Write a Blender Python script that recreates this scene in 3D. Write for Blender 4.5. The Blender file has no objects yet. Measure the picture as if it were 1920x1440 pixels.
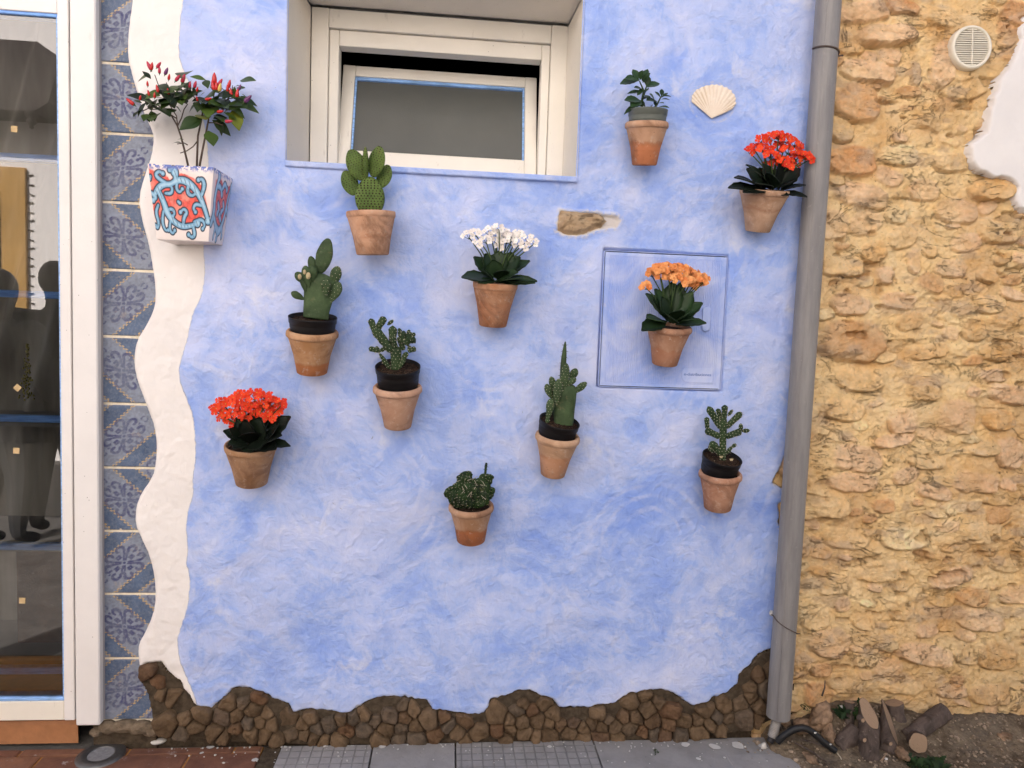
import bpy, math, random
import numpy as np
from mathutils import Vector, Matrix, noise as mnoise

# ------------------------------------------------------------------ camera, world, sun, exposure
scene = bpy.context.scene
FPX, W0, H0, DIST = 1290.0, 1920.0, 1440.0, 2.08
_ydep = Vector((-112.0, 93.0, FPX)).normalized()            # world +Y (into the wall) seen in camera axes (right, up, forward)
_zup = Vector((673.0, 19230.0, -FPX)).normalized()
_zup = (_zup - _ydep * _zup.dot(_ydep)).normalized()
_xr = _ydep.cross(_zup)
if _xr.x < 0: _xr = -_xr
def ray(px, py):
    d = Vector((px - W0 / 2, H0 / 2 - py, FPX))
    return Vector((d.dot(_xr), d.dot(_ydep), d.dot(_zup)))
_r = ray(900, 1391)
CAMH = -_r.z / _r.y * DIST
CAM = Vector((0.0, -DIST, CAMH))
def P(px, py, y=0.0):
    "point of the place at distance y behind the wall face"
    r = ray(px, py)
    t = (y - CAM.y) / r.y
    return CAM + r * t
def G(px, py, z=0.0):
    "point of the ground"
    r = ray(px, py)
    t = (z - CAM.z) / r.z
    return CAM + r * t
def MPP(y=0.0): return (DIST + y) / FPX * 0.995
cam_data = bpy.data.cameras.new("camera"); cam = bpy.data.objects.new("camera", cam_data)
scene.collection.objects.link(cam); scene.camera = cam
cam_data.sensor_fit = 'HORIZONTAL'; cam_data.sensor_width = 36.0
cam_data.lens = 36.0 * FPX / W0
cam_data.clip_start = 0.05; cam_data.clip_end = 200
R = Matrix(((_xr.x, _xr.y, _xr.z), (_ydep.x, _ydep.y, _ydep.z), (_zup.x, _zup.y, _zup.z)))   # camera(right,up,fwd) -> world
right, up, fwd = R @ Vector((1, 0, 0)), R @ Vector((0, 1, 0)), R @ Vector((0, 0, 1))
cam.matrix_world = Matrix(((right.x, up.x, -fwd.x, CAM.x), (right.y, up.y, -fwd.y, CAM.y), (right.z, up.z, -fwd.z, CAM.z), (0, 0, 0, 1)))

SUN_EL, SUN_AZ = math.radians(38), math.radians(-30)        # the sun stands behind the house: the street side lies in open shade, lit by the sky and the white house opposite
world = bpy.data.worlds.new("World"); scene.world = world; world.use_nodes = True
wn = world.node_tree; wn.nodes.clear()
sky = wn.nodes.new('ShaderNodeTexSky'); sky.sky_type = 'NISHITA'; sky.sun_disc = False
sky.sun_elevation = SUN_EL; sky.sun_rotation = SUN_AZ; sky.air_density = 1.0; sky.dust_density = 4.0; sky.ozone_density = 0.6
bg = wn.nodes.new('ShaderNodeBackground'); bg.inputs[1].default_value = 0.105
wo = wn.nodes.new('ShaderNodeOutputWorld')
wn.links.new(sky.outputs[0], bg.inputs[0]); wn.links.new(bg.outputs[0], wo.inputs[0])
sl = bpy.data.lights.new("sun", 'SUN'); sl.energy = 5.0; sl.angle = math.radians(0.5); sl.color = (1.0, 0.935, 0.90)
sun = bpy.data.objects.new("sun", sl); scene.collection.objects.link(sun)
_sd = Vector((math.sin(SUN_AZ) * math.cos(SUN_EL), math.cos(SUN_AZ) * math.cos(SUN_EL), math.sin(SUN_EL)))   # towards the sun
sun.rotation_mode = 'QUATERNION'; sun.rotation_quaternion = _sd.to_track_quat('Z', 'Y')
vs = scene.view_settings
scene.display_settings.display_device = 'sRGB'
vs.view_transform = 'Standard'; vs.look = 'None'; vs.gamma = 1.0; vs.use_curve_mapping = False
vs.exposure = 1.42
scene.cycles.use_denoising = True
scene.cycles.max_bounces = 8; scene.cycles.diffuse_bounces = 4; scene.cycles.glossy_bounces = 4
scene.cycles.sample_clamp_indirect = 6.0

# ------------------------------------------------------------------ object helpers
COL = scene.collection
WM = {}                                                     # world matrix of each thing
def tag(o, label=None, cat=None, group=None, kind=None):
    if label: o['label'] = label
    if cat: o['category'] = cat
    if group: o['group'] = group
    if kind: o['kind'] = kind
    return o
def thing(name, label, cat, loc, group=None, mat4=None):
    o = bpy.data.objects.new(name, None); COL.objects.link(o); o.empty_display_size = 0.03
    m = mat4 if mat4 is not None else Matrix.Translation(Vector(loc))
    o.matrix_basis = m; WM[o] = m
    return tag(o, label, cat, group)
def wm(o): return WM.get(o, Matrix.Identity(4))
def new_mesh(name, verts, faces, mats=None, smooth=True, colors=None, attrs=None, fmat=None):
    me = bpy.data.meshes.new(name)
    if isinstance(faces, np.ndarray):
        verts = np.asarray(verts, dtype=np.float32); n, k = faces.shape
        me.vertices.add(len(verts)); me.vertices.foreach_set('co', verts.ravel())
        me.loops.add(n * k); me.loops.foreach_set('vertex_index', faces.astype(np.int32).ravel())
        me.polygons.add(n); me.polygons.foreach_set('loop_start', np.arange(0, n * k, k, dtype=np.int32))
        me.polygons.foreach_set('loop_total', np.full(n, k, dtype=np.int32))
        me.update(calc_edges=True); me.validate()
    else:
        me.from_pydata([tuple(v) for v in verts], [], faces)
    if smooth: me.polygons.foreach_set('use_smooth', np.ones(len(me.polygons), dtype=bool))
    if colors is not None:
        a = me.color_attributes.new('Col', 'FLOAT_COLOR', 'POINT')
        c = np.ones((len(me.vertices), 4), dtype=np.float32); c[:, :3] = colors
        a.data.foreach_set('color', c.ravel())
    for k_, v_ in (attrs or {}).items():
        a = me.attributes.new(k_, 'FLOAT', 'POINT'); a.data.foreach_set('value', np.asarray(v_, dtype=np.float32).ravel())
    for m in (mats if isinstance(mats, (list, tuple)) else [mats] if mats else []): me.materials.append(m)
    if fmat is not None: me.polygons.foreach_set('material_index', np.asarray(fmat, dtype=np.int32))
    me.update()
    return me
def link(name, me, parent=None, M=None, kind=None):
    "M is a world matrix (vertices are in the space of M); without M the vertices are world points"
    o = bpy.data.objects.new(name, me); COL.objects.link(o)
    if parent is not None:
        o.parent = parent; base = wm(parent).inverted()
    else: base = Matrix.Identity(4)
    o.matrix_basis = base @ (M if M is not None else Matrix.Identity(4))
    WM[o] = M if M is not None else Matrix.Identity(4)
    if kind: o['kind'] = kind
    return o
def recentre(o):
    "move the origin of a world-space mesh to its own middle"
    me = o.data; n = len(me.vertices); co = np.empty(n * 3, dtype=np.float32); me.vertices.foreach_get('co', co)
    co = co.reshape(-1, 3); c = (co.min(0) + co.max(0)) / 2
    me.vertices.foreach_set('co', (co - c).ravel()); me.update()
    T = Matrix.Translation(Vector([float(v) for v in c]))
    o.matrix_basis = o.matrix_basis @ T; WM[o] = WM[o] @ T
    return o
def mesh(name, verts, faces, mat, parent=None, smooth=True, kind=None, **kw):
    o = link(name, new_mesh(name, verts, faces, mat, smooth, **kw), parent, None, kind)
    return recentre(o)

class Geo:
    def __init__(s): s.v = []; s.f = []
    def add(s, verts, faces):
        b = len(s.v); s.v += [Vector(v) for v in verts]; s.f += [tuple(i + b for i in f) for f in faces]; return s
    def box(s, lo, hi, bev=0.0, M=None):
        x0, y0, z0 = lo; x1, y1, z1 = hi; b = bev
        if b <= 0:
            vs_ = [(x, y, z) for x in (x0, x1) for y in (y0, y1) for z in (z0, z1)]
            fs = [(0, 1, 3, 2), (4, 6, 7, 5), (0, 4, 5, 1), (2, 3, 7, 6), (0, 2, 6, 4), (1, 5, 7, 3)]
        else:
            vs_ = []; idx = {}
            for i, x in enumerate((x0, x1)):
                for j, y in enumerate((y0, y1)):
                    for k, z in enumerate((z0, z1)):
                        sx, sy, sz = (1, -1)[i], (1, -1)[j], (1, -1)[k]
                        idx[i, j, k, 0] = len(vs_); vs_.append((x, y + sy * b, z + sz * b))
                        idx[i, j, k, 1] = len(vs_); vs_.append((x + sx * b, y, z + sz * b))
                        idx[i, j, k, 2] = len(vs_); vs_.append((x + sx * b, y + sy * b, z))
            fs = []
            def q(a): fs.append(tuple(a))
            for i in (0, 1): q([idx[i, 0, 0, 0], idx[i, 1, 0, 0], idx[i, 1, 1, 0], idx[i, 0, 1, 0]])
            for j in (0, 1): q([idx[0, j, 0, 1], idx[1, j, 0, 1], idx[1, j, 1, 1], idx[0, j, 1, 1]])
            for k in (0, 1): q([idx[0, 0, k, 2], idx[1, 0, k, 2], idx[1, 1, k, 2], idx[0, 1, k, 2]])
            for i in (0, 1):
                for j in (0, 1): q([idx[i, j, 0, 0], idx[i, j, 1, 0], idx[i, j, 1, 1], idx[i, j, 0, 1]])
                for k in (0, 1): q([idx[i, 0, k, 0], idx[i, 1, k, 0], idx[i, 1, k, 2], idx[i, 0, k, 2]])
            for j in (0, 1):
                for k in (0, 1): q([idx[0, j, k, 1], idx[1, j, k, 1], idx[1, j, k, 2], idx[0, j, k, 2]])
            for i in (0, 1):
                for j in (0, 1):
                    for k in (0, 1): q([idx[i, j, k, 0], idx[i, j, k, 1], idx[i, j, k, 2]])
        if M is not None: vs_ = [M @ Vector(v) for v in vs_]
        return s.add(vs_, fs)
    def tube(s, pts, rad, seg=8, caps=True, flat=None):
        pts = [Vector(p) for p in pts]; n = len(pts)
        if not hasattr(rad, '__len__'): rad = [rad] * n
        ref = None; vs_ = []; fs = []
        for i, p in enumerate(pts):
            t = (pts[min(i + 1, n - 1)] - pts[max(i - 1, 0)]).normalized()
            if ref is None: ref = Vector((0, -1, 0)) if abs(t.y) < 0.9 else Vector((1, 0, 0))
            nn = (ref - t * ref.dot(t)).normalized(); bb = t.cross(nn); ref = nn
            for k in range(seg):
                a = 2 * math.pi * k / seg
                fl = flat if flat else 1.0
                vs_.append(p + (nn * math.cos(a) * fl + bb * math.sin(a)) * rad[i])
        for i in range(n - 1):
            for k in range(seg):
                k2 = (k + 1) % seg
                fs.append((i * seg + k, i * seg + k2, (i + 1) * seg + k2, (i + 1) * seg + k))
        if caps:
            fs.append(tuple(range(seg))[::-1]); fs.append(tuple((n - 1) * seg + k for k in range(seg)))
        return s.add(vs_, fs)
    def lathe(s, prof, seg=32, M=None, wob=0.0, seed=0):
        vs_ = []; fs = []; rn = random.Random(seed); ph = rn.random() * 6
        for r, z in prof:
            for k in range(seg):
                a = 2 * math.pi * k / seg
                rr = r * (1 + wob * math.sin(2 * a + ph) + wob * 0.6 * math.sin(3 * a + z * 20 + ph))
                vs_.append(Vector((rr * math.cos(a), rr * math.sin(a), z)))
        for i in range(len(prof) - 1):
            for k in range(seg):
                k2 = (k + 1) % seg
                fs.append((i * seg + k, i * seg + k2, (i + 1) * seg + k2, (i + 1) * seg + k))
        if M is not None: vs_ = [M @ v for v in vs_]
        return s.add(vs_, fs)
    def ball(s, c, r, seg=6, rings=4, M=None):
        c = Vector(c); rr = Vector(r) if hasattr(r, '__len__') else Vector((r, r, r)); vs_ = []; fs = []
        for i in range(rings + 1):
            th = math.pi * i / rings
            for k in range(seg):
                a = 2 * math.pi * k / seg
                v = Vector((math.sin(th) * math.cos(a) * rr.x, math.sin(th) * math.sin(a) * rr.y, math.cos(th) * rr.z))
                if M is not None: v = M @ v
                vs_.append(c + v)
        for i in range(rings):
            for k in range(seg):
                k2 = (k + 1) % seg
                fs.append((i * seg + k, (i + 1) * seg + k, (i + 1) * seg + k2, i * seg + k2))
        return s.add(vs_, fs)
    def obj(s, name, mat, parent=None, smooth=True, kind=None, **kw):
        return mesh(name, s.v, s.f, mat, parent, smooth, kind, **kw)
    def mesh(s, name, mat, smooth=True): return new_mesh(name, s.v, s.f, mat, smooth)

def frame(p, zdir, ref=(0, -1, 0)):
    "matrix with local z along zdir, local y as near ref as it can be"
    z = Vector(zdir).normalized(); ref = Vector(ref)
    y = ref - z * ref.dot(z)
    if y.length < 1e-4: y = Vector((1, 0, 0)) - z * z.x
    y.normalize(); x = y.cross(z)
    return Matrix(((x.x, y.x, z.x, p[0]), (x.y, y.y, z.y, p[1]), (x.z, y.z, z.z, p[2]), (0, 0, 0, 1)))

# ------------------------------------------------------------------ numpy noise and distances
def _hash(ix, iy, seed):
    h = (ix.astype(np.int64) * 374761393 + iy.astype(np.int64) * 668265263 + seed * 974634777) & 0xffffffff
    h = ((h ^ (h >> 13)) * 1274126177) & 0xffffffff
    h = ((h ^ (h >> 16)) * 2246822519) & 0xffffffff
    return ((h ^ (h >> 15)) & 0xffffff) / float(0xffffff)
def vnoise(x, y, seed=0):
    ix = np.floor(x); iy = np.floor(y); fx = x - ix; fy = y - iy
    fx = fx * fx * fx * (fx * (fx * 6 - 15) + 10); fy = fy * fy * fy * (fy * (fy * 6 - 15) + 10)
    a = _hash(ix, iy, seed); b = _hash(ix + 1, iy, seed); c = _hash(ix, iy + 1, seed); d = _hash(ix + 1, iy + 1, seed)
    return (a * (1 - fx) + b * fx) * (1 - fy) + (c * (1 - fx) + d * fx) * fy
def fbm(x, y, octv=4, seed=0, gain=0.5):
    s = 0; a = 1; t = 0
    for i in range(octv):
        s = s + a * vnoise(x * 2 ** i + 17.3 * i, y * 2 ** i - 9.1 * i, seed + i * 7); t += a; a *= gain
    return s / t * 2 - 1
def sstep(a, b, x):
    t = np.clip((x - a) / (b - a), 0, 1); return t * t * (3 - 2 * t)
def poly_sdf(x, z, poly):
    "signed distance to a closed polygon, negative inside"
    poly = np.asarray(poly, dtype=np.float64); d = np.full(x.shape, 1e9); inside = np.zeros(x.shape, dtype=bool)
    n = len(poly)
    for i in range(n):
        ax, az = poly[i]; bx, bz = poly[(i + 1) % n]
        ex, ez = bx - ax, bz - az; wx, wz = x - ax, z - az
        t = np.clip((wx * ex + wz * ez) / (ex * ex + ez * ez + 1e-12), 0, 1)
        d = np.minimum(d, (wx - ex * t) ** 2 + (wz - ez * t) ** 2)
        c = (az > z) != (bz > z)
        with np.errstate(divide='ignore', invalid='ignore'):
            xi = ax + (z - az) * ex / (ez if abs(ez) > 1e-12 else 1e-12)
        inside ^= c & (x < xi)
    d = np.sqrt(d); return np.where(inside, -d, d)
def px_poly(pts, y=0.0):
    return [(P(a, b, y).x, P(a, b, y).z) for a, b in pts]
def smooth_poly(pts, it=1):
    for _ in range(it):
        q = []
        for i in range(len(pts) - 1):
            a, b = pts[i], pts[i + 1]
            q.append((a[0] * .75 + b[0] * .25, a[1] * .75 + b[1] * .25)); q.append((a[0] * .25 + b[0] * .75, a[1] * .25 + b[1] * .75))
        pts = [pts[0]] + q + [pts[-1]]
    return pts
def grid(x0, x1, z0, z1, step):
    nx = int(round((x1 - x0) / step)) + 1; nz = int(round((z1 - z0) / step)) + 1
    X, Z = np.meshgrid(np.linspace(x0, x1, nx), np.linspace(z0, z1, nz))
    return X, Z
def grid_faces(nz, nx, keep=None):
    i = np.arange(nz * nx).reshape(nz, nx)
    f = np.stack([i[:-1, :-1], i[:-1, 1:], i[1:, 1:], i[1:, :-1]], -1)
    if keep is not None: f = f[keep]
    return f.reshape(-1, 4)
def compact(verts, faces, *arrs):
    used = np.unique(faces); remap = np.full(len(verts), -1, dtype=np.int64); remap[used] = np.arange(len(used))
    return (verts[used], remap[faces]) + tuple(a[used] for a in arrs)

# ------------------------------------------------------------------ material helpers
class NT:
    def __init__(s, name, rough=0.8, spec=0.3):
        s.m = bpy.data.materials.new(name); s.m.use_nodes = True; s.t = s.m.node_tree; s.t.nodes.clear()
        s.o = s.n('ShaderNodeOutputMaterial'); s.b = s.n('ShaderNodeBsdfPrincipled')
        s.t.links.new(s.b.outputs[0], s.o.inputs[0])
        s.b.inputs['Roughness'].default_value = rough; s.b.inputs['Specular IOR Level'].default_value = spec
        s._tc = None
    def n(s, t, **kw):
        x = s.t.nodes.new(t)
        for k, v in kw.items(): setattr(x, k, v)
        return x
    def put(s, sock, v):
        if isinstance(v, bpy.types.NodeSocket): s.t.links.new(v, sock)
        elif hasattr(v, '__len__') and len(v) == 3 and sock.type == 'RGBA': sock.default_value = (*v, 1)
        else: sock.default_value = v
    @property
    def co(s):
        if s._tc is None: s._tc = s.n('ShaderNodeNewGeometry').outputs['Position']
        return s._tc
    def obj(s): return s.n('ShaderNodeTexCoord').outputs['Object']
    def noise(s, scale=5, detail=4, rough=0.55, dist=0.0, co=None, col=False, lac=2.0):
        x = s.n('ShaderNodeTexNoise'); s.put(x.inputs['Vector'], co if co is not None else s.co)
        x.inputs['Scale'].default_value = scale; x.inputs['Detail'].default_value = detail
        x.inputs['Roughness'].default_value = rough; x.inputs['Distortion'].default_value = dist; x.inputs['Lacunarity'].default_value = lac
        return x.outputs['Color' if col else 'Fac']
    def voro(s, scale=5, feature='F1', co=None, rnd=1.0, out='Distance'):
        x = s.n('ShaderNodeTexVoronoi', feature=feature); s.put(x.inputs['Vector'], co if co is not None else s.co)
        x.inputs['Scale'].default_value = scale; x.inputs['Randomness'].default_value = rnd
        return x.outputs[out]
    def map(s, co=None, scale=(1, 1, 1), rot=(0, 0, 0), loc=(0, 0, 0)):
        x = s.n('ShaderNodeMapping'); s.put(x.inputs[0], co if co is not None else s.co)
        x.inputs['Scale'].default_value = scale; x.inputs['Rotation'].default_value = rot; x.inputs['Location'].default_value = loc
        return x.outputs[0]
    def mr(s, v, a, b, c=0.0, d=1.0, smooth=False):
        x = s.n('ShaderNodeMapRange'); x.clamp = True
        if smooth: x.interpolation_type = 'SMOOTHSTEP'
        s.put(x.inputs[0], v)
        for i, k in enumerate((a, b, c, d)): x.inputs[i + 1].default_value = k
        return x.outputs[0]
    def math(s, op, a, b=0.0, c=0.0):
        x = s.n('ShaderNodeMath', operation=op); s.put(x.inputs[0], a); s.put(x.inputs[1], b); s.put(x.inputs[2], c); return x.outputs[0]
    def vmath(s, op, a, b=(0, 0, 0)):
        x = s.n('ShaderNodeVectorMath', operation=op); s.put(x.inputs[0], a)
        if isinstance(b, (int, float)): x.inputs['Scale'].default_value = b
        else: s.put(x.inputs[1], b)
        return x.outputs[0]
    def mix(s, f, a, b, mode='MIX'):
        x = s.n('ShaderNodeMix', data_type='RGBA', blend_type=mode); x.clamp_factor = True
        s.put(x.inputs[0], f); s.put(x.inputs[6], a); s.put(x.inputs[7], b); return x.outputs[2]
    def attr(s, name, kind='GEOMETRY', out='Fac'):
        x = s.n('ShaderNodeAttribute'); x.attribute_type = kind; x.attribute_name = name; return x.outputs[out]
    def rnd(s): return s.n('ShaderNodeObjectInfo').outputs['Random']
    def ocol(s): return s.n('ShaderNodeObjectInfo').outputs['Color']
    def sep(s, v):
        x = s.n('ShaderNodeSeparateXYZ'); s.put(x.inputs[0], v); return x.outputs
    def base(s, c): s.put(s.b.inputs['Base Color'], c); return s
    def rough(s, v): s.put(s.b.inputs['Roughness'], v); return s
    def bump(s, h, dist=0.002, strength=1.0):
        x = s.n('ShaderNodeBump'); x.inputs['Distance'].default_value = dist; x.inputs['Strength'].default_value = strength
        s.put(x.inputs['Height'], h); s.t.links.new(x.outputs[0], s.b.inputs['Normal']); return s
def lin(r, g, b):
    f = lambda c: (c / 255) / 12.92 if c <= 10 else ((c / 255 + 0.055) / 1.055) ** 2.4
    return (f(r), f(g), f(b))
def simple(name, col, rough=0.7, spec=0.3, var=0.25, scale=30, bump=0.0, bscale=200, metal=0.0):
    t = NT(name, rough, spec); n = t.noise(scale, 4, 0.6)
    c1 = tuple(c * (1 - var) for c in col); c2 = tuple(min(1, c * (1 + var)) for c in col)
    t.base(t.mix(t.mr(n, 0.3, 0.7), c1, c2)); t.b.inputs['Metallic'].default_value = metal
    if bump: t.bump(t.noise(bscale, 4, 0.6), bump)
    return t.m
# ------------------------------------------------------------------ materials of the walls
def mat_plaster():
    t = NT('painted_plaster', 0.85, 0.15); co = t.co
    warp = t.vmath('ADD', co, t.vmath('SCALE', t.vmath('SUBTRACT', t.noise(1.9, 2, 0.5, co=co, col=True), (0.5, 0.5, 0.5)), 0.75))
    warp2 = t.vmath('ADD', co, t.vmath('SCALE', t.vmath('SUBTRACT', t.noise(6.0, 3, 0.55, co=co, col=True), (0.5, 0.5, 0.5)), 0.13))
    big = t.noise(2.3, 5, 0.6, 0.4, co=warp)
    swirl = t.noise(6.0, 5, 0.56, 0.5, co=warp2)
    fine = t.noise(38, 5, 0.65, 0.3, co=warp)
    streak = t.noise(9, 5, 0.6, 0.0, co=t.map(warp2, scale=(0.9, 1, 2.0), rot=(0, 0.9, 0)))
    v = t.math('ADD', t.math('MULTIPLY', big, 0.42), t.math('MULTIPLY', swirl, 0.30))
    v = t.math('ADD', v, t.math('MULTIPLY', streak, 0.17)); v = t.math('ADD', v, t.math('MULTIPLY', fine, 0.11))
    deep, mid, pale = (0.225, 0.345, 0.76), (0.360, 0.470, 0.80), (0.630, 0.655, 0.83)
    c = t.mix(t.mr(v, 0.40, 0.50), deep, mid); c = t.mix(t.mr(v, 0.48, 0.66), c, pale)
    ring = t.math('SINE', t.math('MULTIPLY', t.voro(2.6, co=t.vmath('ADD', co, t.vmath('SCALE', t.noise(5, 3, 0.5, co=co, col=True), 0.10))), 62.0))
    rm = t.mr(t.noise(3.4, 3, 0.5, co=t.map(co, loc=(5, 5, 5))), 0.44, 0.60)
    arcs = t.math('MULTIPLY', t.mr(ring, 0.1, 1.0), t.math('MULTIPLY', rm, t.mr(t.noise(17, 4, 0.65, co=warp2), 0.35, 0.65)))
    c = t.mix(t.math('MULTIPLY', arcs, 0.34), c, (0.72, 0.73, 0.82))
    # drifting patches of almost pure blue and of bare white
    pb = t.mr(t.noise(4.2, 4, 0.6, 0.5, co=warp2), 0.60, 0.72); c = t.mix(t.math('MULTIPLY', pb, 0.60), c, (0.19, 0.31, 0.74))
    pw = t.mr(t.noise(5.5, 5, 0.62, 0.4, co=t.map(warp2, loc=(3.1, 7.7, 1.2))), 0.60, 0.70); c = t.mix(t.math('MULTIPLY', pw, 0.55), c, (0.68, 0.69, 0.78))
    greyer = t.mr(t.noise(3.0, 4, 0.6, 0.6, co=t.map(co, loc=(9, 2, 5))), 0.50, 0.72); c = t.mix(t.math('MULTIPLY', greyer, 0.30), c, (0.42, 0.45, 0.60))
    lift = t.mr(t.attr('edge'), 0.0, 0.012); fl = t.mr(t.noise(70, 4, 0.7), 0.45, 0.6)
    chip = t.math('MULTIPLY', t.math('SUBTRACT', 1.0, lift), fl)
    wn_ = t.noise(6, 5, 0.6); white = t.mix(t.mr(wn_, 0.35, 0.7), (0.80, 0.765, 0.735), (0.74, 0.71, 0.69))
    dirt = t.mr(t.noise(2.2, 5, 0.65), 0.55, 0.8); white = t.mix(t.math('MULTIPLY', dirt, 0.35), white, (0.60, 0.57, 0.54))
    brush = t.mr(t.math('ADD', t.attr('blue'), t.math('MULTIPLY', t.math('SUBTRACT', t.noise(55, 5, 0.7), 0.5), 0.010)), -0.0008, 0.0016)
    c = t.mix(chip, c, (0.66, 0.62, 0.58))
    c = t.mix(brush, white, c)
    c = t.mix(t.attr('bare'), c, (0.60, 0.54, 0.46))
    spots = t.mr(t.voro(34, co=warp), 0.035, 0.06); sel = t.mr(t.noise(5, 2), 0.52, 0.56)
    c = t.mix(t.math('MULTIPLY', t.math('SUBTRACT', 1.0, spots), sel), c, t.mix(0.5, c, (0.22, 0.2, 0.22)))
    t.base(c)
    h = t.math('ADD', t.math('MULTIPLY', t.noise(90, 6, 0.62), 0.5), t.math('MULTIPLY', t.noise(24, 5, 0.6, 1.0, co=warp2), 1.1))
    h = t.math('ADD', h, t.math('MULTIPLY', t.mr(streak, 0.35, 0.65), 0.35))
    h = t.math('ADD', h, t.math('MULTIPLY', t.mr(t.voro(140), 0.0, 0.25), 0.12))
    t.bump(t.math('MULTIPLY', h, t.math('ADD', t.math('MULTIPLY', brush, 0.72), 0.28)), 0.0050, 0.85)
    return t.m
def mat_rubble():
    t = NT('sandy_rubble', 0.92, 0.12); co = t.co
    base = t.attr('Col', out='Color')
    n1 = t.noise(14, 6, 0.68, 0.6); n2 = t.noise(60, 6, 0.7); n3 = t.noise(5, 5, 0.6, 1.0)
    c = t.mix(t.mr(n1, 0.35, 0.68), t.mix(1.0, base, (1.0, 0.96, 0.92), 'MULTIPLY'), t.mix(0.30, base, (0.88, 0.74, 0.52)))
    c = t.mix(t.math('MULTIPLY', t.mr(n3, 0.55, 0.7), 0.40), c, (0.46, 0.26, 0.115))
    c = t.mix(t.math('MULTIPLY', t.mr(n2, 0.62, 0.75), 0.6), c, (0.62, 0.52, 0.42))
    c = t.mix(t.math('MULTIPLY', t.mr(t.noise(9, 6, 0.75, 0.4, co=t.map(loc=(4, 4, 4))), 0.60, 0.70), 0.35), c, (0.24, 0.21, 0.18))
    pits = t.mr(t.voro(95, co=t.vmath('ADD', co, t.vmath('SCALE', t.noise(40, 3, col=True), 0.03))), 0.05, 0.16)
    ps = t.mr(t.noise(11, 3, 0.6), 0.45, 0.55)
    pit = t.math('MULTIPLY', t.math('SUBTRACT', 1.0, pits), ps)
    c = t.mix(t.math('MULTIPLY', pit, 0.75), c, (0.13, 0.08, 0.045))
    lines = t.math('ABSOLUTE', t.math('SUBTRACT', t.noise(7, 7, 0.68, 1.2, co=t.map(scale=(0.6, 1, 1.3), loc=(2, 2, 2))), 0.5))
    ck = t.math('MULTIPLY', t.math('SUBTRACT', 1.0, t.mr(lines, 0.002, 0.010)), t.mr(t.noise(6, 3, 0.6), 0.48, 0.56))
    c = t.mix(t.math('MULTIPLY', ck, 0.30), c, (0.11, 0.065, 0.035))
    t.base(c)
    ridg = t.math('ABSOLUTE', t.math('SUBTRACT', t.noise(19, 7, 0.66, 0.8, co=t.map(scale=(0.7, 1, 1.5))), 0.5))
    h = t.math('ADD', t.math('MULTIPLY', ridg, 1.6), t.math('MULTIPLY', t.noise(120, 6, 0.7), 0.55))
    h = t.math('SUBTRACT', h, t.math('MULTIPLY', pit, 0.8)); h = t.math('SUBTRACT', h, t.math('MULTIPLY', ck, 1.2))
    t.bump(h, 0.0085, 1.0)
    return t.m
M_PLASTER = mat_plaster(); M_RUBBLE = mat_rubble()

Z_TOP = P(960, 0).z + 0.35
# ------------------------------------------------------------------ blue plaster wall
tile_edge = [(252, -140), (250, -60), (245, 0), (236, 60), (235, 105), (247, 150), (264, 205), (280, 240), (285, 255), (281, 290), (268, 325), (256, 370), (262, 410),
             (272, 445), (280, 480), (286, 520), (289, 560), (284, 585), (268, 615), (253, 638), (248, 670), (250, 700), (262, 735), (275, 770), (286, 800),
             (291, 835), (289, 870), (283, 895), (262, 925), (252, 950), (250, 985), (262, 1010), (278, 1045), (286, 1080), (289, 1120), (284, 1155), (268, 1190),
             (256, 1210), (256, 1235), (262, 1262)]
rock_top = [(262, 1260), (275, 1246), (300, 1243), (313, 1262), (335, 1278), (350, 1302), (368, 1326), (395, 1330), (420, 1312), (435, 1293), (460, 1290), (490, 1300),
            (515, 1312), (540, 1320), (548, 1338), (575, 1334), (600, 1331), (640, 1338), (660, 1336), (680, 1322), (705, 1310), (740, 1307), (770, 1310), (798, 1314),
            (810, 1329), (840, 1336), (880, 1342), (908, 1338), (922, 1312), (945, 1306), (965, 1297), (990, 1295), (1015, 1304), (1035, 1312), (1048, 1329),
            (1080, 1329), (1110, 1326), (1150, 1321), (1165, 1311), (1185, 1300), (1215, 1295), (1240, 1292), (1262, 1300), (1280, 1314), (1300, 1326), (1330, 1319),
            (1340, 1307), (1365, 1300), (1385, 1282), (1388, 1264), (1405, 1250), (1425, 1227), (1450, 1217)]
right_edge = [(1465, 1200), (1478, 1100), (1480, 1000), (1465, 990), (1462, 945), (1472, 932), (1470, 920), (1452, 907), (1455, 890), (1470, 865), (1478, 842), (1495, 835),
              (1487, 822), (1493, 800), (1500, 760), (1508, 700), (1520, 688), (1530, 668), (1534, 645), (1532, 615), (1535, 590), (1532, 575), (1525, 560), (1518, 500),
              (1515, 470), (1507, 440), (1509, 412), (1520, 390), (1530, 300), (1540, 120), (1548, 0), (1556, -140)]
blue_edge = [(352, -140), (350, -60), (345, 0), (338, 40), (335, 90), (338, 115), (348, 140), (365, 175), (383, 220), (391, 270), (391, 330), (384, 400), (381, 462), (385, 500),
             (383, 530), (377, 560), (361, 590), (357, 620), (348, 650), (337, 690), (340, 720), (355, 755), (366, 790), (368, 840), (365, 880), (362, 905), (364, 925),
             (355, 950), (351, 980), (350, 1000), (355, 1030), (349, 1050), (356, 1075), (357, 1095), (352, 1140), (338, 1180), (332, 1200), (336, 1235), (348, 1270),
             (362, 1300), (370, 1330), (372, 1380)]
wall_poly = px_poly(smooth_poly(tile_edge, 1) + rock_top + right_edge)
blue_poly = px_poly(smooth_poly(blue_edge, 2) + [(1700, 1480), (1700, -160)])
PW0 = P(541, 305); PW1 = P(1084, 331)
WX0, WX1, WZ0 = P(541, 150).x - 0.004, P(1089, 150).x, P(812, 318).z
WZ1 = P(820, -34).z
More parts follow.
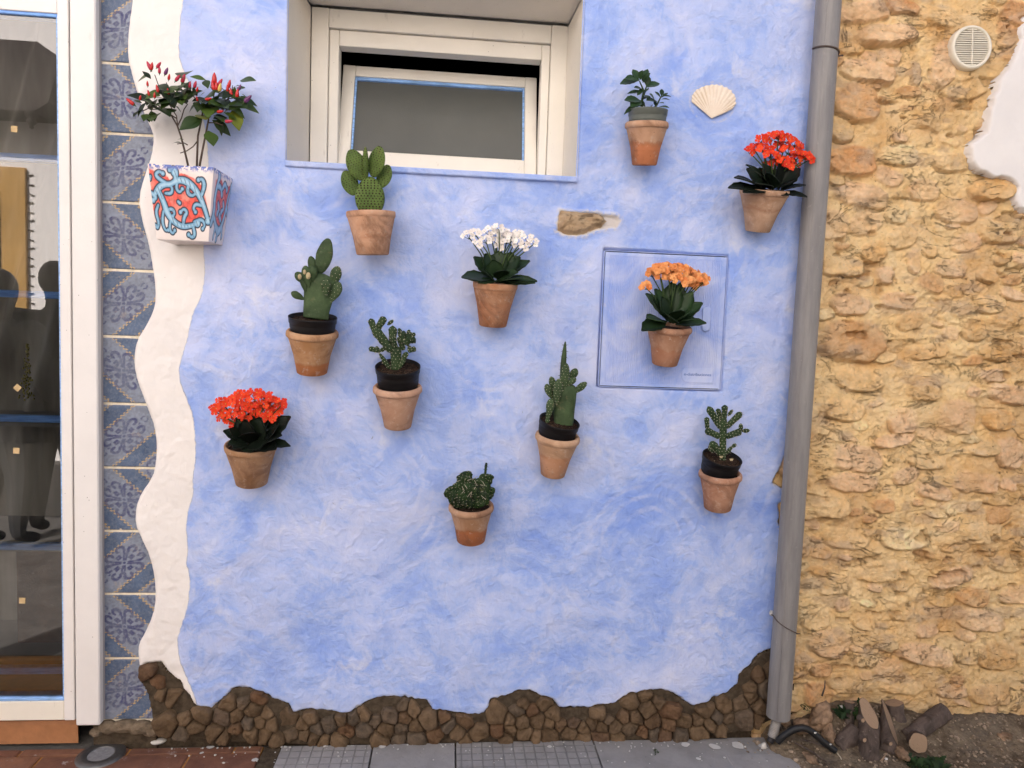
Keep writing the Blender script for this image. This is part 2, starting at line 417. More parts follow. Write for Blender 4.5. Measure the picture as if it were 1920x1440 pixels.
niche = px_poly([(1050, 393), (1075, 397), (1100, 397), (1125, 400), (1160, 404), (1165, 412), (1158, 426), (1120, 431), (1095, 441), (1065, 442), (1043, 433), (1047, 410)])
meter = px_poly([(1134, 467), (1364, 481), (1351, 732), (1121, 724)])

x_lo = min(p[0] for p in wall_poly) - 0.02; x_hi = max(p[0] for p in wall_poly) + 0.02
X, Z = grid(x_lo, x_hi, -0.02, Z_TOP, 0.004)
Xw = X + 0.003 * fbm(X * 45, Z * 45, 4, 5); Zw = Z + 0.003 * fbm(X * 45, Z * 45, 4, 9)
jag = sstep(-0.25, 0.0, X - (P(1500, 700).x - 0.12)) + sstep(0.33, 0.15, Z) * sstep(-1.30, -1.05, X)      # torn edges right and below, trowelled edge left
jag = np.clip(jag, 0, 1)
d = poly_sdf(X + (Xw - X) * (0.25 + 2.2 * jag), Z + (Zw - Z) * (0.25 + 2.2 * jag), wall_poly)
dw = np.maximum(np.maximum(WX0 - X, X - WX1), np.maximum(WZ0 - Z, Z - WZ1))          # negative inside the window opening
dm = poly_sdf(X, Z, meter); dn = poly_sdf(Xw * 1.0, Zw, niche)
h = 0.010 * fbm(X * 1.7, Z * 1.7, 3, 3) + 0.0055 * fbm(X * 6, Z * 6, 4, 4) + 0.0032 * fbm(X * 20, Z * 22, 4, 8) * sstep(-0.5, 0.3, fbm(X * 2.1, Z * 2.1, 3, 77)) + 0.0014 * fbm(X * 70, Z * 60, 3, 12)
flat = sstep(0.0, 0.05, dw) * sstep(0.0, 0.03, dm)
h = h * (0.2 + 0.8 * flat)
# lumps where the trowel dragged, a swelling left of the lower flowers
bl = P(375, 690); h += 0.006 * np.exp(-((X - bl.x) ** 2 + (Z - bl.z) ** 2) / 0.05 ** 2)
edge_w = 0.013 - 0.006 * jag
prof = sstep(0.0, 1.0, np.clip(-d / edge_w, 0, 1)) ** 0.55
h_in = h * prof - (1 - prof) * 0.012
y = np.where(d < 0, -h_in, 0.012 + np.clip(d, 0, 0.01) * 3.2)
lip = sstep(0.004, 0.0, dw); y = np.where(dw < 0.004, y + lip * 0.004, y)
y = np.where(dn < 0, y + 0.009 * sstep(0.0, -0.009, dn), y - 0.0035 * np.exp(-(dn / 0.008) ** 2))
y = np.where(dm < 0.006, y + 0.022 * sstep(0.006, 0.0, dm), y)
keep_v = (d < 0.012) & (dw > -0.0045)
kf = keep_v[:-1, :-1] & keep_v[:-1, 1:] & keep_v[1:, 1:] & keep_v[1:, :-1]
V = np.stack([X, y, Z], -1).reshape(-1, 3)
blue = -poly_sdf(X, Z, blue_poly)
shp = P(1336, 192); ds = np.sqrt((X - shp.x) ** 2 + ((Z - shp.z) * 1.2) ** 2)
bare = 0.85 * sstep(0.003, -0.003, dn)
edge = np.minimum(-d * np.where(jag > 0.4, 1, 40), np.minimum(np.abs(dn) + 0.0, 1.0)); edge = np.minimum(edge, np.where(blue > 0, np.abs(ds - 0.070) + 0.006, 1))
F = grid_faces(*X.shape, kf)
V, F, blue_v, edge_v, bare_v = compact(V, F, blue.ravel(), edge.ravel(), bare.ravel())
Bx = P(940, 1385)
blue_wall = thing('plastered_wall', 'blue painted plaster wall with a white wavy band and a row of brown stones along its foot', 'wall', (Bx.x, 0, 0))
mesh('plaster', V, F, M_PLASTER, blue_wall, attrs={'blue': blue_v, 'edge': edge_v, 'bare': bare_v})

# the stone lying open in the plaster
def lump(rx, ry, rz, seg=18, rings=7, seed=0, rough=0.18, flat=0.7):
    vs_, fs = [], []; o = Vector((seed * 3.7, seed * 1.3, seed * 2.1))
    for i in range(rings + 1):
        th = math.pi * i / rings
        for k in range(seg):
            a = 2 * math.pi * k / seg
            v = Vector((math.sin(th) * math.cos(a), math.cos(th), math.sin(th) * math.sin(a)))
            q = v * (1 + rough * mnoise.noise(v * 1.3 + o) * 1.6 + rough * 0.5 * mnoise.noise(v * 3.4 + o))
            m = max(abs(q.x), abs(q.y), abs(q.z)); q = q * (1 - flat * 0.25) + q / m * flat * 0.25 * min(1, q.length)
            vs_.append(Vector((q.x * rx, q.y * ry, q.z * rz)))
    for i in range(rings):
        for k in range(seg):
            k2 = (k + 1) % seg; fs.append((i * seg + k, i * seg + k2, (i + 1) * seg + k2, (i + 1) * seg + k))
    return vs_, fs
def sheet_stone(name, poly_px, depth, bulge, mat, parent, seed, rgb):
    poly = px_poly(poly_px); xs = [p[0] for p in poly]; zs = [p[1] for p in poly]
    A, B = grid(min(xs) - .01, max(xs) + .01, min(zs) - .01, max(zs) + .01, 0.0028)
    dd = poly_sdf(A + 0.004 * fbm(A * 50, B * 50, 3, seed), B + 0.004 * fbm(A * 50, B * 50, 3, seed + 3), poly)
    pr = sstep(0.004, -0.014, dd)
    hh = bulge * pr * (1 + 0.9 * fbm(A * 28, B * 40, 4, seed + 1)) + 0.0025 * fbm(A * 110, B * 110, 3, seed + 2)
    yy = depth - hh
    kv = dd < 0.004; kf_ = kv[:-1, :-1] & kv[:-1, 1:] & kv[1:, 1:] & kv[1:, :-1]
    vv = np.stack([A, yy, B], -1).reshape(-1, 3); ff = grid_faces(*A.shape, kf_)
    cc = np.tile(np.array(rgb), (vv.shape[0], 1)) * (1 + 0.25 * fbm(A * 30, B * 30, 4, seed + 5)).reshape(-1, 1)
    vv, ff, cc = compact(vv, ff, cc)
    return mesh(name, vv, ff, mat, parent, colors=cc)
so = sheet_stone('bare_stone', [(1051, 395), (1100, 399), (1113, 401), (1130, 405), (1137, 413), (1128, 425), (1112, 430), (1092, 439), (1062, 439), (1045, 431), (1049, 411)], 0.007, 0.014, M_RUBBLE, blue_wall, 5, (0.36, 0.25, 0.15))
so['label'] = 'bare golden brown stone left open in the blue plaster'

# ------------------------------------------------------------------ row of brown stones along the foot
def clip(poly, nx_, nz_, c):
    out = []
    for i in range(len(poly)):
        a, b = poly[i], poly[(i + 1) % len(poly)]
        da = a[0] * nx_ + a[1] * nz_ - c; db = b[0] * nx_ + b[1] * nz_ - c
        if da <= 0: out.append(a)
        if (da < 0) != (db < 0) and abs(da - db) > 1e-12:
            t_ = da / (da - db); out.append((a[0] + (b[0] - a[0]) * t_, a[1] + (b[1] - a[1]) * t_))
    return out
def mat_rock():
    t = NT('brown_volcanic_stone', 0.9, 0.15); ob = t.obj(); r = t.rnd()
    n = t.noise(28, 6, 0.68); n2 = t.noise(90, 5, 0.7)
    a = t.mix(r, (0.130, 0.084, 0.048), (0.215, 0.142, 0.082))
    red = t.mr(t.math('FRACT', t.math('MULTIPLY', r, 7.31)), 0.80, 0.9)
    a = t.mix(t.math('MULTIPLY', red, 0.6), a, (0.18, 0.082, 0.042))
    grey = t.mr(t.math('FRACT', t.math('MULTIPLY', r, 13.7)), 0.68, 0.85); a = t.mix(t.math('MULTIPLY', grey, 0.7), a, (0.125, 0.105, 0.085))
    c = t.mix(t.mr(n, 0.35, 0.7), t.mix(1.0, a, (0.66, 0.66, 0.66), 'MULTIPLY'), t.mix(0.3, a, (0.30, 0.20, 0.12)))
    c = t.mix(t.math('MULTIPLY', t.mr(n2, 0.64, 0.74), 0.7), c, (0.27, 0.19, 0.125))
    t.base(c); t.bump(t.math('ADD', t.noise(55, 6, 0.7), t.math('MULTIPLY', t.noise(160, 5, 0.7), 0.4)), 0.012, 1.0)
    return t.m
M_ROCK = mat_rock()
M_BED = simple('dark_mortar', (0.075, 0.056, 0.038), 0.95, 0.1, 0.4, 60, 0.004)
rock_base = [(1452, 1348), (1420, 1364), (1380, 1374), (1330, 1380), (1270, 1388), (1200, 1394), (1100, 1397), (1000, 1399), (900, 1400), (800, 1400), (700, 1400), (600, 1398), (500, 1396),
             (420, 1392), (350, 1388), (300, 1382), (288, 1362), (283, 1330), (276, 1300), (262, 1275)]
rk_poly = px_poly(rock_top + [(1480, 1180), (1482, 1335)] + rock_base)
rn = random.Random(11)
rx0, rx1 = min(p[0] for p in rk_poly), max(p[0] for p in rk_poly); rz0, rz1 = -0.02, max(p[1] for p in rk_poly)
seeds = []
tries = 0
while tries < 60000:
    tries += 1
    x = rn.uniform(rx0, rx1); z = rn.uniform(rz0, rz1)
    big_ = 0.68 + 0.62 * rn.random() ** 1.3
    if all((x - s[0]) ** 2 + ((z - s[1]) * 1.1) ** 2 > (0.0445 * (big_ + s[2]) / 2) ** 2 for s in seeds): seeds.append((x, z, big_))
sx = np.array([s[0] for s in seeds]); sz = np.array([s[1] for s in seeds]); sd_ = poly_sdf(sx, sz, rk_poly)
act = [i for i in range(len(seeds)) if sd_[i] < -0.009]
for i in act:
    x, z, b_ = seeds[i]
    poly = [(x - .07, z - .06), (x + .07, z - .06), (x + .07, z + .06), (x - .07, z + .06)]
    for j in range(len(seeds)):
        if j == i: continue
        X2, Z2, b2 = seeds[j]
        if abs(X2 - x) > .14 or abs(Z2 - z) > .14: continue
        if j not in act and sd_[j] > -0.001: continue
        nx_, nz_ = X2 - x, Z2 - z; L = math.hypot(nx_, nz_); nx_ /= L; nz_ /= L
        w = b_ / (b_ + b2)
        poly = clip(poly, nx_, nz_, x * nx_ + z * nz_ + L * w - 0.0006)
        if len(poly) < 3: break
    if len(poly) < 3: continue
    cx = sum(p[0] for p in poly) / len(poly); cz = sum(p[1] for p in poly) / len(poly)
    # radial outline, rounded a little and roughened
    seg, rings = 20, 7; rad = []
    for k in range(seg):
        a = 2 * math.pi * k / seg; dx, dz = math.cos(a), math.sin(a); best = 0.065
        for m in range(len(poly)):
            p, q = poly[m], poly[(m + 1) % len(poly)]
            ex, ez = q[0] - p[0], q[1] - p[1]; den = dx * ez - dz * ex
            if abs(den) < 1e-9: continue
            t_ = ((p[0] - cx) * ez - (p[1] - cz) * ex) / den; u_ = ((p[0] - cx) * dz - (p[1] - cz) * dx) / den
            if t_ > 0 and -1e-6 <= u_ <= 1 + 1e-6: best = min(best, t_)
        qs = np.linspace(0.15, 1.0, 18); sdq = poly_sdf(cx + dx * best * qs, cz + dz * best * qs, rk_poly)
        bad = np.nonzero(sdq > 0.0015)[0]
        if len(bad): best *= float(qs[max(0, bad[0] - 1)])
        rad.append(best)
    rad = [min(rad[k], 0.5 * (rad[k - 1] + rad[(k + 1) % seg]) * 1.22) for k in range(seg)]
    if sorted(rad)[len(rad) // 2] < 0.008: continue
    thick = rn.uniform(0.018, 0.032); tilt = (rn.uniform(-.22, .22), rn.uniform(-.22, .22)); vs_, fs = [], []
    o_ = Vector((i * 1.7, 3.1, i * .9))
    for g in range(rings):
        s_ = (1.0, 1.0, 0.95, 0.84, 0.62, 0.33, 0.0)[g]; pr_ = (-0.5, 0.30, 0.72, 0.95, 1.02, 1.04, 1.03)[g]
        for k in range(seg if g < rings - 1 else 1):
            a = 2 * math.pi * k / seg; rr = rad[k] * s_
            dx, dz = math.cos(a) * rr, math.sin(a) * rr
            hh = thick * pr_ + (tilt[0] * dx + tilt[1] * dz) * min(1, max(0, pr_)) + (0.0075 * mnoise.noise(Vector((dx * 55, dz * 55, 0)) + o_) + 0.0035 * mnoise.noise(Vector((dx * 140, dz * 140, 3)) + o_)) * max(0, pr_)
            jit = 1 + 0.10 * mnoise.noise(Vector((math.cos(a) * 2, math.sin(a) * 2, g)) + o_)
            vs_.append((cx + dx * jit, 0.012 - hh, cz + dz * jit))
    for g in range(rings - 2):
        for k in range(seg):
            k2 = (k + 1) % seg; fs.append((g * seg + k, (g + 1) * seg + k, (g + 1) * seg + k2, g * seg + k2))
    top = (rings - 1) * seg
    for k in range(seg): fs.append(((rings - 2) * seg + k, top, (rings - 2) * seg + (k + 1) % seg))
    mesh('stone', vs_, fs, M_ROCK, blue_wall)
# mortar bed behind the stones and the plain house wall round them
Xb, Zb = grid(rx0 - .02, rx1 + .005, -0.03, rz1 + .01, 0.005)
db = poly_sdf(Xb, Zb, rk_poly); yb_ = 0.003 - 0.004 * fbm(Xb * 40, Zb * 40, 4, 5) + 0.02 * sstep(0.0, 0.006, db)
kb = db < 0.006; kb = kb[:-1, :-1] & kb[:-1, 1:] & kb[1:, 1:] & kb[1:, :-1]
Vb, Fb = compact(np.stack([Xb, yb_, Zb], -1).reshape(-1, 3), grid_faces(*Xb.shape, kb))[:2]
mesh('mortar_bed', Vb, Fb, M_BED, blue_wall)
Geo().box((x_lo - 0.02, 0.024, -0.25), (P(1440, 1300).x + 0.10, 0.055, P(0, 1200).z)).obj('mortar_core', M_BED, blue_wall, smooth=False)
M_PLAIN = simple('whitewash', (0.70, 0.69, 0.68), 0.85, 0.2, 0.06, 3, 0.002, 60)
xr_ = P(1548, 0).x
ub = Geo()
ub.box((x_lo, 0.045, P(0, 1190).z), (WX0 - 0.0, 0.32, Z_TOP)); ub.box((WX1, 0.045, P(0, 1190).z), (xr_, 0.32, Z_TOP)); ub.box((WX0, 0.045, P(0, 1190).z), (WX1, 0.32, WZ0 - 0.02))
ub.box((WX0, 0.045, WZ1 + 0.02), (WX1, 0.32, Z_TOP))
ub.obj('wall_core', M_PLAIN, blue_wall, smooth=False)
Geo().box((-6.0, 0.0, Z_TOP), (5.0, 0.32, 5.65)).obj('upper_wall', M_PLAIN, blue_wall, smooth=False)  # unseen; height chosen to keep the street and lower facade in shadow

# ------------------------------------------------------------------ rubble wall right of the downpipe
rs = random.Random(5)
def c8(r, g, b, k=0.94): return np.array(lin(r, g, b)) * k
CREAM, SAND, OCH, ORN, PINK, GREY, BRN = c8(248, 222, 170), c8(230, 192, 136), c8(216, 168, 106), c8(208, 144, 92), c8(232, 192, 154), c8(176, 152, 128), c8(200, 144, 92)
MORT = c8(244, 210, 152)
# px centre, half width, half height, turn, proud (m), colour : stones the photograph shows clearly
shown = [(1668, 62, 62, 22, -8, .030, PINK), (1620, 20, 60, 22, -10, .008, PINK), (1630, 132, 62, 22, 8, .020, PINK), (1612, 190, 48, 40, 0, .014, BRN), (1770, 120, 26, 48, 5, .010, PINK),
         (1812, 165, 55, 22, -12, .012, SAND), (1890, 60, 22, 30, 0, .014, ORN), (1905, 25, 30, 28, 0, .010, ORN), (1720, 138, 10, 26, 0, .008, GREY), (1600, 300, 52, 30, 5, .014, ORN),
         (1690, 290, 45, 20, 0, .008, CREAM), (1790, 305, 40, 20, -5, .010, SAND), (1620, 365, 58, 26, 12, .016, PINK), (1560, 420, 40, 32, 0, .014, PINK), (1870, 350, 50, 30, -10, .022, OCH),
         (1740, 355, 36, 22, 10, .012, PINK), (1800, 395, 45, 26, 5, .010, PINK), (1880, 430, 50, 32, 0, .014, SAND), (1700, 445, 34, 24, -20, .012, SAND), (1645, 470, 30, 20, 0, .010, OCH),
         (1590, 500, 46, 22, 0, .012, SAND), (1668, 515, 22, 18, 0, .014, PINK), (1722, 490, 12, 26, 0, .012, PINK), (1790, 505, 34, 20, 0, .010, PINK), (1855, 518, 20, 16, 10, .016, OCH),
         (1600, 570, 40, 22, 0, .012, PINK), (1690, 565, 40, 18, 0, .008, PINK), (1860, 572, 36, 18, -6, .010, SAND), (1605, 640, 72, 44, 3, .022, BRN), (1830, 620, 26, 24, 0, .014, OCH),
         (1895, 610, 52, 45, -25, .010, OCH), (1750, 660, 40, 16, -10, .012, OCH), (1870, 662, 34, 18, 10, .010, OCH), (1620, 712, 52, 26, 0, .012, SAND), (1740, 728, 35, 26, 0, .024, OCH),
         (1900, 740, 50, 22, 10, .014, PINK), (1800, 782, 42, 38, 3, .020, PINK), (1880, 790, 36, 22, 0, .010, OCH), (1590, 770, 46, 24, 0, .012, SAND), (1700, 790, 34, 28, 0, .010, PINK),
         (1680, 825, 46, 14, -12, .016, PINK), (1850, 840, 40, 18, 8, .010, SAND), (1610, 860, 55, 30, 10, .010, PINK), (1740, 862, 42, 22, 0, .012, SAND), (1900, 850, 34, 34, 0, .012, PINK),
         (1600, 905, 55, 20, 0, .008, PINK), (1830, 905, 50, 22, 5, .010, PINK), (1750, 920, 40, 18, 12, .012, PINK), (1880, 935, 46, 18, 0, .010, SAND), (1560, 950, 44, 26, 0, .014, SAND),
         (1660, 950, 26, 16, 0, .010, BRN), (1590, 1010, 50, 22, 0, .010, SAND), (1700, 1010, 55, 24, 0, .010, CREAM), (1840, 1000, 50, 22, -5, .010, SAND), (1900, 1060, 40, 22, 0, .010, SAND),
         (1660, 1075, 60, 22, -6, .012, SAND), (1790, 1085, 50, 20, -15, .012, PINK), (1570, 1100, 40, 22, 0, .010, SAND), (1625, 1172, 26, 14, 0, .014, SAND), (1700, 1150, 30, 22, 0, .008, SAND),
         (1850, 1170, 56, 24, 8, .012, PINK), (1740, 1230, 68, 22, 10, .022, PINK), (1560, 1210, 46, 30, 10, .010, PINK), (1630, 1240, 34, 16, 0, .008, SAND), (1880, 1235, 44, 30, 0, .010, OCH),
         (1700, 1290, 50, 20, 0, .008, SAND), (1860, 1305, 50, 20, 0, .014, OCH), (1590, 1285, 42, 22, 0, .010, SAND), (1790, 1300, 34, 16, 0, .008, PINK), (1535, 1165, 30, 24, 0, .010, SAND),
         (1482, 865, 30, 34, -30, .012, PINK), (1482, 960, 20, 40, 0, .010, OCH), (1515, 455, 16, 34, 0, .010, PINK), (1600, 88, 30, 12, 0, .010, OCH), (1790, 30, 60, 20, 4, .012, SAND),
         (1700, 10, 40, 14, 0, .010, ORN), (1500, 1250, 30, 30, 0, .010, OCH), (1540, 1310, 34, 26, 0, .010, ORN)]
cell = []
for (a, b, hw, hh_, tr, pr_, cl) in shown:
    p = P(a, b); s_ = MPP(); cell.append([p.x, p.z, hw * s_ * 1.0, hh_ * s_ * 1.0, math.radians(-tr), pr_ * 0.9, cl * rs.uniform(0.9, 1.08), True])
xs0, xs1 = P(1455, 700).x, P(1920, 700).x + 0.62
for _ in range(1200):
    x = rs.uniform(xs0, xs1); z = rs.uniform(0, Z_TOP); hw = rs.uniform(0.022, 0.06) * (1.4 if x > P(1920, 700).x else 1); hh_ = hw * rs.uniform(0.35, 0.75)
    if all(((x - c[0]) / (c[2] + hw)) ** 2 + ((z - c[1]) / (c[3] + hh_)) ** 2 > 0.80 for c in cell):
        cell.append([x, z, hw, hh_, rs.uniform(-.4, .4), rs.uniform(.002, .009), rs.choice([SAND, PINK, OCH, CREAM, PINK, BRN]) * rs.uniform(.85, 1.1), False])
X, Z = grid(xs0, xs1, -0.02, Z_TOP, 0.0036)
wx = X + 0.010 * fbm(X * 18, Z * 18, 4, 21); wz = Z + 0.008 * fbm(X * 18, Z * 18, 4, 31)
F1 = np.full(X.shape, 9.0); F2 = np.full(X.shape, 9.0); ID = np.full(X.shape, -1, dtype=np.int32)
for i, c in enumerate(cell):
    m = (np.abs(X - c[0]) < c[2] * 1.9 + .02) & (np.abs(Z - c[1]) < c[3] * 1.9 + .03 + abs(math.sin(c[4])) * c[2])
    ca, sa = math.cos(c[4]), math.sin(c[4]); ux = wx[m] - c[0]; uz = wz[m] - c[1]
    pw = 2.6; dd = (np.abs((ux * ca + uz * sa) / c[2]) ** pw + np.abs((-ux * sa + uz * ca) / c[3]) ** pw) ** (1 / pw)
    f1 = F1[m]; f2 = F2[m]; idm = ID[m]; new = dd < f1
    F2[m] = np.where(new, f1, np.minimum(f2, dd)); F1[m] = np.where(new, dd, f1); ID[m] = np.where(new, i, idm)
bk = sstep(0.0, 0.10, F2 - F1); ins = sstep(1.06, 0.80, F1) * bk
proud = np.array([c[5] for c in cell])[ID]; cz_ = np.array([c[1] for c in cell])[ID]; chh = np.array([c[3] for c in cell])[ID]
low = np.clip((cz_ - Z) / chh, -1, 1)                                   # the undersides stand out, the tops run into the mortar
smear = sstep(-0.1, 0.35, fbm(X * 7 + 3, Z * 9, 4, 41))                  # mortar dragged over the stones
ins2 = ins * (1 - 0.55 * smear)
h = 0.020 * fbm(X * 2.3, Z * 2.6, 3, 51) + 0.014 * fbm(X * 9, Z * 13, 5, 52) + 0.0065 * np.abs(fbm(X * 26, Z * 38, 4, 53)) + 0.003 * fbm(X * 85, Z * 95, 3, 54)
facet = 0.006 * np.floor(4 * vnoise(wx * 22, wz * 26, 61)) / 4
rid = 1 - np.abs(fbm(wx * 7 + 3, wz * 11, 5, 64)) * 2.2; rid2 = 1 - np.abs(fbm(wx * 19, wz * 26, 4, 66)) * 2.0
ledge = sstep(0.42, 0.50, vnoise(wx * 9, wz * 21, 67)) * sstep(0.3, 0.6, vnoise(X * 4, Z * 4, 68))
rough_ = sstep(-0.15, 0.35, fbm(X * 4 + 5, Z * 5 + 2, 3, 72)); h = h + ins2 * (proud * (0.95 + 0.75 * low) + 0.9 * facet) + (0.15 + 0.85 * rough_) * (0.0060 * np.clip(rid, 0, 1) ** 3 + 0.0035 * np.clip(rid2, 0, 1) ** 3) + 0.006 * ledge * rough_
groove = np.exp(-(fbm(X * 4.2 + 9, Z * 8.5, 5, 69) / 0.022) ** 2) * sstep(0.05, 0.3, fbm(X * 3, Z * 3, 3, 70)); h = h - 0.009 * groove * (0.2 + 0.8 * rough_)
crack = np.exp(-((F1 - 1.0) / 0.07) ** 2) * (low > -0.2) * sstep(-0.15, 0.25, fbm(X * 9, Z * 9, 3, 71)) * (0.4 + 0.6 * (low > 0.2))
h = h - 0.007 * crack
hole = sstep(0.80, 0.86, vnoise(wx * 20 + 40, wz * 44, 81) + 0.10 * fbm(X * 60, Z * 60, 3, 83)) * sstep(0.50, 0.60, vnoise(X * 5, Z * 5, 82)); h = h - 0.012 * hole
vd = np.hypot(X - P(1819, 90).x, Z - P(1819, 90).z); h = h * (1 - np.exp(-(vd / 0.085) ** 4)) + 0.012 * np.exp(-(vd / 0.085) ** 4)
y = 0.014 - h
bw_ = poly_sdf(X, Z, wall_poly); y = y + 0.045 * sstep(0.004, -0.006, bw_)
cs = np.array([c[6] for c in cell])[ID]
n_ = fbm(X * 6, Z * 8, 5, 91)[..., None]; n2_ = (fbm(X * 30, Z * 34, 4, 92) + 0.9 * fbm(X * 110, Z * 120, 2, 93))[..., None]
mort = MORT * (1 + 0.12 * n2_) * (1 - 0.0 * n_); mort = mort + (OCH - mort) * np.clip(n_ * 1.3 + 0.15, 0, 0.75)
foot_tint = sstep(0.45, 0.0, Z)[..., None] * 0.35; mort = mort + (c8(176, 140, 90) - mort) * foot_tint; cs = cs + (c8(170, 130, 92) - cs) * foot_tint  # mortar and stones turn browner and darker towards the foot
tint = ins2[..., None] ** 0.7 * 0.72
col = mort * (1 - tint) + cs * (1 + 0.22 * n2_) * tint
dk = np.clip(crack * 0.35 + hole * 0.35, 0, 0.5)[..., None]; col = col * (1 - dk) + c8(104, 62, 30, 0.7) * dk
gp = sstep(0.25, 0.5, fbm(X * 11 + 8, Z * 22, 5, 95))[..., None] * 0.5; col = col * (1 - gp) + c8(176, 150, 128) * gp
col = np.clip(col, 0.01, 0.9)
V = np.stack([X, y, Z], -1).reshape(-1, 3); C = col.reshape(-1, 3)
inside = (F1 < 0.93) & (bk > 0.35)
fi = inside[:-1, :-1] & inside[1:, 1:]; fid = np.where(fi, ID[:-1, :-1], -1)
rubble = thing('rubble_wall', 'rough wall of golden rubble stone and crumbling sandy mortar right of the grey downpipe', 'wall', (P(1740, 1340).x, 0, 0))
FA = grid_faces(*X.shape).reshape(X.shape[0] - 1, X.shape[1] - 1, 4)
uniq, cnt = np.unique(fid, return_counts=True)
big_ids = [u for u, c in sorted(zip(uniq, cnt), key=lambda q: -q[1]) if u >= 0 and c > 60 and cell[u][0] < P(1920, 700).x + 0.25][:280]
isbig = np.isin(fid, big_ids)
mv, mf, mc = compact(V, FA[~isbig].reshape(-1, 4), C)
# normals must run on over the seams between the pieces: every piece takes the normals of the whole face
gy, gx = np.gradient(y, 0.0036); 
NRM = np.stack([gx, -np.ones_like(gx), gy], -1); NRM /= np.linalg.norm(NRM, axis=-1, keepdims=True); NRM = NRM.reshape(-1, 3)
def seam_mesh(name, faces):
    vv, ff, cc, nn = compact(V, faces, C, NRM)
    o = mesh(name, vv, ff, M_RUBBLE, rubble, colors=cc)
    o.data.normals_split_custom_set_from_vertices([tuple(q) for q in nn.tolist()])
    return o
seam_mesh('mortar', FA[~isbig].reshape(-1, 4))
for u in big_ids: seam_mesh('stone', FA[fid == u])
Geo().box((xs0, 0.05, -0.2), (xs1, 0.32, Z_TOP)).obj('wall_core', M_PLAIN, rubble, smooth=False)

# white plaster left on the rubble at the upper right
wp = [(1925, -140), (1930, -20), (1928, 20), (1919, 33), (1913, 53), (1912, 75), (1903, 110), (1893, 128), (1877, 143), (1872, 155), (1870, 167), (1863, 180), (1862, 190), (1857, 210), (1853, 230),
      (1847, 247), (1836, 257), (1820, 267), (1821, 282), (1822, 300), (1828, 312), (1837, 320), (1852, 328), (1867, 333), (1880, 334), (1893, 337), (1900, 343), (1905, 353),
      (1903, 368), (1907, 383), (1917, 397), (1950, 405), (1990, 420), (2060, 400), (2260, 420), (2260, -140)]
wpoly = px_poly(wp, -0.01)
X, Z = grid(P(1812, 200).x, xs1, P(1900, 430).z, Z_TOP, 0.004)
d = poly_sdf(X + 0.007 * fbm(X * 35, Z * 35, 4, 7), Z + 0.007 * fbm(X * 35, Z * 35, 4, 8), wpoly)
prof = sstep(0.0, 1.0, np.clip(-d / 0.008, 0, 1)) ** 0.6
y = np.where(d < 0, -(0.012 + 0.006 * fbm(X * 3, Z * 3, 3, 5) + 0.0015 * fbm(X * 25, Z * 25, 3, 6)) * prof + 0.012 * (1 - prof), 0.05)
kv = d < 0.003; kf = kv[:-1, :-1] & kv[:-1, 1:] & kv[1:, 1:] & kv[1:, :-1]
V2 = np.stack([X, y, Z], -1).reshape(-1, 3); V2, F2_, = compact(V2, grid_faces(*X.shape, kf))[:2]
n2v = len(V2)
o = mesh('plaster_patch', V2, F2_, M_PLASTER, rubble, attrs={'blue': np.full(n2v, -0.1), 'edge': np.full(n2v, 1.0), 'bare': np.zeros(n2v)})
o['label'] = 'smooth white plaster left on the upper right of the rubble'
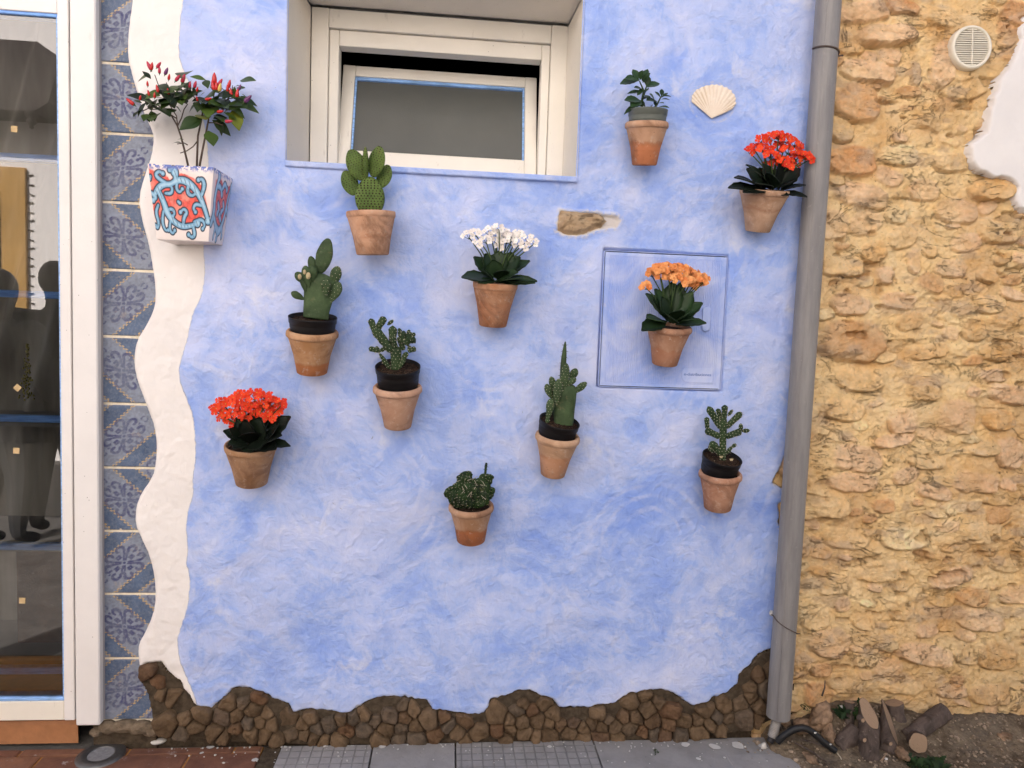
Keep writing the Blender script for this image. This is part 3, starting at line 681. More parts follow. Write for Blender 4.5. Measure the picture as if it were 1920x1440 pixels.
# ------------------------------------------------------------------ patterned tiles between door and plaster
def seg_d(x, z, pts):
    d = np.full(x.shape, 9.0)
    for (ax, az), (bx, bz) in zip(pts[:-1], pts[1:]):
        ex, ez = bx - ax, bz - az; t_ = np.clip(((x - ax) * ex + (z - az) * ez) / (ex * ex + ez * ez + 1e-9), 0, 1)
        d = np.minimum(d, np.hypot(x - ax - ex * t_, z - az - ez * t_))
    return d
def arc(cx, cz, r, a0, a1, n=9, r1=None):
    r1 = r if r1 is None else r1
    return [(cx + (r + (r1 - r) * i / n) * math.cos(math.radians(a0 + (a1 - a0) * i / n)), cz + (r + (r1 - r) * i / n) * math.sin(math.radians(a0 + (a1 - a0) * i / n))) for i in range(n + 1)]
def tile_paint(u, v, seed):
    "u to the right, v up, both -0.5..0.5 ; the pale band runs from the upper left to the lower right"
    wob = 0.006 * fbm(u * 9, v * 9, 3, seed); u = u + wob; v = v + wob
    p = (u + v) / math.sqrt(2); q = (u - v) / math.sqrt(2)                # p across the band, q along it
    cloud = fbm(u * 6, v * 6, 5, seed + 1); gr = fbm(u * 34, v * 34, 3, seed + 2)
    step = np.abs(((q * 15) % 1) - 0.5) * 2                                # stepped border of the band
    bw = 0.235 + 0.022 * (step > 0.5)
    band = np.abs(p) < bw
    corner = np.abs(p) > 0.47 + 0.022 * (step > 0.5)
    B0, B1 = np.array(lin(80, 96, 122)), np.array(lin(122, 130, 146))
    yel, ink = np.array(lin(186, 158, 104)), np.array(lin(32, 34, 92))
    c = B0 * (1 + 0.22 * cloud + 0.10 * gr)[..., None]
    c = np.where((band | corner)[..., None], B1 * (1 + 0.16 * cloud + 0.26 * gr)[..., None], c)
    yl = (np.abs(np.abs(p) - bw) < 0.008) | (np.abs(np.abs(p) - (0.47 + 0.022 * (step > 0.5))) < 0.009)
    c = np.where((yl & (gr > -0.55))[..., None], yel * (1 + 0.2 * cloud)[..., None], c)
    # ornament in a frame stretched along the band
    a, b = q / 1.18, p / 0.92
    ang = math.radians(45); xx = a * math.cos(ang) - b * math.sin(ang); zz = a * math.sin(ang) + b * math.cos(ang)
    d = np.full(u.shape, 9.0)
    for sx_ in (1, -1):
        for sz_ in (1, -1):
            X_, Z_ = xx * sx_, zz * sz_
            curl = arc(0.088, 0.20, 0.064, 200, -60, 10, 0.036); stem = [(0.012, 0.05), (0.016, 0.12), (0.022, 0.19)]
            d = np.minimum(d, seg_d(X_, Z_, stem) - 0.016); d = np.minimum(d, seg_d(X_, Z_, curl) - 0.021)
            d = np.minimum(d, seg_d(Z_, X_, stem) - 0.016); d = np.minimum(d, seg_d(Z_, X_, curl) - 0.021)
            d = np.minimum(d, np.maximum(np.abs(X_ - 0.085) + np.abs(Z_ - 0.085) - 0.050, -(np.hypot(X_ - 0.085, Z_ - 0.085) - 0.004)))
            d = np.minimum(d, np.hypot(X_ - 0.175, Z_ - 0.175) - 0.018)
    d = np.minimum(d, np.hypot(xx, zz) - 0.022)
    for s_ in (1, -1):
        k = seg_d(q * s_, p, arc(0.40, 0, 0.042, 40, 140)); k2 = seg_d(q * s_, p, arc(0.40, 0, 0.042, 220, 320)); d = np.minimum(d, np.minimum(k, k2) - 0.012)
        d = np.minimum(d, np.hypot(q * s_ - 0.56, p) - 0.040); d = np.minimum(d, np.abs(q * s_ - 0.56) * .8 + np.abs(p - 0.05) - 0.03); d = np.minimum(d, np.abs(q * s_ - 0.56) * .8 + np.abs(p + 0.05) - 0.03)
        d = np.minimum(d, seg_d(p * s_, q, arc(0.58, 0, 0.055, 110, 250)) - 0.015); d = np.minimum(d, np.hypot(p * s_ - 0.61, q) - 0.03)
        d = np.minimum(d, seg_d(p * s_, np.abs(q), [(0.53, 0.05), (0.56, 0.11), (0.60, 0.12)]) - 0.014)
    m = sstep(0.004, -0.006, d + 0.012 * gr * 0.4) * (0.85 + 0.15 * gr)
    fade = np.clip(0.72 + 0.5 * cloud, 0.4, 1)
    m = (m * fade)[..., None]; c = c * (1 - m) + ink * m
    return np.clip(c, 0.01, 0.9)
def mat_tile():
    t = NT('painted_glazed_tile', 0.32, 0.28); b = t.attr('Col', out='Color')
    n = t.noise(160, 5, 0.7); c = t.mix(t.math('MULTIPLY', t.mr(n, 0.45, 0.70), 0.35), b, (0.30, 0.31, 0.33))
    c = t.mix(t.math('MULTIPLY', t.mr(t.noise(18, 5, 0.7), 0.62, 0.72), 0.4), c, (0.45, 0.36, 0.26))
    chip_ = t.mr(t.voro(17), 0.05, 0.075); csel = t.mr(t.noise(7, 2), 0.55, 0.58)
    c = t.mix(t.math('MULTIPLY', t.math('SUBTRACT', 1.0, chip_), csel), c, (0.62, 0.53, 0.42))
    t.base(c); t.rough(t.mr(t.noise(30, 4), 0.3, 0.7, 0.22, 0.55)); t.bump(t.noise(45, 5, 0.6), 0.0012)
    return t.m
M_TILE = mat_tile()
M_GROUT = simple('pale_grout', (0.74, 0.66, 0.52), 0.9, 0.1, 0.15, 60, 0.001)
tiled = thing('tile_border', 'column of worn blue patterned ceramic tiles between the white door casing and the white plaster', 'tile border', (P(235, 1350).x, 0, 0))
joints = [-10, 118, 250, 379, 506, 631, 757, 877, 996, 1114, 1235, 1351]
TX0, TX1 = P(184, 700, 0.012).x, P(300, 700, 0.012).x
zj = [P(215, j, 0.010).z for j in joints]; zj = [zj[0] + (zj[0] - zj[1])] + zj
TL = 0.205; cxt = P(232, 700, 0.01).x
for i in range(len(zj) - 1):
    z1, z0 = zj[i] - 0.0022, zj[i + 1] + 0.0022; n_ = 64; tilt = random.Random(i).uniform(-.0012, .0012)
    X, Z = np.meshgrid(np.linspace(TX0 - 0.004, TX1, n_), np.linspace(z0, z1, 100))
    zc = (z0 + z1) / 2; u = (X - cxt) / TL; v = (Z - zc) / (z1 - z0)
    if i % 2: v = -v
    colr = tile_paint(u, v, 100 + i)
    e = np.minimum(Z - z0, z1 - Z); y = 0.010 + 0.0035 * (1 - sstep(0, 0.003, e)) + tilt * v * 2 + 0.0006 * fbm(X * 20, Z * 20, 3, i)
    y = np.where(e < 1e-6, 0.022, y)
    mesh('tile', np.stack([X, y, Z], -1).reshape(-1, 3), grid_faces(100, n_), M_TILE, tiled, colors=colr.reshape(-1, 3))
Geo().box((TX0 - 0.01, 0.0135, zj[-1] - 0.006), (TX1 + 0.02, 0.055, zj[0])).obj('grout', M_GROUT, tiled, smooth=False)
# ------------------------------------------------------------------ ground, paving
M_ASPH = simple('street_concrete', (0.13, 0.122, 0.112), 0.9, 0.2, 0.25, 8, 0.004, 60)
Geo().box((-40, -60, -0.25), (40, -0.62, -0.010)).box((-40, -0.62, -0.25), (40, 0.35, -0.016)).obj('ground', M_ASPH, None, smooth=False, kind='structure')
def mat_slab(groove):
    t = NT('grooved_grey_slab' if groove else 'plain_grey_slab', 0.8, 0.25); co = t.co
    r = t.rnd(); b = t.mix(r, (0.31, 0.295, 0.285), (0.37, 0.35, 0.34))
    c = t.mix(t.mr(t.noise(12, 6, 0.65), 0.35, 0.7), t.mix(1.0, b, (0.75, 0.75, 0.75), 'MULTIPLY'), t.mix(0.25, b, (0.32, 0.3, 0.28)))
    c = t.mix(t.math('MULTIPLY', t.mr(t.noise(45, 6, 0.75), 0.60, 0.72), 0.6), c, (0.085, 0.078, 0.068))
    c = t.mix(t.math('MULTIPLY', t.mr(t.noise(130, 4, 0.7), 0.62, 0.70), 0.5), c, (0.34, 0.33, 0.32))
    h = t.math('ADD', t.math('MULTIPLY', t.noise(150, 5, 0.7), 0.5), t.noise(14, 4, 0.6))
    if groove:
        s = t.sep(co)
        gx = t.math('PINGPONG', t.math('MULTIPLY', s[0], 31.0), 0.5); gy = t.math('PINGPONG', t.math('MULTIPLY', s[1], 31.0), 0.5)
        g = t.mr(t.math('MINIMUM', gx, gy), 0.02, 0.07); c = t.mix(t.math('MULTIPLY', t.math('SUBTRACT', 1.0, g), 0.25), c, (0.07, 0.068, 0.065))
        h = t.math('ADD', h, t.math('MULTIPLY', g, 1.2))
    t.base(c); t.bump(h, 0.0022); return t.m
M_SLAB, M_SLABG = mat_slab(False), mat_slab(True)
pav = thing('pavement', 'grey slab pavement along the foot of the blue wall', None, (P(900, 1388).x, -0.1, 0)); pav['kind'] = 'structure'
def gx(px): return G(px, 1390).x
jx = [531, 701, 854, 1112, 1368]
for i in range(4):
    for rrow, (ya, yb) in enumerate([(-0.004, -0.300), (-0.304, -0.600)]):
        xa, xb = gx(jx[i]) + 0.0025, gx(jx[i + 1]) - 0.0025
        if i == 3: xb = gx(1400)
        Geo().box((xa, yb, -0.015), (xb, ya, 0.0 + 0.0012 * ((i * 7) % 3)), 0.0015).obj('paving_slab', M_SLABG if i in (0, 2) else M_SLAB, pav, smooth=False)
for (a, b) in ((1404, 1500),):
    p0 = G(1360, 1416); Geo().box((p0.x, -0.60, -0.015), (gx(1470), p0.y, 0.002), 0.0015).obj('paving_slab', M_SLAB, pav, smooth=False)
Geo().box((gx(500), -0.6, -0.015), (gx(531), -0.002, -0.004)).obj('joint_filling', M_BED, pav, smooth=False)
Geo().box((gx(1368), -0.2, -0.015), (gx(1450), 0.0, -0.001)).obj('concrete_edge', M_SLAB, pav, smooth=False)

M_CLAY = NT('fired_clay_paver', 0.6, 0.35)
t = M_CLAY; r = t.rnd(); b = t.mix(r, (0.20, 0.088, 0.055), (0.27, 0.13, 0.072)); 
c = t.mix(t.mr(t.noise(9, 5, 0.65, 0.8), 0.35, 0.7), t.mix(1.0, b, (0.62, 0.60, 0.66), 'MULTIPLY'), b)
c = t.mix(t.math('MULTIPLY', t.mr(t.noise(22, 6, 0.7), 0.60, 0.68), 0.75), c, (0.42, 0.38, 0.36)); c = t.mix(t.math('MULTIPLY', t.mr(t.noise(50, 5, 0.7), 0.58, 0.7), 0.4), c, (0.08, 0.05, 0.04))
t.base(c); t.bump(t.noise(40, 6, 0.65), 0.003); M_CLAY = t.m
M_OJ = simple('orange_grout', (0.40, 0.19, 0.055), 0.9, 0.15, 0.35, 40, 0.002)
clay = thing('clay_paving', 'red brown clay paving with orange joints in front of the door', None, (P(200, 1400).x, -0.1, 0)); clay['kind'] = 'structure'
Geo().box((-3.3, -0.60, -0.015), (gx(498), -0.0, -0.0045)).obj('joint', M_OJ, clay, smooth=False)
def ground_prism(name, pts, z0, z1, mat, parent, bev=0.003, smooth=False):
    n = len(pts); c = sum((Vector(p) for p in pts), Vector((0, 0))) / n
    inn = [Vector(p) + (c - Vector(p)).normalized() * bev * 1.6 for p in pts]
    vs_ = [(p[0], p[1], z0) for p in pts] + [(p[0], p[1], z1 - bev) for p in pts] + [(p.x, p.y, z1) for p in inn]
    fs = [tuple(range(2 * n, 3 * n))] + [(i, (i + 1) % n, n + (i + 1) % n, n + i) for i in range(n)] + [(n + i, n + (i + 1) % n, 2 * n + (i + 1) % n, 2 * n + i) for i in range(n)]
    return mesh(name, vs_, fs, mat, parent, smooth)
yj1 = G(300, 1413).y; yj2 = yj1 - 0.145
xs_a = [gx(-320), gx(-130), gx(60), gx(255), gx(447), gx(498)]; xs_b = [gx(-420), gx(-230), gx(-60), gx(106), gx(372), gx(500)]
for xs_, ya, yb in ((xs_a, -0.004, yj1), (xs_b, yj1 - 0.006, yj2), (xs_a, yj2 - 0.006, yj2 - 0.15)):
    for i in range(len(xs_) - 1):
        xa, xb = xs_[i] + 0.003, xs_[i + 1] - 0.003
        ground_prism('paver', [(xa, yb), (xb, yb), (xb, ya), (xa, ya)], -0.012, 0.0 + 0.001 * (i % 3), M_CLAY, clay)

# ------------------------------------------------------------------ recessed ground light, pebble
M_STEEL = simple('brushed_steel', (0.17, 0.165, 0.16), 0.5, 0.5, 0.15, 60, 0.0005, 200, metal=0.85)
M_LENS = simple('frosted_lens', (0.24, 0.235, 0.24), 0.25, 0.5, 0.2, 90, 0.001, 200)
lc = G(189, 1414, 0.004)
gl = thing('ground_light', 'round steel ground light set into the red paving beside the door', 'ground light', (lc.x, lc.y, 0))
T = Matrix.Translation((lc.x, lc.y, 0.002))
Geo().lathe([(0.034, -0.003), (0.036, 0.0030), (0.038, 0.0042), (0.060, 0.0034), (0.066, 0.000), (0.066, -0.006)], 40, T).obj('steel_ring', M_STEEL, gl)
g = Geo().lathe([(0.0005, 0.0010), (0.030, 0.0010), (0.0355, 0.0016)], 32, T); g.obj('lens', M_LENS, gl)
M_PEB = simple('white_pebble_stone', (0.55, 0.53, 0.50), 0.7, 0.3, 0.12, 30, 0.001)
pc = G(298, 1391, 0.006); v_, f_ = lump(0.023, 0.013, 0.008, 14, 8, 3, 0.05, 0.1)
pb = link('pebble', new_mesh('pebble', v_, f_, M_PEB), None, Matrix.Translation((pc.x, pc.y, 0.0085)) @ Matrix.Rotation(0.35, 4, 'Z'))
tag(pb, 'smooth white pebble lying on red paving against the brown stones', 'pebble')

# ------------------------------------------------------------------ earth and gravel at the foot of the rubble wall
def mat_soil():
    t = NT('gravelly_soil', 0.95, 0.1)
    n = t.noise(16, 6, 0.7); c = t.mix(t.mr(n, 0.35, 0.68), (0.085, 0.060, 0.040), (0.25, 0.195, 0.135))
    c = t.mix(t.mr(t.noise(5, 4, 0.6), 0.5, 0.68), c, (0.13, 0.108, 0.085)); c = t.mix(t.math('MULTIPLY', t.mr(t.noise(90, 5, 0.75), 0.60, 0.70), 0.7), c, (0.33, 0.27, 0.20))
    t.base(c); t.bump(t.math('ADD', t.noise(60, 6, 0.75), t.math('MULTIPLY', t.voro(110), 0.5)), 0.007); return t.m
M_SOIL = mat_soil()
sx0, sx1 = gx(1372), P(1920, 1390).x + 0.62
X, Y = grid(sx0, sx1, -0.62, 0.02, 0.005)
px_x = lambda a: gx(a)
edge_ = X - (gx(1410) + 0.02 + np.clip(-Y - 0.06, 0, 1) * 0.35 + 0.03 * fbm(X * 14, Y * 14, 3, 3))
Zs = -0.022 + 0.030 * sstep(0.0, 0.05, edge_)
Zs += 0.050 * np.exp(-((X - gx(1600)) / 0.17) ** 2) * np.exp(-((Y + 0.02) / 0.11) ** 2) + 0.028 * sstep(-0.16, 0.0, Y) * sstep(0.0, 0.08, edge_) + 0.03 * sstep(-0.10, 0.0, Y) * sstep(gx(1500), gx(1560), X)
Zs += (0.006 * fbm(X * 22, Y * 22, 4, 5) + 0.0045 * fbm(X * 70, Y * 70, 3, 6)) * sstep(0, 0.04, edge_)
def soil_z(x, y_):
    j = int(round((x - sx0) / (sx1 - sx0) * (X.shape[1] - 1))); i = int(round((y_ + 0.62) / 0.64 * (X.shape[0] - 1)))
    return float(Zs[max(0, min(X.shape[0] - 1, i)), max(0, min(X.shape[1] - 1, j))])
mesh('soil', np.stack([X, Y, Zs], -1).reshape(-1, 3), grid_faces(*X.shape), M_SOIL, None, kind='structure')
M_GRAV = simple('mixed_gravel', (0.26, 0.20, 0.145), 0.9, 0.15, 0.7, 45, 0.003)
gg = Geo(); rg = random.Random(4)
for i in range(900):
    x = rg.uniform(gx(1385), gx(1990)); y_ = -0.015 - rg.random() ** 1.4 * 0.24
    if x < gx(1440) and rg.random() < .5: continue
    s_ = rg.uniform(0.0018, 0.0055) * (1.8 if rg.random() < .06 else 1)
    gg.ball((x, y_, max(soil_z(x, y_), -0.002) + s_ * 0.3), (s_ * rg.uniform(.7, 1.4), s_ * rg.uniform(.7, 1.4), s_ * .7), 5, 3, Matrix.Rotation(rg.random() * 3, 4, 'Z') @ Matrix.Rotation(rg.random(), 4, 'X'))
go = gg.obj('gravel', M_GRAV, None, smooth=False, kind='stuff'); tag(go, 'loose gravel and crumbs of mortar on the earth by the logs', 'gravel')
# crumbs of plaster fallen along the paving
gg = Geo()
for i in range(150):
    a = rg.uniform(300, 1450); p = G(a, 1393 + rg.random() ** 2 * 40); s_ = rg.uniform(0.0012, 0.0035)
    gg.ball((p.x, min(p.y, -0.012), s_ * .5 + .001), (s_ * 1.3, s_, s_ * .6), 5, 3, Matrix.Rotation(rg.random() * 3, 4, 'Z'))
go = gg.obj('plaster_crumbs', M_PEB, None, smooth=False, kind='stuff'); tag(go, 'small pale crumbs of plaster scattered along the edge of the paving', 'crumbs')
for (a, b, s_) in ((1383, 1400, .020), (1340, 1402, .016), (1286, 1398, .012), (1428, 1400, .012), (1030, 1402, .008), (716, 1402, .010), (1310, 1425, .008), (478, 1427, .009), (1452, 1398, .013), (395, 1402, .010), (378, 1414, .006)):
    p = G(a, b); v_ = []; n_ = 12
    for k in range(n_):
        an = 2 * math.pi * k / n_; rr = s_ * (1 + 0.5 * mnoise.noise(Vector((math.cos(an), math.sin(an), a * .1)))); v_.append((p.x + math.cos(an) * rr, min(p.y + math.sin(an) * rr * .9, -.004), 0.0042))
    mesh('paint_splash', v_ + [(p.x, p.y, 0.005)], [(k, (k + 1) % n_, n_) for k in range(n_)], M_PEB, pav if a > 500 else clay)

# ------------------------------------------------------------------ glazed door at the left
def mat_white(name, base, dark):
    t = NT(name, 0.45, 0.4)
    c = t.mix(t.mr(t.noise(6, 5, 0.6), 0.35, 0.7), base, tuple(b * 0.93 for b in base))
    st = t.noise(40, 6, 0.7, co=t.map(scale=(1, 1, 0.25))); c = t.mix(t.math('MULTIPLY', t.mr(st, 0.63, 0.74), dark), c, (0.42, 0.37, 0.30))
    sp = t.mr(t.voro(52), 0.045, 0.075); sel = t.mr(t.noise(19, 3), 0.50, 0.56); c = t.mix(t.math('MULTIPLY', t.math('SUBTRACT', 1.0, sp), sel), c, (0.13, 0.115, 0.10))
    t.base(c); t.bump(t.noise(160, 5, 0.65), 0.0006); return t.m
M_WHITE = mat_white('white_lacquer', (0.76, 0.735, 0.715), 0.35)
M_CREAM = mat_white('cream_paint', (0.80, 0.755, 0.66), 0.5)
M_REVEAL = mat_white('cream_render', (0.80, 0.74, 0.64), 0.6)
def mat_bluepaint(n_, c_):
    t = NT(n_, 0.4, 0.4); st = t.noise(14, 5, 0.65, co=t.map(scale=(1, 1, 9)))
    t.base(t.mix(t.mr(st, 0.35, 0.65), tuple(k * 0.75 for k in c_), tuple(min(1, k * 1.35) for k in c_))); t.bump(st, 0.0006); return t.m
M_BLUEBAR = mat_bluepaint('blue_bar_paint', (0.17, 0.36, 0.86)); M_LIGHTBLUE = mat_bluepaint('light_blue_paint', (0.24, 0.42, 0.74))
M_DARKGAP = simple('dark_rubber_and_shade', (0.03, 0.028, 0.03), 0.7, 0.3, 0.2)
M_TERRA = simple('terracotta_step', (0.36, 0.165, 0.075), 0.55, 0.35, 0.25, 12, 0.0015)
def mat_glass(n_, ior, tint=(1, 1, 1)):
    m = bpy.data.materials.new(n_); m.use_nodes = True; nt = m.node_tree; nt.nodes.clear()
    o_ = nt.nodes.new('ShaderNodeOutputMaterial'); mx = nt.nodes.new('ShaderNodeMixShader'); tr = nt.nodes.new('ShaderNodeBsdfTransparent'); gl_ = nt.nodes.new('ShaderNodeBsdfGlossy')
    fr = nt.nodes.new('ShaderNodeFresnel'); fr.inputs[0].default_value = ior; gl_.inputs['Roughness'].default_value = 0.0; tr.inputs[0].default_value = (*tint, 1)
    nt.links.new(fr.outputs[0], mx.inputs[0]); nt.links.new(tr.outputs[0], mx.inputs[1]); nt.links.new(gl_.outputs[0], mx.inputs[2]); nt.links.new(mx.outputs[0], o_.inputs[0]); return m
M_GLASS = mat_glass('window_glass', 2.6, (0.93, 0.95, 0.93))
YF = -0.006                                                                # face of the door leaf
door = thing('glazed_door', 'white glazed door with blue glazing bars and mirror like panes at the left', 'door', (P(60, 1352, YF).x, YF, P(60, 1352, YF).z))
xg = P(113.5, 700, YF).x; xs1_ = P(134, 700, YF).x; xl = P(-330, 700, YF).x
ztop = Z_TOP + 0.02; zb0 = P(60, 1352, YF).z; zb1 = P(60, 1316, YF).z; zt0 = P(60, 21, YF).z
Geo().box((xg, YF, zb0), (xs1_, 0.04, ztop), 0.002).obj('stile', M_WHITE, door, smooth=False)
Geo().box((xl - 0.04, YF, zb0), (xl, 0.04, ztop), 0.002).obj('stile', M_WHITE, door, smooth=False)
Geo().box((xl + .0005, YF + 0.001, zb0 + 0.0008), (xg - 0.0005, 0.04, zb1), 0.002).obj('bottom_rail', M_CREAM, door, smooth=False)
Geo().box((xl + .0005, YF + 0.001, zt0), (xg - 0.0005, 0.04, ztop - 0.001), 0.002).obj('top_rail', M_WHITE, door, smooth=False)
YG = 0.006
Geo().box((xl + .001, YF + 0.003, zb1 + 0.0005), (xg - .001, 0.040, zb1 + 0.011), 0.002).obj('glazing_bead', M_LIGHTBLUE, door, smooth=False)
Geo().box((xl + .001, YF + 0.004, zt0 - 0.009), (xg - .001, 0.040, zt0 - 0.0005), 0.002).obj('glazing_bead', M_BLUEBAR, door, smooth=False)
Geo().box((xg - 0.0045, YF + 0.003, zb1 + 0.012), (xg - 0.0006, 0.038, zt0 - 0.010), 0.001).obj('glazing_bead', M_LIGHTBLUE, door, smooth=False)
Geo().add([(xl, YG, zb1), (xg - .0047, YG, zb1), (xg - .0047, YG, zt0 - .002), (xl, YG, zt0 - .002)], [(0, 1, 2, 3)]).obj('pane', M_GLASS, door, smooth=False)
for yy_, h_ in ((296, 12.5), (552, 12.5), (785, 12.5), (1025, 12.5), (1257, 13)):
    p = P(56, yy_, 0.016); hz = h_ * MPP(0.016) / 2
    Geo().box((xl + .002, YG + 0.006, p.z - hz), (xg - 0.0055, 0.034, p.z + hz), 0.0015).obj('glazing_bar', M_BLUEBAR, door, smooth=False)
M_STICK = simple('paper_sticker', (0.52, 0.38, 0.20), 0.7, 0.2, 0.2, 80)
for (a, b, rot) in ((27, 242, 0.05), (33, 727, 0.7), (31, 845, 0.05), (42, 1126, 0.03)):
    p = P(a, b, YG); s_ = 0.0085; g = Geo().box((-s_, -0.0012, -s_), (s_, -0.0003, s_), 0, Matrix.Translation(p) @ Matrix.Rotation(rot, 4, 'Y')); g.obj('sticker', M_STICK, door, smooth=False)
cas = thing('door_casing', 'flat white casing board standing proud between the glazed door and the tiles', 'door casing', (P(160, 1360, -.024).x, -0.024, P(160, 1360, -.024).z))
xc0, xc1 = P(136, 700, -0.024).x, P(183, 700, -0.024).x; zc0 = P(165, 1361, -0.024).z
Geo().box((xc0, -0.024, zc0), (xc1, 0.0, ztop), 0.0035).obj('board', M_WHITE, cas, smooth=False)
M_EDGE = mat_white('grey_board_edge', (0.42, 0.39, 0.40), 0.8)  # side strip coloured greyer than the board face
Geo().box((xc0 + .001, 0.0005, zc0 + 0.003), (xc1 - 0.0008, 0.012, ztop), 0.001).obj('backing_strip', M_EDGE, cas, smooth=False)
Geo().box((xs1_ + 0.0002, 0.004, zb0), (xc0 + .004, 0.03, ztop)).obj('rubber_seal', M_DARKGAP, door, smooth=False)
# the room behind the door
M_CURT = NT('grey_brown_curtain', 0.9, 0.1); M_CURT.base(M_CURT.mix(M_CURT.mr(M_CURT.noise(5, 3, 0.5, co=M_CURT.map(scale=(3, 1, 0.4))), .3, .7), (0.17, 0.155, 0.135), (0.34, 0.32, 0.29))); M_CURT = M_CURT.m
M_ROOM = simple('room_grey', (0.24, 0.23, 0.22), 0.8, 0.2, 0.1, 5); M_WOOD = simple('dark_brown_board', (0.12, 0.055, 0.03), 0.5, 0.4, 0.5, 9, 0.001)
room = thing('display_case', 'dim display case with grey curtain and shelves behind the door glass', 'display case', (P(0, 1340).x, 0.3, P(60, 1340, .2).z))
zc = P(60, 830, 0.30).z
n_ = 80; X, Z = np.meshgrid(np.linspace(xl - 0.3, xg + 0.35, n_), np.linspace(zc, ztop, 30))
lean = (Z - zc) * 0.28
y = 0.30 + 0.014 * np.sin((X - lean) * 46) + 0.010 * np.sin((X - lean) * 87 + 1) + 0.006 * fbm(X * 9, Z * 3, 3, 2)
mesh('curtain', np.stack([X, y, Z], -1).reshape(-1, 3), grid_faces(30, n_), M_CURT, room)
def zroom(a, yd=0.2): return P(60, a, yd).z
Geo().box((xl - .3, 0.06, zroom(800, .06)), (xg + 0.3, 0.42, zroom(790, .06))).obj('shelf', M_ROOM, room, smooth=False)
Geo().box((xl - .3, 0.40, zb0), (xg + 0.3, 0.43, zroom(780, .4))).obj('back_panel', M_CURT, room, smooth=False)
Geo().box((xl - .3, 0.06, zroom(1034, .06)), (xg + 0.3, 0.40, zroom(1024, .06))).obj('shelf', M_ROOM, room, smooth=False)
Geo().box((P(24, 1100, .10).x, 0.12, zroom(1205, .12)), (xg + 0.2, 0.14, zroom(1030, .12))).obj('brown_board', M_WOOD, room, smooth=False)
Geo().box((xl - .3, 0.05, zroom(1300, .05)), (xg + 0.3, 0.40, zroom(1262, .05)), .004).obj('plinth', M_ROOM, room, smooth=False)
Geo().box((xl - .3, 0.10, zroom(1260, .10)), (xg + 0.3, 0.40, zroom(1236, .10)), .004).obj('plinth', M_ROOM, room, smooth=False)
Geo().box((xl - .35, 0.44, -0.1), (xg + 0.4, 0.46, ztop)).box((xg + 0.38, 0.10, -0.1), (xg + 0.40, 0.46, ztop)).box((xl - 0.4, 0.045, -0.1), (xl - 0.38, 0.46, ztop)).box((xl - 0.4, 0.045, -0.12), (xg + 0.4, 0.46, -0.1)).obj('case_shell', M_DARKGAP, room, smooth=False)
# tinsel cone on the shelf
gt = Geo(); rg = random.Random(8); base_ = P(50, 752, 0.20); tip_ = P(51, 646, 0.20)
for i in range(120):
    k = rg.random(); p = base_.lerp(tip_, k); w = 0.016 * (1 - k) + 0.002; gt.ball(p + Vector((rg.uniform(-w, w), rg.uniform(-w, w), 0)), (0.003, 0.003, 0.004), 5, 3)
M_TINS = simple('gold_green_tinsel', (0.30, 0.27, 0.08), 0.3, 0.6, 0.8, 120, metal=0.5)
tn = gt.obj('tinsel_cone', M_TINS, None); tag(tn, 'small gold and green tinsel cone behind the door glass', 'ornament')

# threshold under the door
p = P(150, 1360, 0); st0 = G(70, 1396).y
th = thing('door_step', 'terracotta door step with a rounded orange nosing under the white door', 'door step', (P(60, 1370).x, -0.03, 0))
zt_ = P(60, 1353, -0.006).z
for (xa, xb) in ((gx(-420), gx(-212)), (gx(-210), gx(3)), (gx(5), gx(150))):
    prof = [(0.03, zt_ - .001), (0.0, zt_ - 0.001), (st0 + 0.020, zt_ - 0.004), (st0 + 0.008, zt_ - 0.009), (st0 + 0.002, zt_ - 0.018), (st0, zt_ - 0.030), (st0 + 0.004, 0.012), (st0 + 0.004, 0.0005), (0.03, 0.0005)]
    vs_ = [(xa, a_, b_) for a_, b_ in prof] + [(xb, a_, b_) for a_, b_ in prof]; m_ = len(prof)
    fs = [(i, (i + 1) % m_, m_ + (i + 1) % m_, m_ + i) for i in range(m_)] + [tuple(range(m_))[::-1], tuple(range(m_, 2 * m_))]
    mesh('step_tile', vs_, fs, M_TERRA, th, smooth=False)
# rubble at the foot of the tiles
for i, (a, b, w_, h_) in enumerate(((200, 1366, 20, 12), (232, 1364, 26, 12), (262, 1366, 22, 13), (180, 1374, 12, 7), (282, 1370, 16, 14))):
    p = P(a, b, 0.0); v_, f_ = lump(w_ * .0016, 0.018, h_ * .0016, 14, 7, i + 20, 0.2, 0.6)
    link('stone', new_mesh('stone', v_, f_, simple('crumbling_mortar', (0.17, 0.13, 0.09), 0.95, 0.1, 0.5, 40, 0.005) if i == 0 else bpy.data.materials['crumbling_mortar']), tiled, Matrix.Translation((p.x, 0.008, p.z)))
Geo().box((TX0 - .02, 0.012, -0.02), (P(290, 1350).x, 0.05, zj[-1] - 0.007)).obj('mortar_bed', M_BED, tiled, smooth=False)

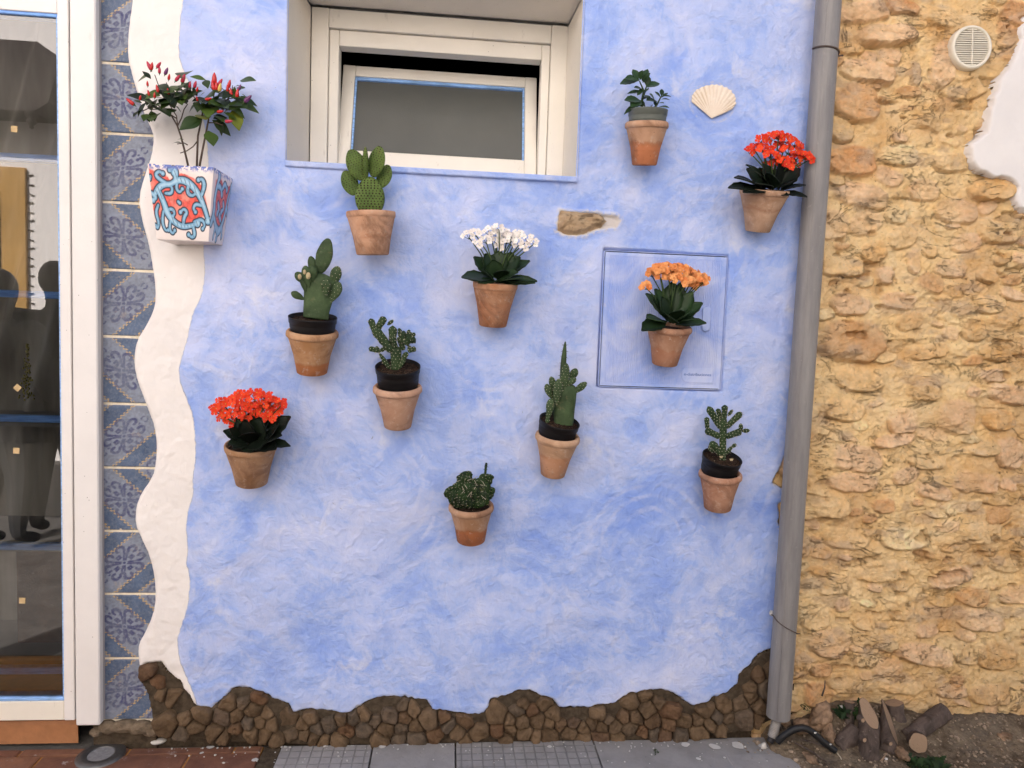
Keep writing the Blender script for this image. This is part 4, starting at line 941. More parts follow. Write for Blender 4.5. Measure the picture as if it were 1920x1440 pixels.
# ------------------------------------------------------------------ window
YW = 0.22
win = thing('tilt_window', 'cream wooden window tilted open in the deep opening of the blue wall', 'window', (P(812, 330).x, YW, WZ0))
rv = Geo()                                                                 # rendered reveal, slightly splayed
xl0, xr0 = WX0 - 0.001, WX1 + 0.001; pl_, pr_ = P(581, 160, YW), P(1061, 160, YW)
zs0, zs1 = WZ0, P(820, 28, YW).z
def quad(g_, a, b, c, d_): g_.add([a, b, c, d_], [(0, 1, 2, 3)])
def subd_quad(name, a, b, c, d_, mat, parent, n1=24, n2=12, amp=0.0012):
    a, b, c, d_ = map(Vector, (a, b, c, d_)); nn = (b - a).cross(d_ - a).normalized(); vs_ = []
    for j in range(n2 + 1):
        for i in range(n1 + 1):
            u_, v_ = i / n1, j / n2; p_ = (a * (1 - u_) + b * u_) * (1 - v_) + (d_ * (1 - u_) + c * u_) * v_
            vs_.append(p_ + nn * amp * mnoise.noise(p_ * 9) * (0 if i in (0, n1) or j in (0, n2) else 1))
    fs = [(j * (n1 + 1) + i, j * (n1 + 1) + i + 1, (j + 1) * (n1 + 1) + i + 1, (j + 1) * (n1 + 1) + i) for j in range(n2) for i in range(n1)]
    return mesh(name, vs_, fs, mat, parent)
subd_quad('reveal', (xl0, -0.003, WZ0 - .01), (pl_.x, YW, WZ0 - .01), (pl_.x, YW, WZ1), (xl0, -0.003, WZ1), M_REVEAL, blue_wall)
subd_quad('reveal', (xr0, -0.003, WZ0 - .01), (pr_.x, YW, WZ0 - .01), (pr_.x, YW, WZ1), (xr0, -0.003, WZ1), M_REVEAL, blue_wall)
subd_quad('soffit', (xl0, -0.004, WZ1 + .002), (xr0, -0.004, WZ1 + .002), (pr_.x, YW, zs1 + .004), (pl_.x, YW, zs1 + .004), M_REVEAL, blue_wall)
Geo().box((xl0 - 0.001, -0.0115, WZ0 - 0.016), (xr0 + 0.0, 0.30, WZ0 + 0.001), 0.003).obj('sill', M_PLASTER, blue_wall, smooth=False, attrs=None)
so_ = [o for o in bpy.data.objects if o.name.startswith('sill')][-1]
for k_, val in (('blue', 0.1), ('edge', 1.0), ('bare', 0.0)):
    a_ = so_.data.attributes.new(k_, 'FLOAT', 'POINT'); a_.data.foreach_set('value', np.full(len(so_.data.vertices), val, dtype=np.float32))
def wbox(name, a0, b0, a1, b1, y0, y1, mat, parent, bev=0.0025, yref=None):
    "box whose front face covers the pixels a0..a1, b0..b1 at depth y0"
    p0, p1 = P((a0 + a1) / 2, b1, y0), P((a0 + a1) / 2, b0, y0); q0, q1 = P(a0, (b0 + b1) / 2, y0), P(a1, (b0 + b1) / 2, y0)
    return Geo().box((q0.x, y0, p0.z), (q1.x, y1, p1.z), bev).obj(name, mat, parent, smooth=False)
zf0 = WZ0 + 0.001
def X_(a, b=180, y_=YW): return P(a, b, y_).x
def Zc(a, b, y_=YW): return P(a, b, y_).z
xa0, xa1, xb0, xb1 = X_(582), X_(614), X_(1030), X_(1061); ztA0, ztA1 = Zc(820, 65), Zc(820, 30)
Geo().box((xa0, YW, zf0), (xa1, YW + .05, ztA1), .002).obj('jamb', M_CREAM, win, smooth=False)
Geo().box((xb0, YW, zf0), (xb1, YW + .05, ztA1), .002).obj('jamb', M_CREAM, win, smooth=False)
Geo().box((xa1 + .0008, YW + .001, ztA0), (xb0 - .0008, YW + .05, ztA1 - 0.001), .002).obj('head', M_CREAM, win, smooth=False)
xc0_, xc1_ = X_(633), X_(1014); ztB = Zc(824, 96)
Geo().box((xa1 + .0012, YW + .012, zf0), (xc0_, YW + .06, ztA0 - .0025), .002).obj('inner_frame', M_CREAM, win, smooth=False)
Geo().box((xc1_, YW + .012, zf0), (xb0 - .0012, YW + .06, ztA0 - .0025), .002).obj('inner_frame', M_CREAM, win, smooth=False)
Geo().box((xc0_ + .0006, YW + .012, ztB), (xc1_ - .0006, YW + .06, ztA0 - .0025), .002).obj('inner_frame', M_CREAM, win, smooth=False)
# tilted sash
A, B, C_, D_ = P(631, 309, YW + .03), P(1004, 331, YW + .03), P(1008, 146, YW + .13), P(644, 121, YW + .13)
zb_ = min(A.z, B.z); A.z = B.z = (A.z + B.z) / 2 - 0.004; C_.z = D_.z = (C_.z + D_.z) / 2
x0s, x1s = (A.x + D_.x) / 2 + .000, (B.x + C_.x) / 2
Lh = math.hypot(C_.z - A.z, 0.10); tl = math.atan2(0.10, C_.z - A.z)
MS = Matrix.Translation((x0s, YW + .03, A.z)) @ Matrix.Rotation(-tl, 4, 'X')
SW = x1s - x0s; m_ = MPP(YW + .08); fw = 22 * m_
sash = win
def sbox(name, lo, hi, mat, bev=.0015):
    g = Geo().box(lo, hi, bev, MS); return g.obj(name, mat, sash, smooth=False)
sbox('sash_stile', (0, 0, 0), (fw, .04, Lh), M_CREAM); sbox('sash_stile', (SW - fw, 0, 0), (SW, .04, Lh), M_CREAM)
sbox('sash_rail', (fw + .0006, .0006, Lh - fw * .95), (SW - fw - .0006, .04, Lh - .0004), M_CREAM); sbox('sash_rail', (fw + .0006, .0006, 0.0003), (SW - fw - .0006, .04, fw * 1.5), M_CREAM)
w2 = 0.0075
sbox('glazing_bead', (fw + .001, .003, fw * 1.5 + .001), (fw + w2, .03, Lh - fw * .95 - .001), M_LIGHTBLUE); sbox('glazing_bead', (SW - fw - w2, .003, fw * 1.5 + .001), (SW - fw - .001, .03, Lh - fw * .95 - .001), M_LIGHTBLUE)
sbox('glazing_bead', (fw + w2 + .0004, .003, Lh - fw * .95 - 0.012), (SW - fw - w2 - .0004, .03, Lh - fw * .95 - .001), M_LIGHTBLUE); sbox('glazing_bead', (fw + w2 + .0004, .006, fw * 1.5 + .001), (SW - fw - w2 - .0004, .03, fw * 1.5 + .004), M_CREAM)
t = NT('frosted_grey_pane', 0.35, 0.5); t.base(t.mix(t.mr(t.noise(4, 4, 0.6), .3, .7), (0.072, 0.076, 0.068), (0.095, 0.098, 0.088))); t.bump(t.noise(300, 3, .6), .0006); M_FROST = t.m
sbox('pane', (fw + .002, .012, fw * 1.5 + .002), (SW - fw - .002, .017, Lh - fw * .95 - .002), M_FROST, 0)
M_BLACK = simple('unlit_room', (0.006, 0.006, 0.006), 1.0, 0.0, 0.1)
dr = thing('dark_room', 'unlit room showing black above the tilted window sash', 'room', (P(820, 200, .8).x, 0.9, WZ0))
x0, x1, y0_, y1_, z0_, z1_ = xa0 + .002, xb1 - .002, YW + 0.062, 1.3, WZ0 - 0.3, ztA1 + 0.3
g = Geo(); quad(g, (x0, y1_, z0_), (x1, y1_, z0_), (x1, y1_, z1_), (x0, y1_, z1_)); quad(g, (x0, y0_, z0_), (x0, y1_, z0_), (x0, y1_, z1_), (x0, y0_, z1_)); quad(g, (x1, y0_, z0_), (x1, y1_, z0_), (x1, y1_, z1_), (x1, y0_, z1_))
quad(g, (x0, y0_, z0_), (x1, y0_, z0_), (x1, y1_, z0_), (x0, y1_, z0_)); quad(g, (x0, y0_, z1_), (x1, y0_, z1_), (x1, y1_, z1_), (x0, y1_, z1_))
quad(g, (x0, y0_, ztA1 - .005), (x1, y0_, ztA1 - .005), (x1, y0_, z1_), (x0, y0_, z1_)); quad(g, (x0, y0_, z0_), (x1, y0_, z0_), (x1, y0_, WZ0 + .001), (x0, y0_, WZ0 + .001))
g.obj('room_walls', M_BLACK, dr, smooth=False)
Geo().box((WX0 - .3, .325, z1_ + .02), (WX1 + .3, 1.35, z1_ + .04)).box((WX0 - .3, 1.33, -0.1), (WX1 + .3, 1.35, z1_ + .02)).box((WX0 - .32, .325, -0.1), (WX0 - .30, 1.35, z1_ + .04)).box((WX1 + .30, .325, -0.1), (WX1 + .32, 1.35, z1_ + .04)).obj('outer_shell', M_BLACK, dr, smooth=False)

# ------------------------------------------------------------------ downpipe
def mat_pipe():
    t = NT('weathered_grey_pvc', 0.45, 0.4)
    st = t.noise(3.2, 6, 0.72, co=t.map(scale=(9, 9, 0.8))); c = t.mix(t.mr(st, 0.35, 0.68), (0.175, 0.165, 0.165), (0.265, 0.252, 0.24))
    s2 = t.noise(7, 5, 0.75, 0.3, co=t.map(scale=(7, 7, 0.9), loc=(3, 3, 3))); c = t.mix(t.math('MULTIPLY', t.mr(s2, 0.62, 0.72), 0.55), c, (0.10, 0.10, 0.115))
    c = t.mix(t.math('MULTIPLY', t.mr(t.noise(70, 5, 0.7), 0.62, 0.7), 0.35), c, (0.36, 0.34, 0.31)); t.base(c); t.bump(t.noise(40, 4, .6, co=t.map(scale=(3, 3, .3))), .0008); return t.m
M_PIPE = mat_pipe(); YP = -0.058
pa, pb_ = P(1562.5, -120, YP), P(1459, 1343, YP)
pipe = thing('downpipe', 'long grey plastic downpipe between the blue plaster and the rubble wall', 'downpipe', pb_)
d_ = (pa - pb_); g = Geo().tube([pb_ + d_ * (i / 24) for i in range(25)], 0.0360, 40, caps=False); g.tube([pb_ + Vector((0, 0, .0)), pb_ + d_ * 0.03], 0.0330, 40, caps=False)
g.obj('pipe', M_PIPE, pipe)
sm = Geo(); off = Vector((-0.020, -0.0300, 0)); sm.tube([pb_ + off + d_ * k for k in (0, .25, .5, .75, 1)], 0.0006, 6); sm.obj('mould_seam', M_PIPE, pipe)
top_ = pb_ + d_; Geo().tube([top_ - d_ * .0, top_ + Vector((0, 0, 1.6))], 0.036, 32).obj('pipe', M_PIPE, pipe)
M_HOSEG = simple('grey_corrugated_plastic', (0.30, 0.28, 0.26), 0.6, 0.3, 0.2, 50)
ha, hb = P(1458, 1343, YP), P(1448, 1382, YP - 0.01); pts, rr = [], []
for i in range(57):
    k = i / 56; pts.append(ha.lerp(hb, k)); rr.append(0.0138 + 0.0013 * (1 if (i // 2) % 2 else -1))
Geo().tube(pts, rr, 20).obj('corrugated_end', M_HOSEG, pipe)
Geo().tube([hb, P(1443, 1392, YP - .015)], [0.0115, 0.010], 14).obj('black_plug', M_DARKGAP, pipe)
M_WIRE = simple('rusty_wire', (0.10, 0.075, 0.065), 0.6, 0.4, 0.4, 60, metal=0.4)
def loop_wire(name, lab, pl, pr, k, sag, r_=0.0016):
    c = pb_ + d_ * k; pts = [P(pl[0], pl[1], 0.002)]
    for i in range(13):
        a_ = math.pi * (1.02 - 1.04 * i / 12); pts.append(Vector((c.x + 0.0378 * math.cos(a_), c.y - 0.0378 * math.sin(a_), c.z + sag * (0.5 - i / 12))))
    pts.append(P(pr[0], pr[1], 0.002)); o_ = Geo().tube(pts, r_, 6).obj(name, M_WIRE, None); tag(o_, lab, 'wire'); return o_
def kz(py): return (P(1500, py, YP).z - pb_.z) / d_.z
loop_wire('wire_loop', 'dark wire loop tied round the top of the grey downpipe', (1530, 88), (1580, 104), kz(94), 0.016, .0028)
loop_wire('wire_loop', 'thin bent wire holding the lower end of the grey downpipe', (1446, 1152), (1500, 1188), kz(1172), 0.060)
v_, f_ = lump(.008, .008, .009, 10, 6, 2, .2, .3)
for (a, b) in ((1529, 86), (1447, 1150)):
    link('wall_plug', new_mesh('wall_plug', v_, f_, M_PEB), blue_wall, Matrix.Translation(P(a, b, -0.002)))

# ------------------------------------------------------------------ electricity box, vent, shell
t = NT('blue_washed_plastic', 0.5, 0.3); n = t.noise(7, 6, .65, .8); c = t.mix(t.mr(n, .38, .66), (0.285, 0.395, 0.76), (0.54, 0.60, 0.82)); c = t.mix(t.math('MULTIPLY', t.mr(t.noise(30, 5, .7), .6, .72), .5), c, (0.62, 0.62, 0.72))
t.base(c); t.bump(t.noise(120, 4, .6), .0008); M_BOX = t.m
c4 = [P(1134, 468), P(1364, 482), P(1351, 732), P(1121, 724)]
bx0, bx1 = (c4[0].x + c4[3].x) / 2, (c4[1].x + c4[2].x) / 2; bz1, bz0 = (c4[0].z + c4[1].z) / 2, (c4[2].z + c4[3].z) / 2
cup = thing('meter_box', 'square ribbed electricity box washed in blue behind the orange flowers', 'meter box', ((bx0 + bx1) / 2, 0, bz0))
def rrect(x0, x1, z0, z1, r, n=5):
    out = []
    for (cx, cz, a0) in ((x1 - r, z1 - r, 0), (x0 + r, z1 - r, 90), (x0 + r, z0 + r, 180), (x1 - r, z0 + r, 270)):
        for i in range(n + 1): a = math.radians(a0 + 90 * i / n); out.append((cx + r * math.cos(a), cz + r * math.sin(a)))
    return out
def ring_loft(g, loops):
    "loops: list of (outline, y)"; b = len(g.v); n = len(loops[0][0]); vs_ = [Vector((x, y_, z)) for o, y_ in loops for x, z in o]; fs = []
    for j in range(len(loops) - 1):
        for i in range(n): fs.append((j * n + i, j * n + (i + 1) % n, (j + 1) * n + (i + 1) % n, (j + 1) * n + i))
    g.add(vs_, fs); return b + (len(loops) - 1) * n, n
g = Geo(); f8 = lambda e, r: rrect(bx0 + e, bx1 - e, bz0 + e, bz1 - e, r)
ring_loft(g, [(f8(-.0012, .009), .016), (f8(-.0012, .009), -.002), (f8(-.0002, .008), -.0035), (f8(.0010, .006), -.0035), (f8(.0014, .006), .008)]); g.obj('box_frame', M_BOX, cup)
g = Geo(); ring_loft(g, [(f8(.0008, .006), .007), (f8(.006, .006), .007)]); g.obj('shadow_gap', M_DARKGAP, cup)  # near-black ring stands in for the shade inside the joint
xi0, xi1, zi0, zi1 = bx0 + .0040, bx1 - .0040, bz0 + .0040, bz1 - .0040
vs_, fs = [], []                                                            # ribbed leaf: real ribs, a plain margin
marg = .013; ribs = []; x = xi0
xsr = [(xi0, .006), (xi0, -.003), (xi0 + marg, -.003)]; nr = 62; pitch = (xi1 - xi0 - 2 * marg) / nr
for i in range(nr):
    a = xi0 + marg + i * pitch; xsr += [(a + pitch * .15, -.0020), (a + pitch * .5, -.0020), (a + pitch * .65, -.0036), (a + pitch, -.0036)]
xsr += [(xi1 - marg, -.003), (xi1, -.003), (xi1, .006)]
zz = [zi0, zi0 + .010, zi0 + .0105, zi1 - .0105, zi1 - .010, zi1]
for j, z in enumerate(zz):
    for (x, y_) in xsr:
        yy = -.003 if (j in (0, 1, 4, 5) and y_ < 0) else y_
        vs_.append((x, yy, z))
m_ = len(xsr)
for j in range(len(zz) - 1):
    for i in range(m_ - 1): fs.append((j * m_ + i, j * m_ + i + 1, (j + 1) * m_ + i + 1, (j + 1) * m_ + i))
mesh('ribbed_door', vs_, fs, M_BOX, cup, smooth=False)
lx, lz = P(1325, 588, -.006).x, P(1325, 588, -.006).z; lh = 0.031
g = Geo(); lo_ = [rrect(lx - .0135 + e, lx + .0135 - e, lz - lh - .024 + e, lz + lh * .7 - e, .0125 - e, 6) for e in (0, .0015, .006)]
b_, n_ = ring_loft(g, [(lo_[0], .0), (lo_[0], -.0075), (lo_[1], -.009), (lo_[2], -.0095)]); g.f.append(tuple(range(b_, b_ + n_))); g.obj('latch', M_BOX, cup)
p0, p1 = P(1278, 716, -.005), P(1338, 691, -.005)
g = Geo(); o_ = [(p0.x + .008, p1.z), (p0.x, p1.z - .006), (p0.x - .002, (p0.z + p1.z) / 2), (p0.x + .004, p0.z + .006), (p0.x + .012, p0.z), (p1.x, p0.z), (p1.x, p1.z)]
i_ = [((a - (p0.x + p1.x) / 2) * .97 + (p0.x + p1.x) / 2, (b - (p0.z + p1.z) / 2) * .93 + (p0.z + p1.z) / 2) for a, b in o_]
b_, n_ = ring_loft(g, [(o_, 0), (o_, -.0052), (i_, -.0052), (i_, -.0044)]); g.f.append(tuple(range(b_, b_ + n_))); g.obj('name_plate', M_BOX, cup, smooth=False)
tc = bpy.data.curves.new('plate_lettering', 'FONT'); tc.body = 'e-distribuciones'; tc.size = .0125; tc.extrude = .0005; tc.align_x = 'CENTER'; tc.align_y = 'CENTER'
dg = bpy.data.objects.new('tmp', tc); COL.objects.link(dg); bpy.context.view_layer.update(); me = bpy.data.meshes.new_from_object(dg); bpy.data.objects.remove(dg)
me.materials.clear(); M_BOXD = simple('worn_blue_lettering', (0.13, 0.20, 0.48), .6, .3, .2); me.materials.append(M_BOXD)
w_ = max(v.co.x for v in me.vertices) * 2
link('plate_lettering', me, cup, Matrix.Translation(((p0.x + p1.x) / 2, -.0048, (p0.z + p1.z) / 2 + .002)) @ Matrix.Rotation(math.pi / 2, 4, 'X') @ Matrix.Scale((p1.x - p0.x) * .86 / w_, 4))

M_VENT = simple('cream_plastic', (0.74, 0.68, 0.56), 0.4, 0.4, 0.05, 20)
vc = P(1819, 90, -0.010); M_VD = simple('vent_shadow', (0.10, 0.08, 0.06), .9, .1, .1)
vent = thing('vent_grille', 'round cream plastic ventilation grille on the rubble wall', 'vent grille', vc)
MV = Matrix.Translation((vc.x, vc.y, vc.z)) @ Matrix.Rotation(-0.06, 4, 'Y') @ Matrix.Rotation(math.pi / 2, 4, 'X')
VR = 0.067
Geo().lathe([(VR * .97, -.030), (VR, -.004), (VR * .985, .004), (VR * .95, .010), (VR * .86, .011), (VR * .83, .008), (VR * .82, -.004)], 48, MV).obj('grille_ring', M_VENT, vent)
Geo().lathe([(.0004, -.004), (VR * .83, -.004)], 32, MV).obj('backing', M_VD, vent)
for i in range(17):
    z = (i - 8) * VR * .0985; w = math.sqrt(max(0, (VR * .825) ** 2 - z * z)); g = Geo().box((-w, z - .0020, -.001), (w, z + .0018, .008), .0006, MV); g.obj('slat', M_VENT, vent, smooth=False)
Geo().box((-.0016, -VR * .82, .0075), (.0016, VR * .82, .010), 0, MV).obj('centre_bar', M_VENT, vent, smooth=False)

t = NT('scallop_shell_lime', .7, .3); ob = t.attr('rib'); n = t.noise(60, 5, .7); c = t.mix(ob, (0.76, 0.65, 0.53), (0.60, 0.47, 0.33)); c = t.mix(t.math('MULTIPLY', t.mr(n, .5, .66), .6), c, (0.80, 0.73, 0.62)); c = t.mix(t.math('MULTIPLY', t.mr(t.noise(22, 5, .7), .56, .7), .45), c, (0.48, 0.38, 0.24)); t.base(c); t.bump(n, .001); M_SHELL = t.m
hg = P(1333, 223, 0); vs_, ribv, fs = [], [], []; NA, NR = 120, 16; s_ = MPP()
cpx = [(1296, 192), (1297, 180), (1305, 170), (1320, 163), (1336, 160), (1352, 162), (1368, 170), (1377, 182), (1378, 196), (1372, 205), (1355, 214)]
for i in range(NA + 1):
    k = i / NA; a = math.radians(158 - 136 * k); 
    kk = k * (len(cpx) - 1); i0 = min(int(kk), len(cpx) - 2); f_ = kk - i0; e = P(cpx[i0][0] * (1 - f_) + cpx[i0 + 1][0] * f_, cpx[i0][1] * (1 - f_) + cpx[i0 + 1][1] * f_)
    rib = abs(((k * 17) % 1) - .5) * 2; sc = 1 + .025 * (1 - rib) + .012 * mnoise.noise(Vector((i * .4, 0, 0)))
    for j in range(NR + 1):
        q = j / NR; p = hg.lerp(e, q * sc); hh = .0045 * math.sin(math.pi * min(1, q * .92 + .08)) ** .7 * math.sin(math.pi * (.06 + .88 * k)) ** .5 + .0015 * (1 - rib) * q - .004
        vs_.append((p.x, -hh - .004 - 0.004, p.z)); ribv.append((rib > .62) * 1.0 * min(1, q * 1.5) * (0.5 + .5 * math.sin(k * 9)))
for i in range(NA):
    for j in range(NR): fs.append((i * (NR + 1) + j, (i + 1) * (NR + 1) + j, (i + 1) * (NR + 1) + j + 1, i * (NR + 1) + j + 1))
sh = mesh('scallop_shell', vs_, fs, M_SHELL, None, attrs={'rib': ribv}); tag(sh, 'pale ribbed scallop shell set into the upper right of the blue plaster', 'shell')
# ------------------------------------------------------------------ across the street: what the door glass mirrors
YO = -4.5; YM = 0.006
def REF(a, b, Yo):
    "the point at distance Yo in front of the wall that the glass mirrors at a pixel"
    p = P(a, b, 2 * YM - Yo); return Vector((p.x, Yo, p.z))
M_FAC = simple('sunlit_whitewash', (0.86, 0.83, 0.81), 0.9, 0.1, 0.03, 2, 0.003, 30)
M_OCHB = simple('ochre_band_paint', (0.50, 0.30, 0.10), 0.8, 0.2, 0.12, 3)
M_DKW = simple('dark_stained_wood', (0.045, 0.035, 0.03), 0.6, 0.3, 0.3, 9)
opp = thing('opposite_house', 'white sunlit house with ochre surround and dark balcony mirrored in the door panes', 'house', (-4.0, YO, 0))
Geo().box((-10.5, YO - .3, -0.01), (1.9, YO, 6.6)).obj('wall', M_FAC, opp, smooth=False)
b0, b1 = REF(51, 316, YO), REF(50, 700, YO)
Geo().box((b0.x - 1.3, YO + .0, b1.z - 1.2), (b0.x, YO + .035, b0.z), .004).obj('ochre_surround', M_OCHB, opp, smooth=False)
bb = REF(4, 350, YO); Geo().box((bb.x - .8, YO + .034, b1.z - 1.1), (bb.x, YO + .045, REF(3, 360, YO).z)).obj('dark_doorway', M_DKW, opp, smooth=False)
for i in range(16):
    p = REF(54 + (i % 3), 330 + i * 17, YO); g = Geo().box((-.001, 0, -.004), (.04, .012, .004), 0, Matrix.Translation((p.x, YO + .001, p.z)) @ Matrix.Rotation(((i * 7) % 5 - 2) * .15, 4, 'Y')); g.obj('iron_peg', M_DKW, opp, smooth=False)
YB = YO + 0.35
q0, q1 = REF(86, 210, YB), REF(70, 78, YB)
g = Geo().add([(q1.x + .0, YO, q1.z), (q0.x + .12, YO, q0.z + .45), (q0.x + .02, YO, q0.z + .08), (q0.x - .1, YO, q0.z), (q0.x - 2.2, YO, q0.z), (q0.x - 2.2, YO, q1.z)] +
              [(q1.x + .0, YB, q1.z), (q0.x + .12, YB, q0.z + .45), (q0.x + .02, YB, q0.z + .08), (q0.x - .1, YB, q0.z), (q0.x - 2.2, YB, q0.z), (q0.x - 2.2, YB, q1.z)],
              [tuple(range(6)), tuple(range(6, 12))[::-1]] + [(i, (i + 1) % 6, 6 + (i + 1) % 6, 6 + i) for i in range(6)])
g.obj('balcony', M_DKW, opp, smooth=False)
fp = REF(59, 214, YB - .02); MF = Matrix.Translation((fp.x, YB - .02, fp.z))
Geo().lathe([(.001, -.125), (.018, -.11), (.012, -.095), (.034, -.075), (.040, -.055), (.022, -.035), (.05, -.02), (.05, .02)], 14, MF).obj('finial', M_DKW, opp)
e0 = REF(60, 72, YO + .5); Geo().box((-10.5, YO - .3, 6.6), (1.6, YO + 0.22, 6.7)).obj('eave', M_OCHB, opp, smooth=False)
far = thing('unseen_sand_house', 'plain sand coloured house added unseen on the right, out of the picture', 'house', (5, -6.5, 0))  # darker house added out of view so light comes mainly from the left
Geo().box((3.6, -7.6, -0.01), (12, -6.6, 4.2)).obj('wall', simple('sand_render', (0.42, 0.36, 0.28), .9, .1, .1, 2), far, smooth=False)

# ------------------------------------------------------------------ two people mirrored in the door glass
def person(label, x, y, zhead, jacket, hair_r, longhair, turn=0.0):
    H = zhead + 0.12; s = H / 1.75
    J = {'pelvis': (0, 0, .95), 'waist': (0, 0, 1.08), 'chest': (0, .02, 1.30), 'neck0': (0, 0, 1.45), 'neck1': (0, .01, 1.53), 'head0': (0, .02, 1.60), 'head1': (0, .015, 1.70),
         'shl': (-.21, 0, 1.41), 'ell': (-.29, -.03, 1.15), 'wrl': (-.20, .14, .98), 'shr': (.21, 0, 1.41), 'elr': (.29, -.03, 1.15), 'wrr': (.20, .14, .98),
         'hl': (-.10, 0, .90), 'kl': (-.11, .03, .50), 'al': (-.11, -.02, .09), 'tl': (-.12, .15, .035), 'hr': (.10, 0, .90), 'kr': (.11, .02, .50), 'ar': (.11, -.03, .09), 'tr': (.12, .14, .035)}
    R_ = {'pelvis': .24, 'waist': .22, 'chest': .21, 'neck0': .07, 'neck1': .055, 'head0': .085, 'head1': .085, 'shl': .10, 'ell': .075, 'wrl': .036, 'shr': .10, 'elr': .075, 'wrr': .036,
          'hl': .20, 'kl': .10, 'al': .045, 'tl': .035, 'hr': .20, 'kr': .10, 'ar': .045, 'tr': .035}
    E = [('pelvis', 'waist'), ('waist', 'chest'), ('chest', 'neck0'), ('neck0', 'neck1'), ('neck1', 'head0'), ('head0', 'head1'), ('chest', 'shl'), ('shl', 'ell'), ('ell', 'wrl'), ('chest', 'shr'),
         ('shr', 'elr'), ('elr', 'wrr'), ('pelvis', 'hl'), ('hl', 'kl'), ('kl', 'al'), ('al', 'tl'), ('pelvis', 'hr'), ('hr', 'kr'), ('kr', 'ar'), ('ar', 'tr')]
    names = list(J); vv = [Vector(J[k]) * s for k in names]; ed = [(names.index(a), names.index(b)) for a, b in E]; rad = [R_[k] * s for k in names]
    for sx_, w in ((-1, 'wrl'), (1, 'wrr')):                                # hands: palm and five fingers
        wi = names.index(w); palm = len(vv); vv.append(vv[wi] + Vector((0, .06, -.015)) * s); rad.append(.030 * s); ed.append((wi, palm))
        for f in range(5):
            k1 = len(vv); off_ = (f - 1.6) * .019 if f else -sx_ * -.045
            vv.append(vv[palm] + Vector((sx_ * -off_ if f else -sx_ * .04, .045 if f else .015, -.012)) * s); rad.append(.0095 * s); ed.append((palm, k1))
            vv.append(vv[k1] + Vector((0, .028 - .004 * abs(f - 2), -.026)) * s); rad.append(.0080 * s); ed.append((k1, k1 + 1))
    me = bpy.data.meshes.new('body'); me.from_pydata(vv, ed, []); t_ = thing('person', label, 'person', (x, y, 0), None, Matrix.Translation((x, y, 0)) @ Matrix.Rotation(turn, 4, 'Z'))
    o = bpy.data.objects.new('body', me); COL.objects.link(o); o.parent = t_
    md = o.modifiers.new('skin', 'SKIN'); sv = me.skin_vertices[0].data
    for i, r_ in enumerate(rad): sv[i].radius = (r_, r_ * (.72 if i in (1, 2, 0) else 1))
    sv[0].use_root = True; o.modifiers.new('sub', 'SUBSURF').levels = 1; o.modifiers['sub'].render_levels = 1
    me.materials.append(jacket); Mt = WM[t_]
    skin = bpy.data.materials.get('skin_tone') or simple('skin_tone', (0.40, 0.24, 0.17), .5, .3, .05)
    hr = bpy.data.materials.get('dark_hair') or simple('dark_hair', (0.03, 0.022, 0.018), .5, .4, .3, 60)
    hc = Vector((0, .02, 1.655)) * s
    g = Geo().ball(hc, (.078 * s, .094 * s, .118 * s), 18, 12); g.ball(hc + Vector((0, .098, -.012)) * s, (.014 * s, .022 * s, .022 * s), 8, 6); 
    for q in (-1, 1): g.ball(hc + Vector((q * .08, 0, -.01)) * s, (.010 * s, .02 * s, .032 * s), 8, 6)
    ho = link('face', g.mesh('face', skin), t_, Mt); g = Geo()
    for q in (-1, 1): g.ball(hc + Vector((q * .032, .080, .012)) * s, (.013 * s, .012 * s, .008 * s), 8, 6)
    link('eyes', g.mesh('eyes', M_PEB), ho, Mt); link('mouth', Geo().ball(hc + Vector((0, .083, -.055)) * s, (.024 * s, .010 * s, .007 * s), 8, 6).mesh('mouth', bpy.data.materials['skin_tone']), ho, Mt)
    g = Geo().ball(hc + Vector((0, -.022, .022)) * s, ((.085 + hair_r) * s, (.092 + hair_r) * s, (.112 + hair_r) * s), 18, 12)
    if longhair: g.ball(hc + Vector((0, -.05, -.10)) * s, (.10 * s, .055 * s, .16 * s), 16, 10)
    link('hair', g.mesh('hair', hr), t_, Mt)
    return t_
M_JK1 = simple('black_jacket', (0.022, 0.020, 0.022), .8, .2, .3, 20); M_JK2 = simple('dark_grey_coat', (0.035, 0.036, 0.038), .8, .2, .3, 20)
h1 = REF(103, 540, -2.15); h2 = REF(0, 560, -1.9)
person('short haired person in a black jacket mirrored in the door glass', h1.x, -2.15, h1.z, M_JK1, .004, False, 3.0)
person('long haired person in a dark grey coat mirrored at the edge of the door glass', h2.x, -1.9, h2.z, M_JK2, .012, True, 3.3)
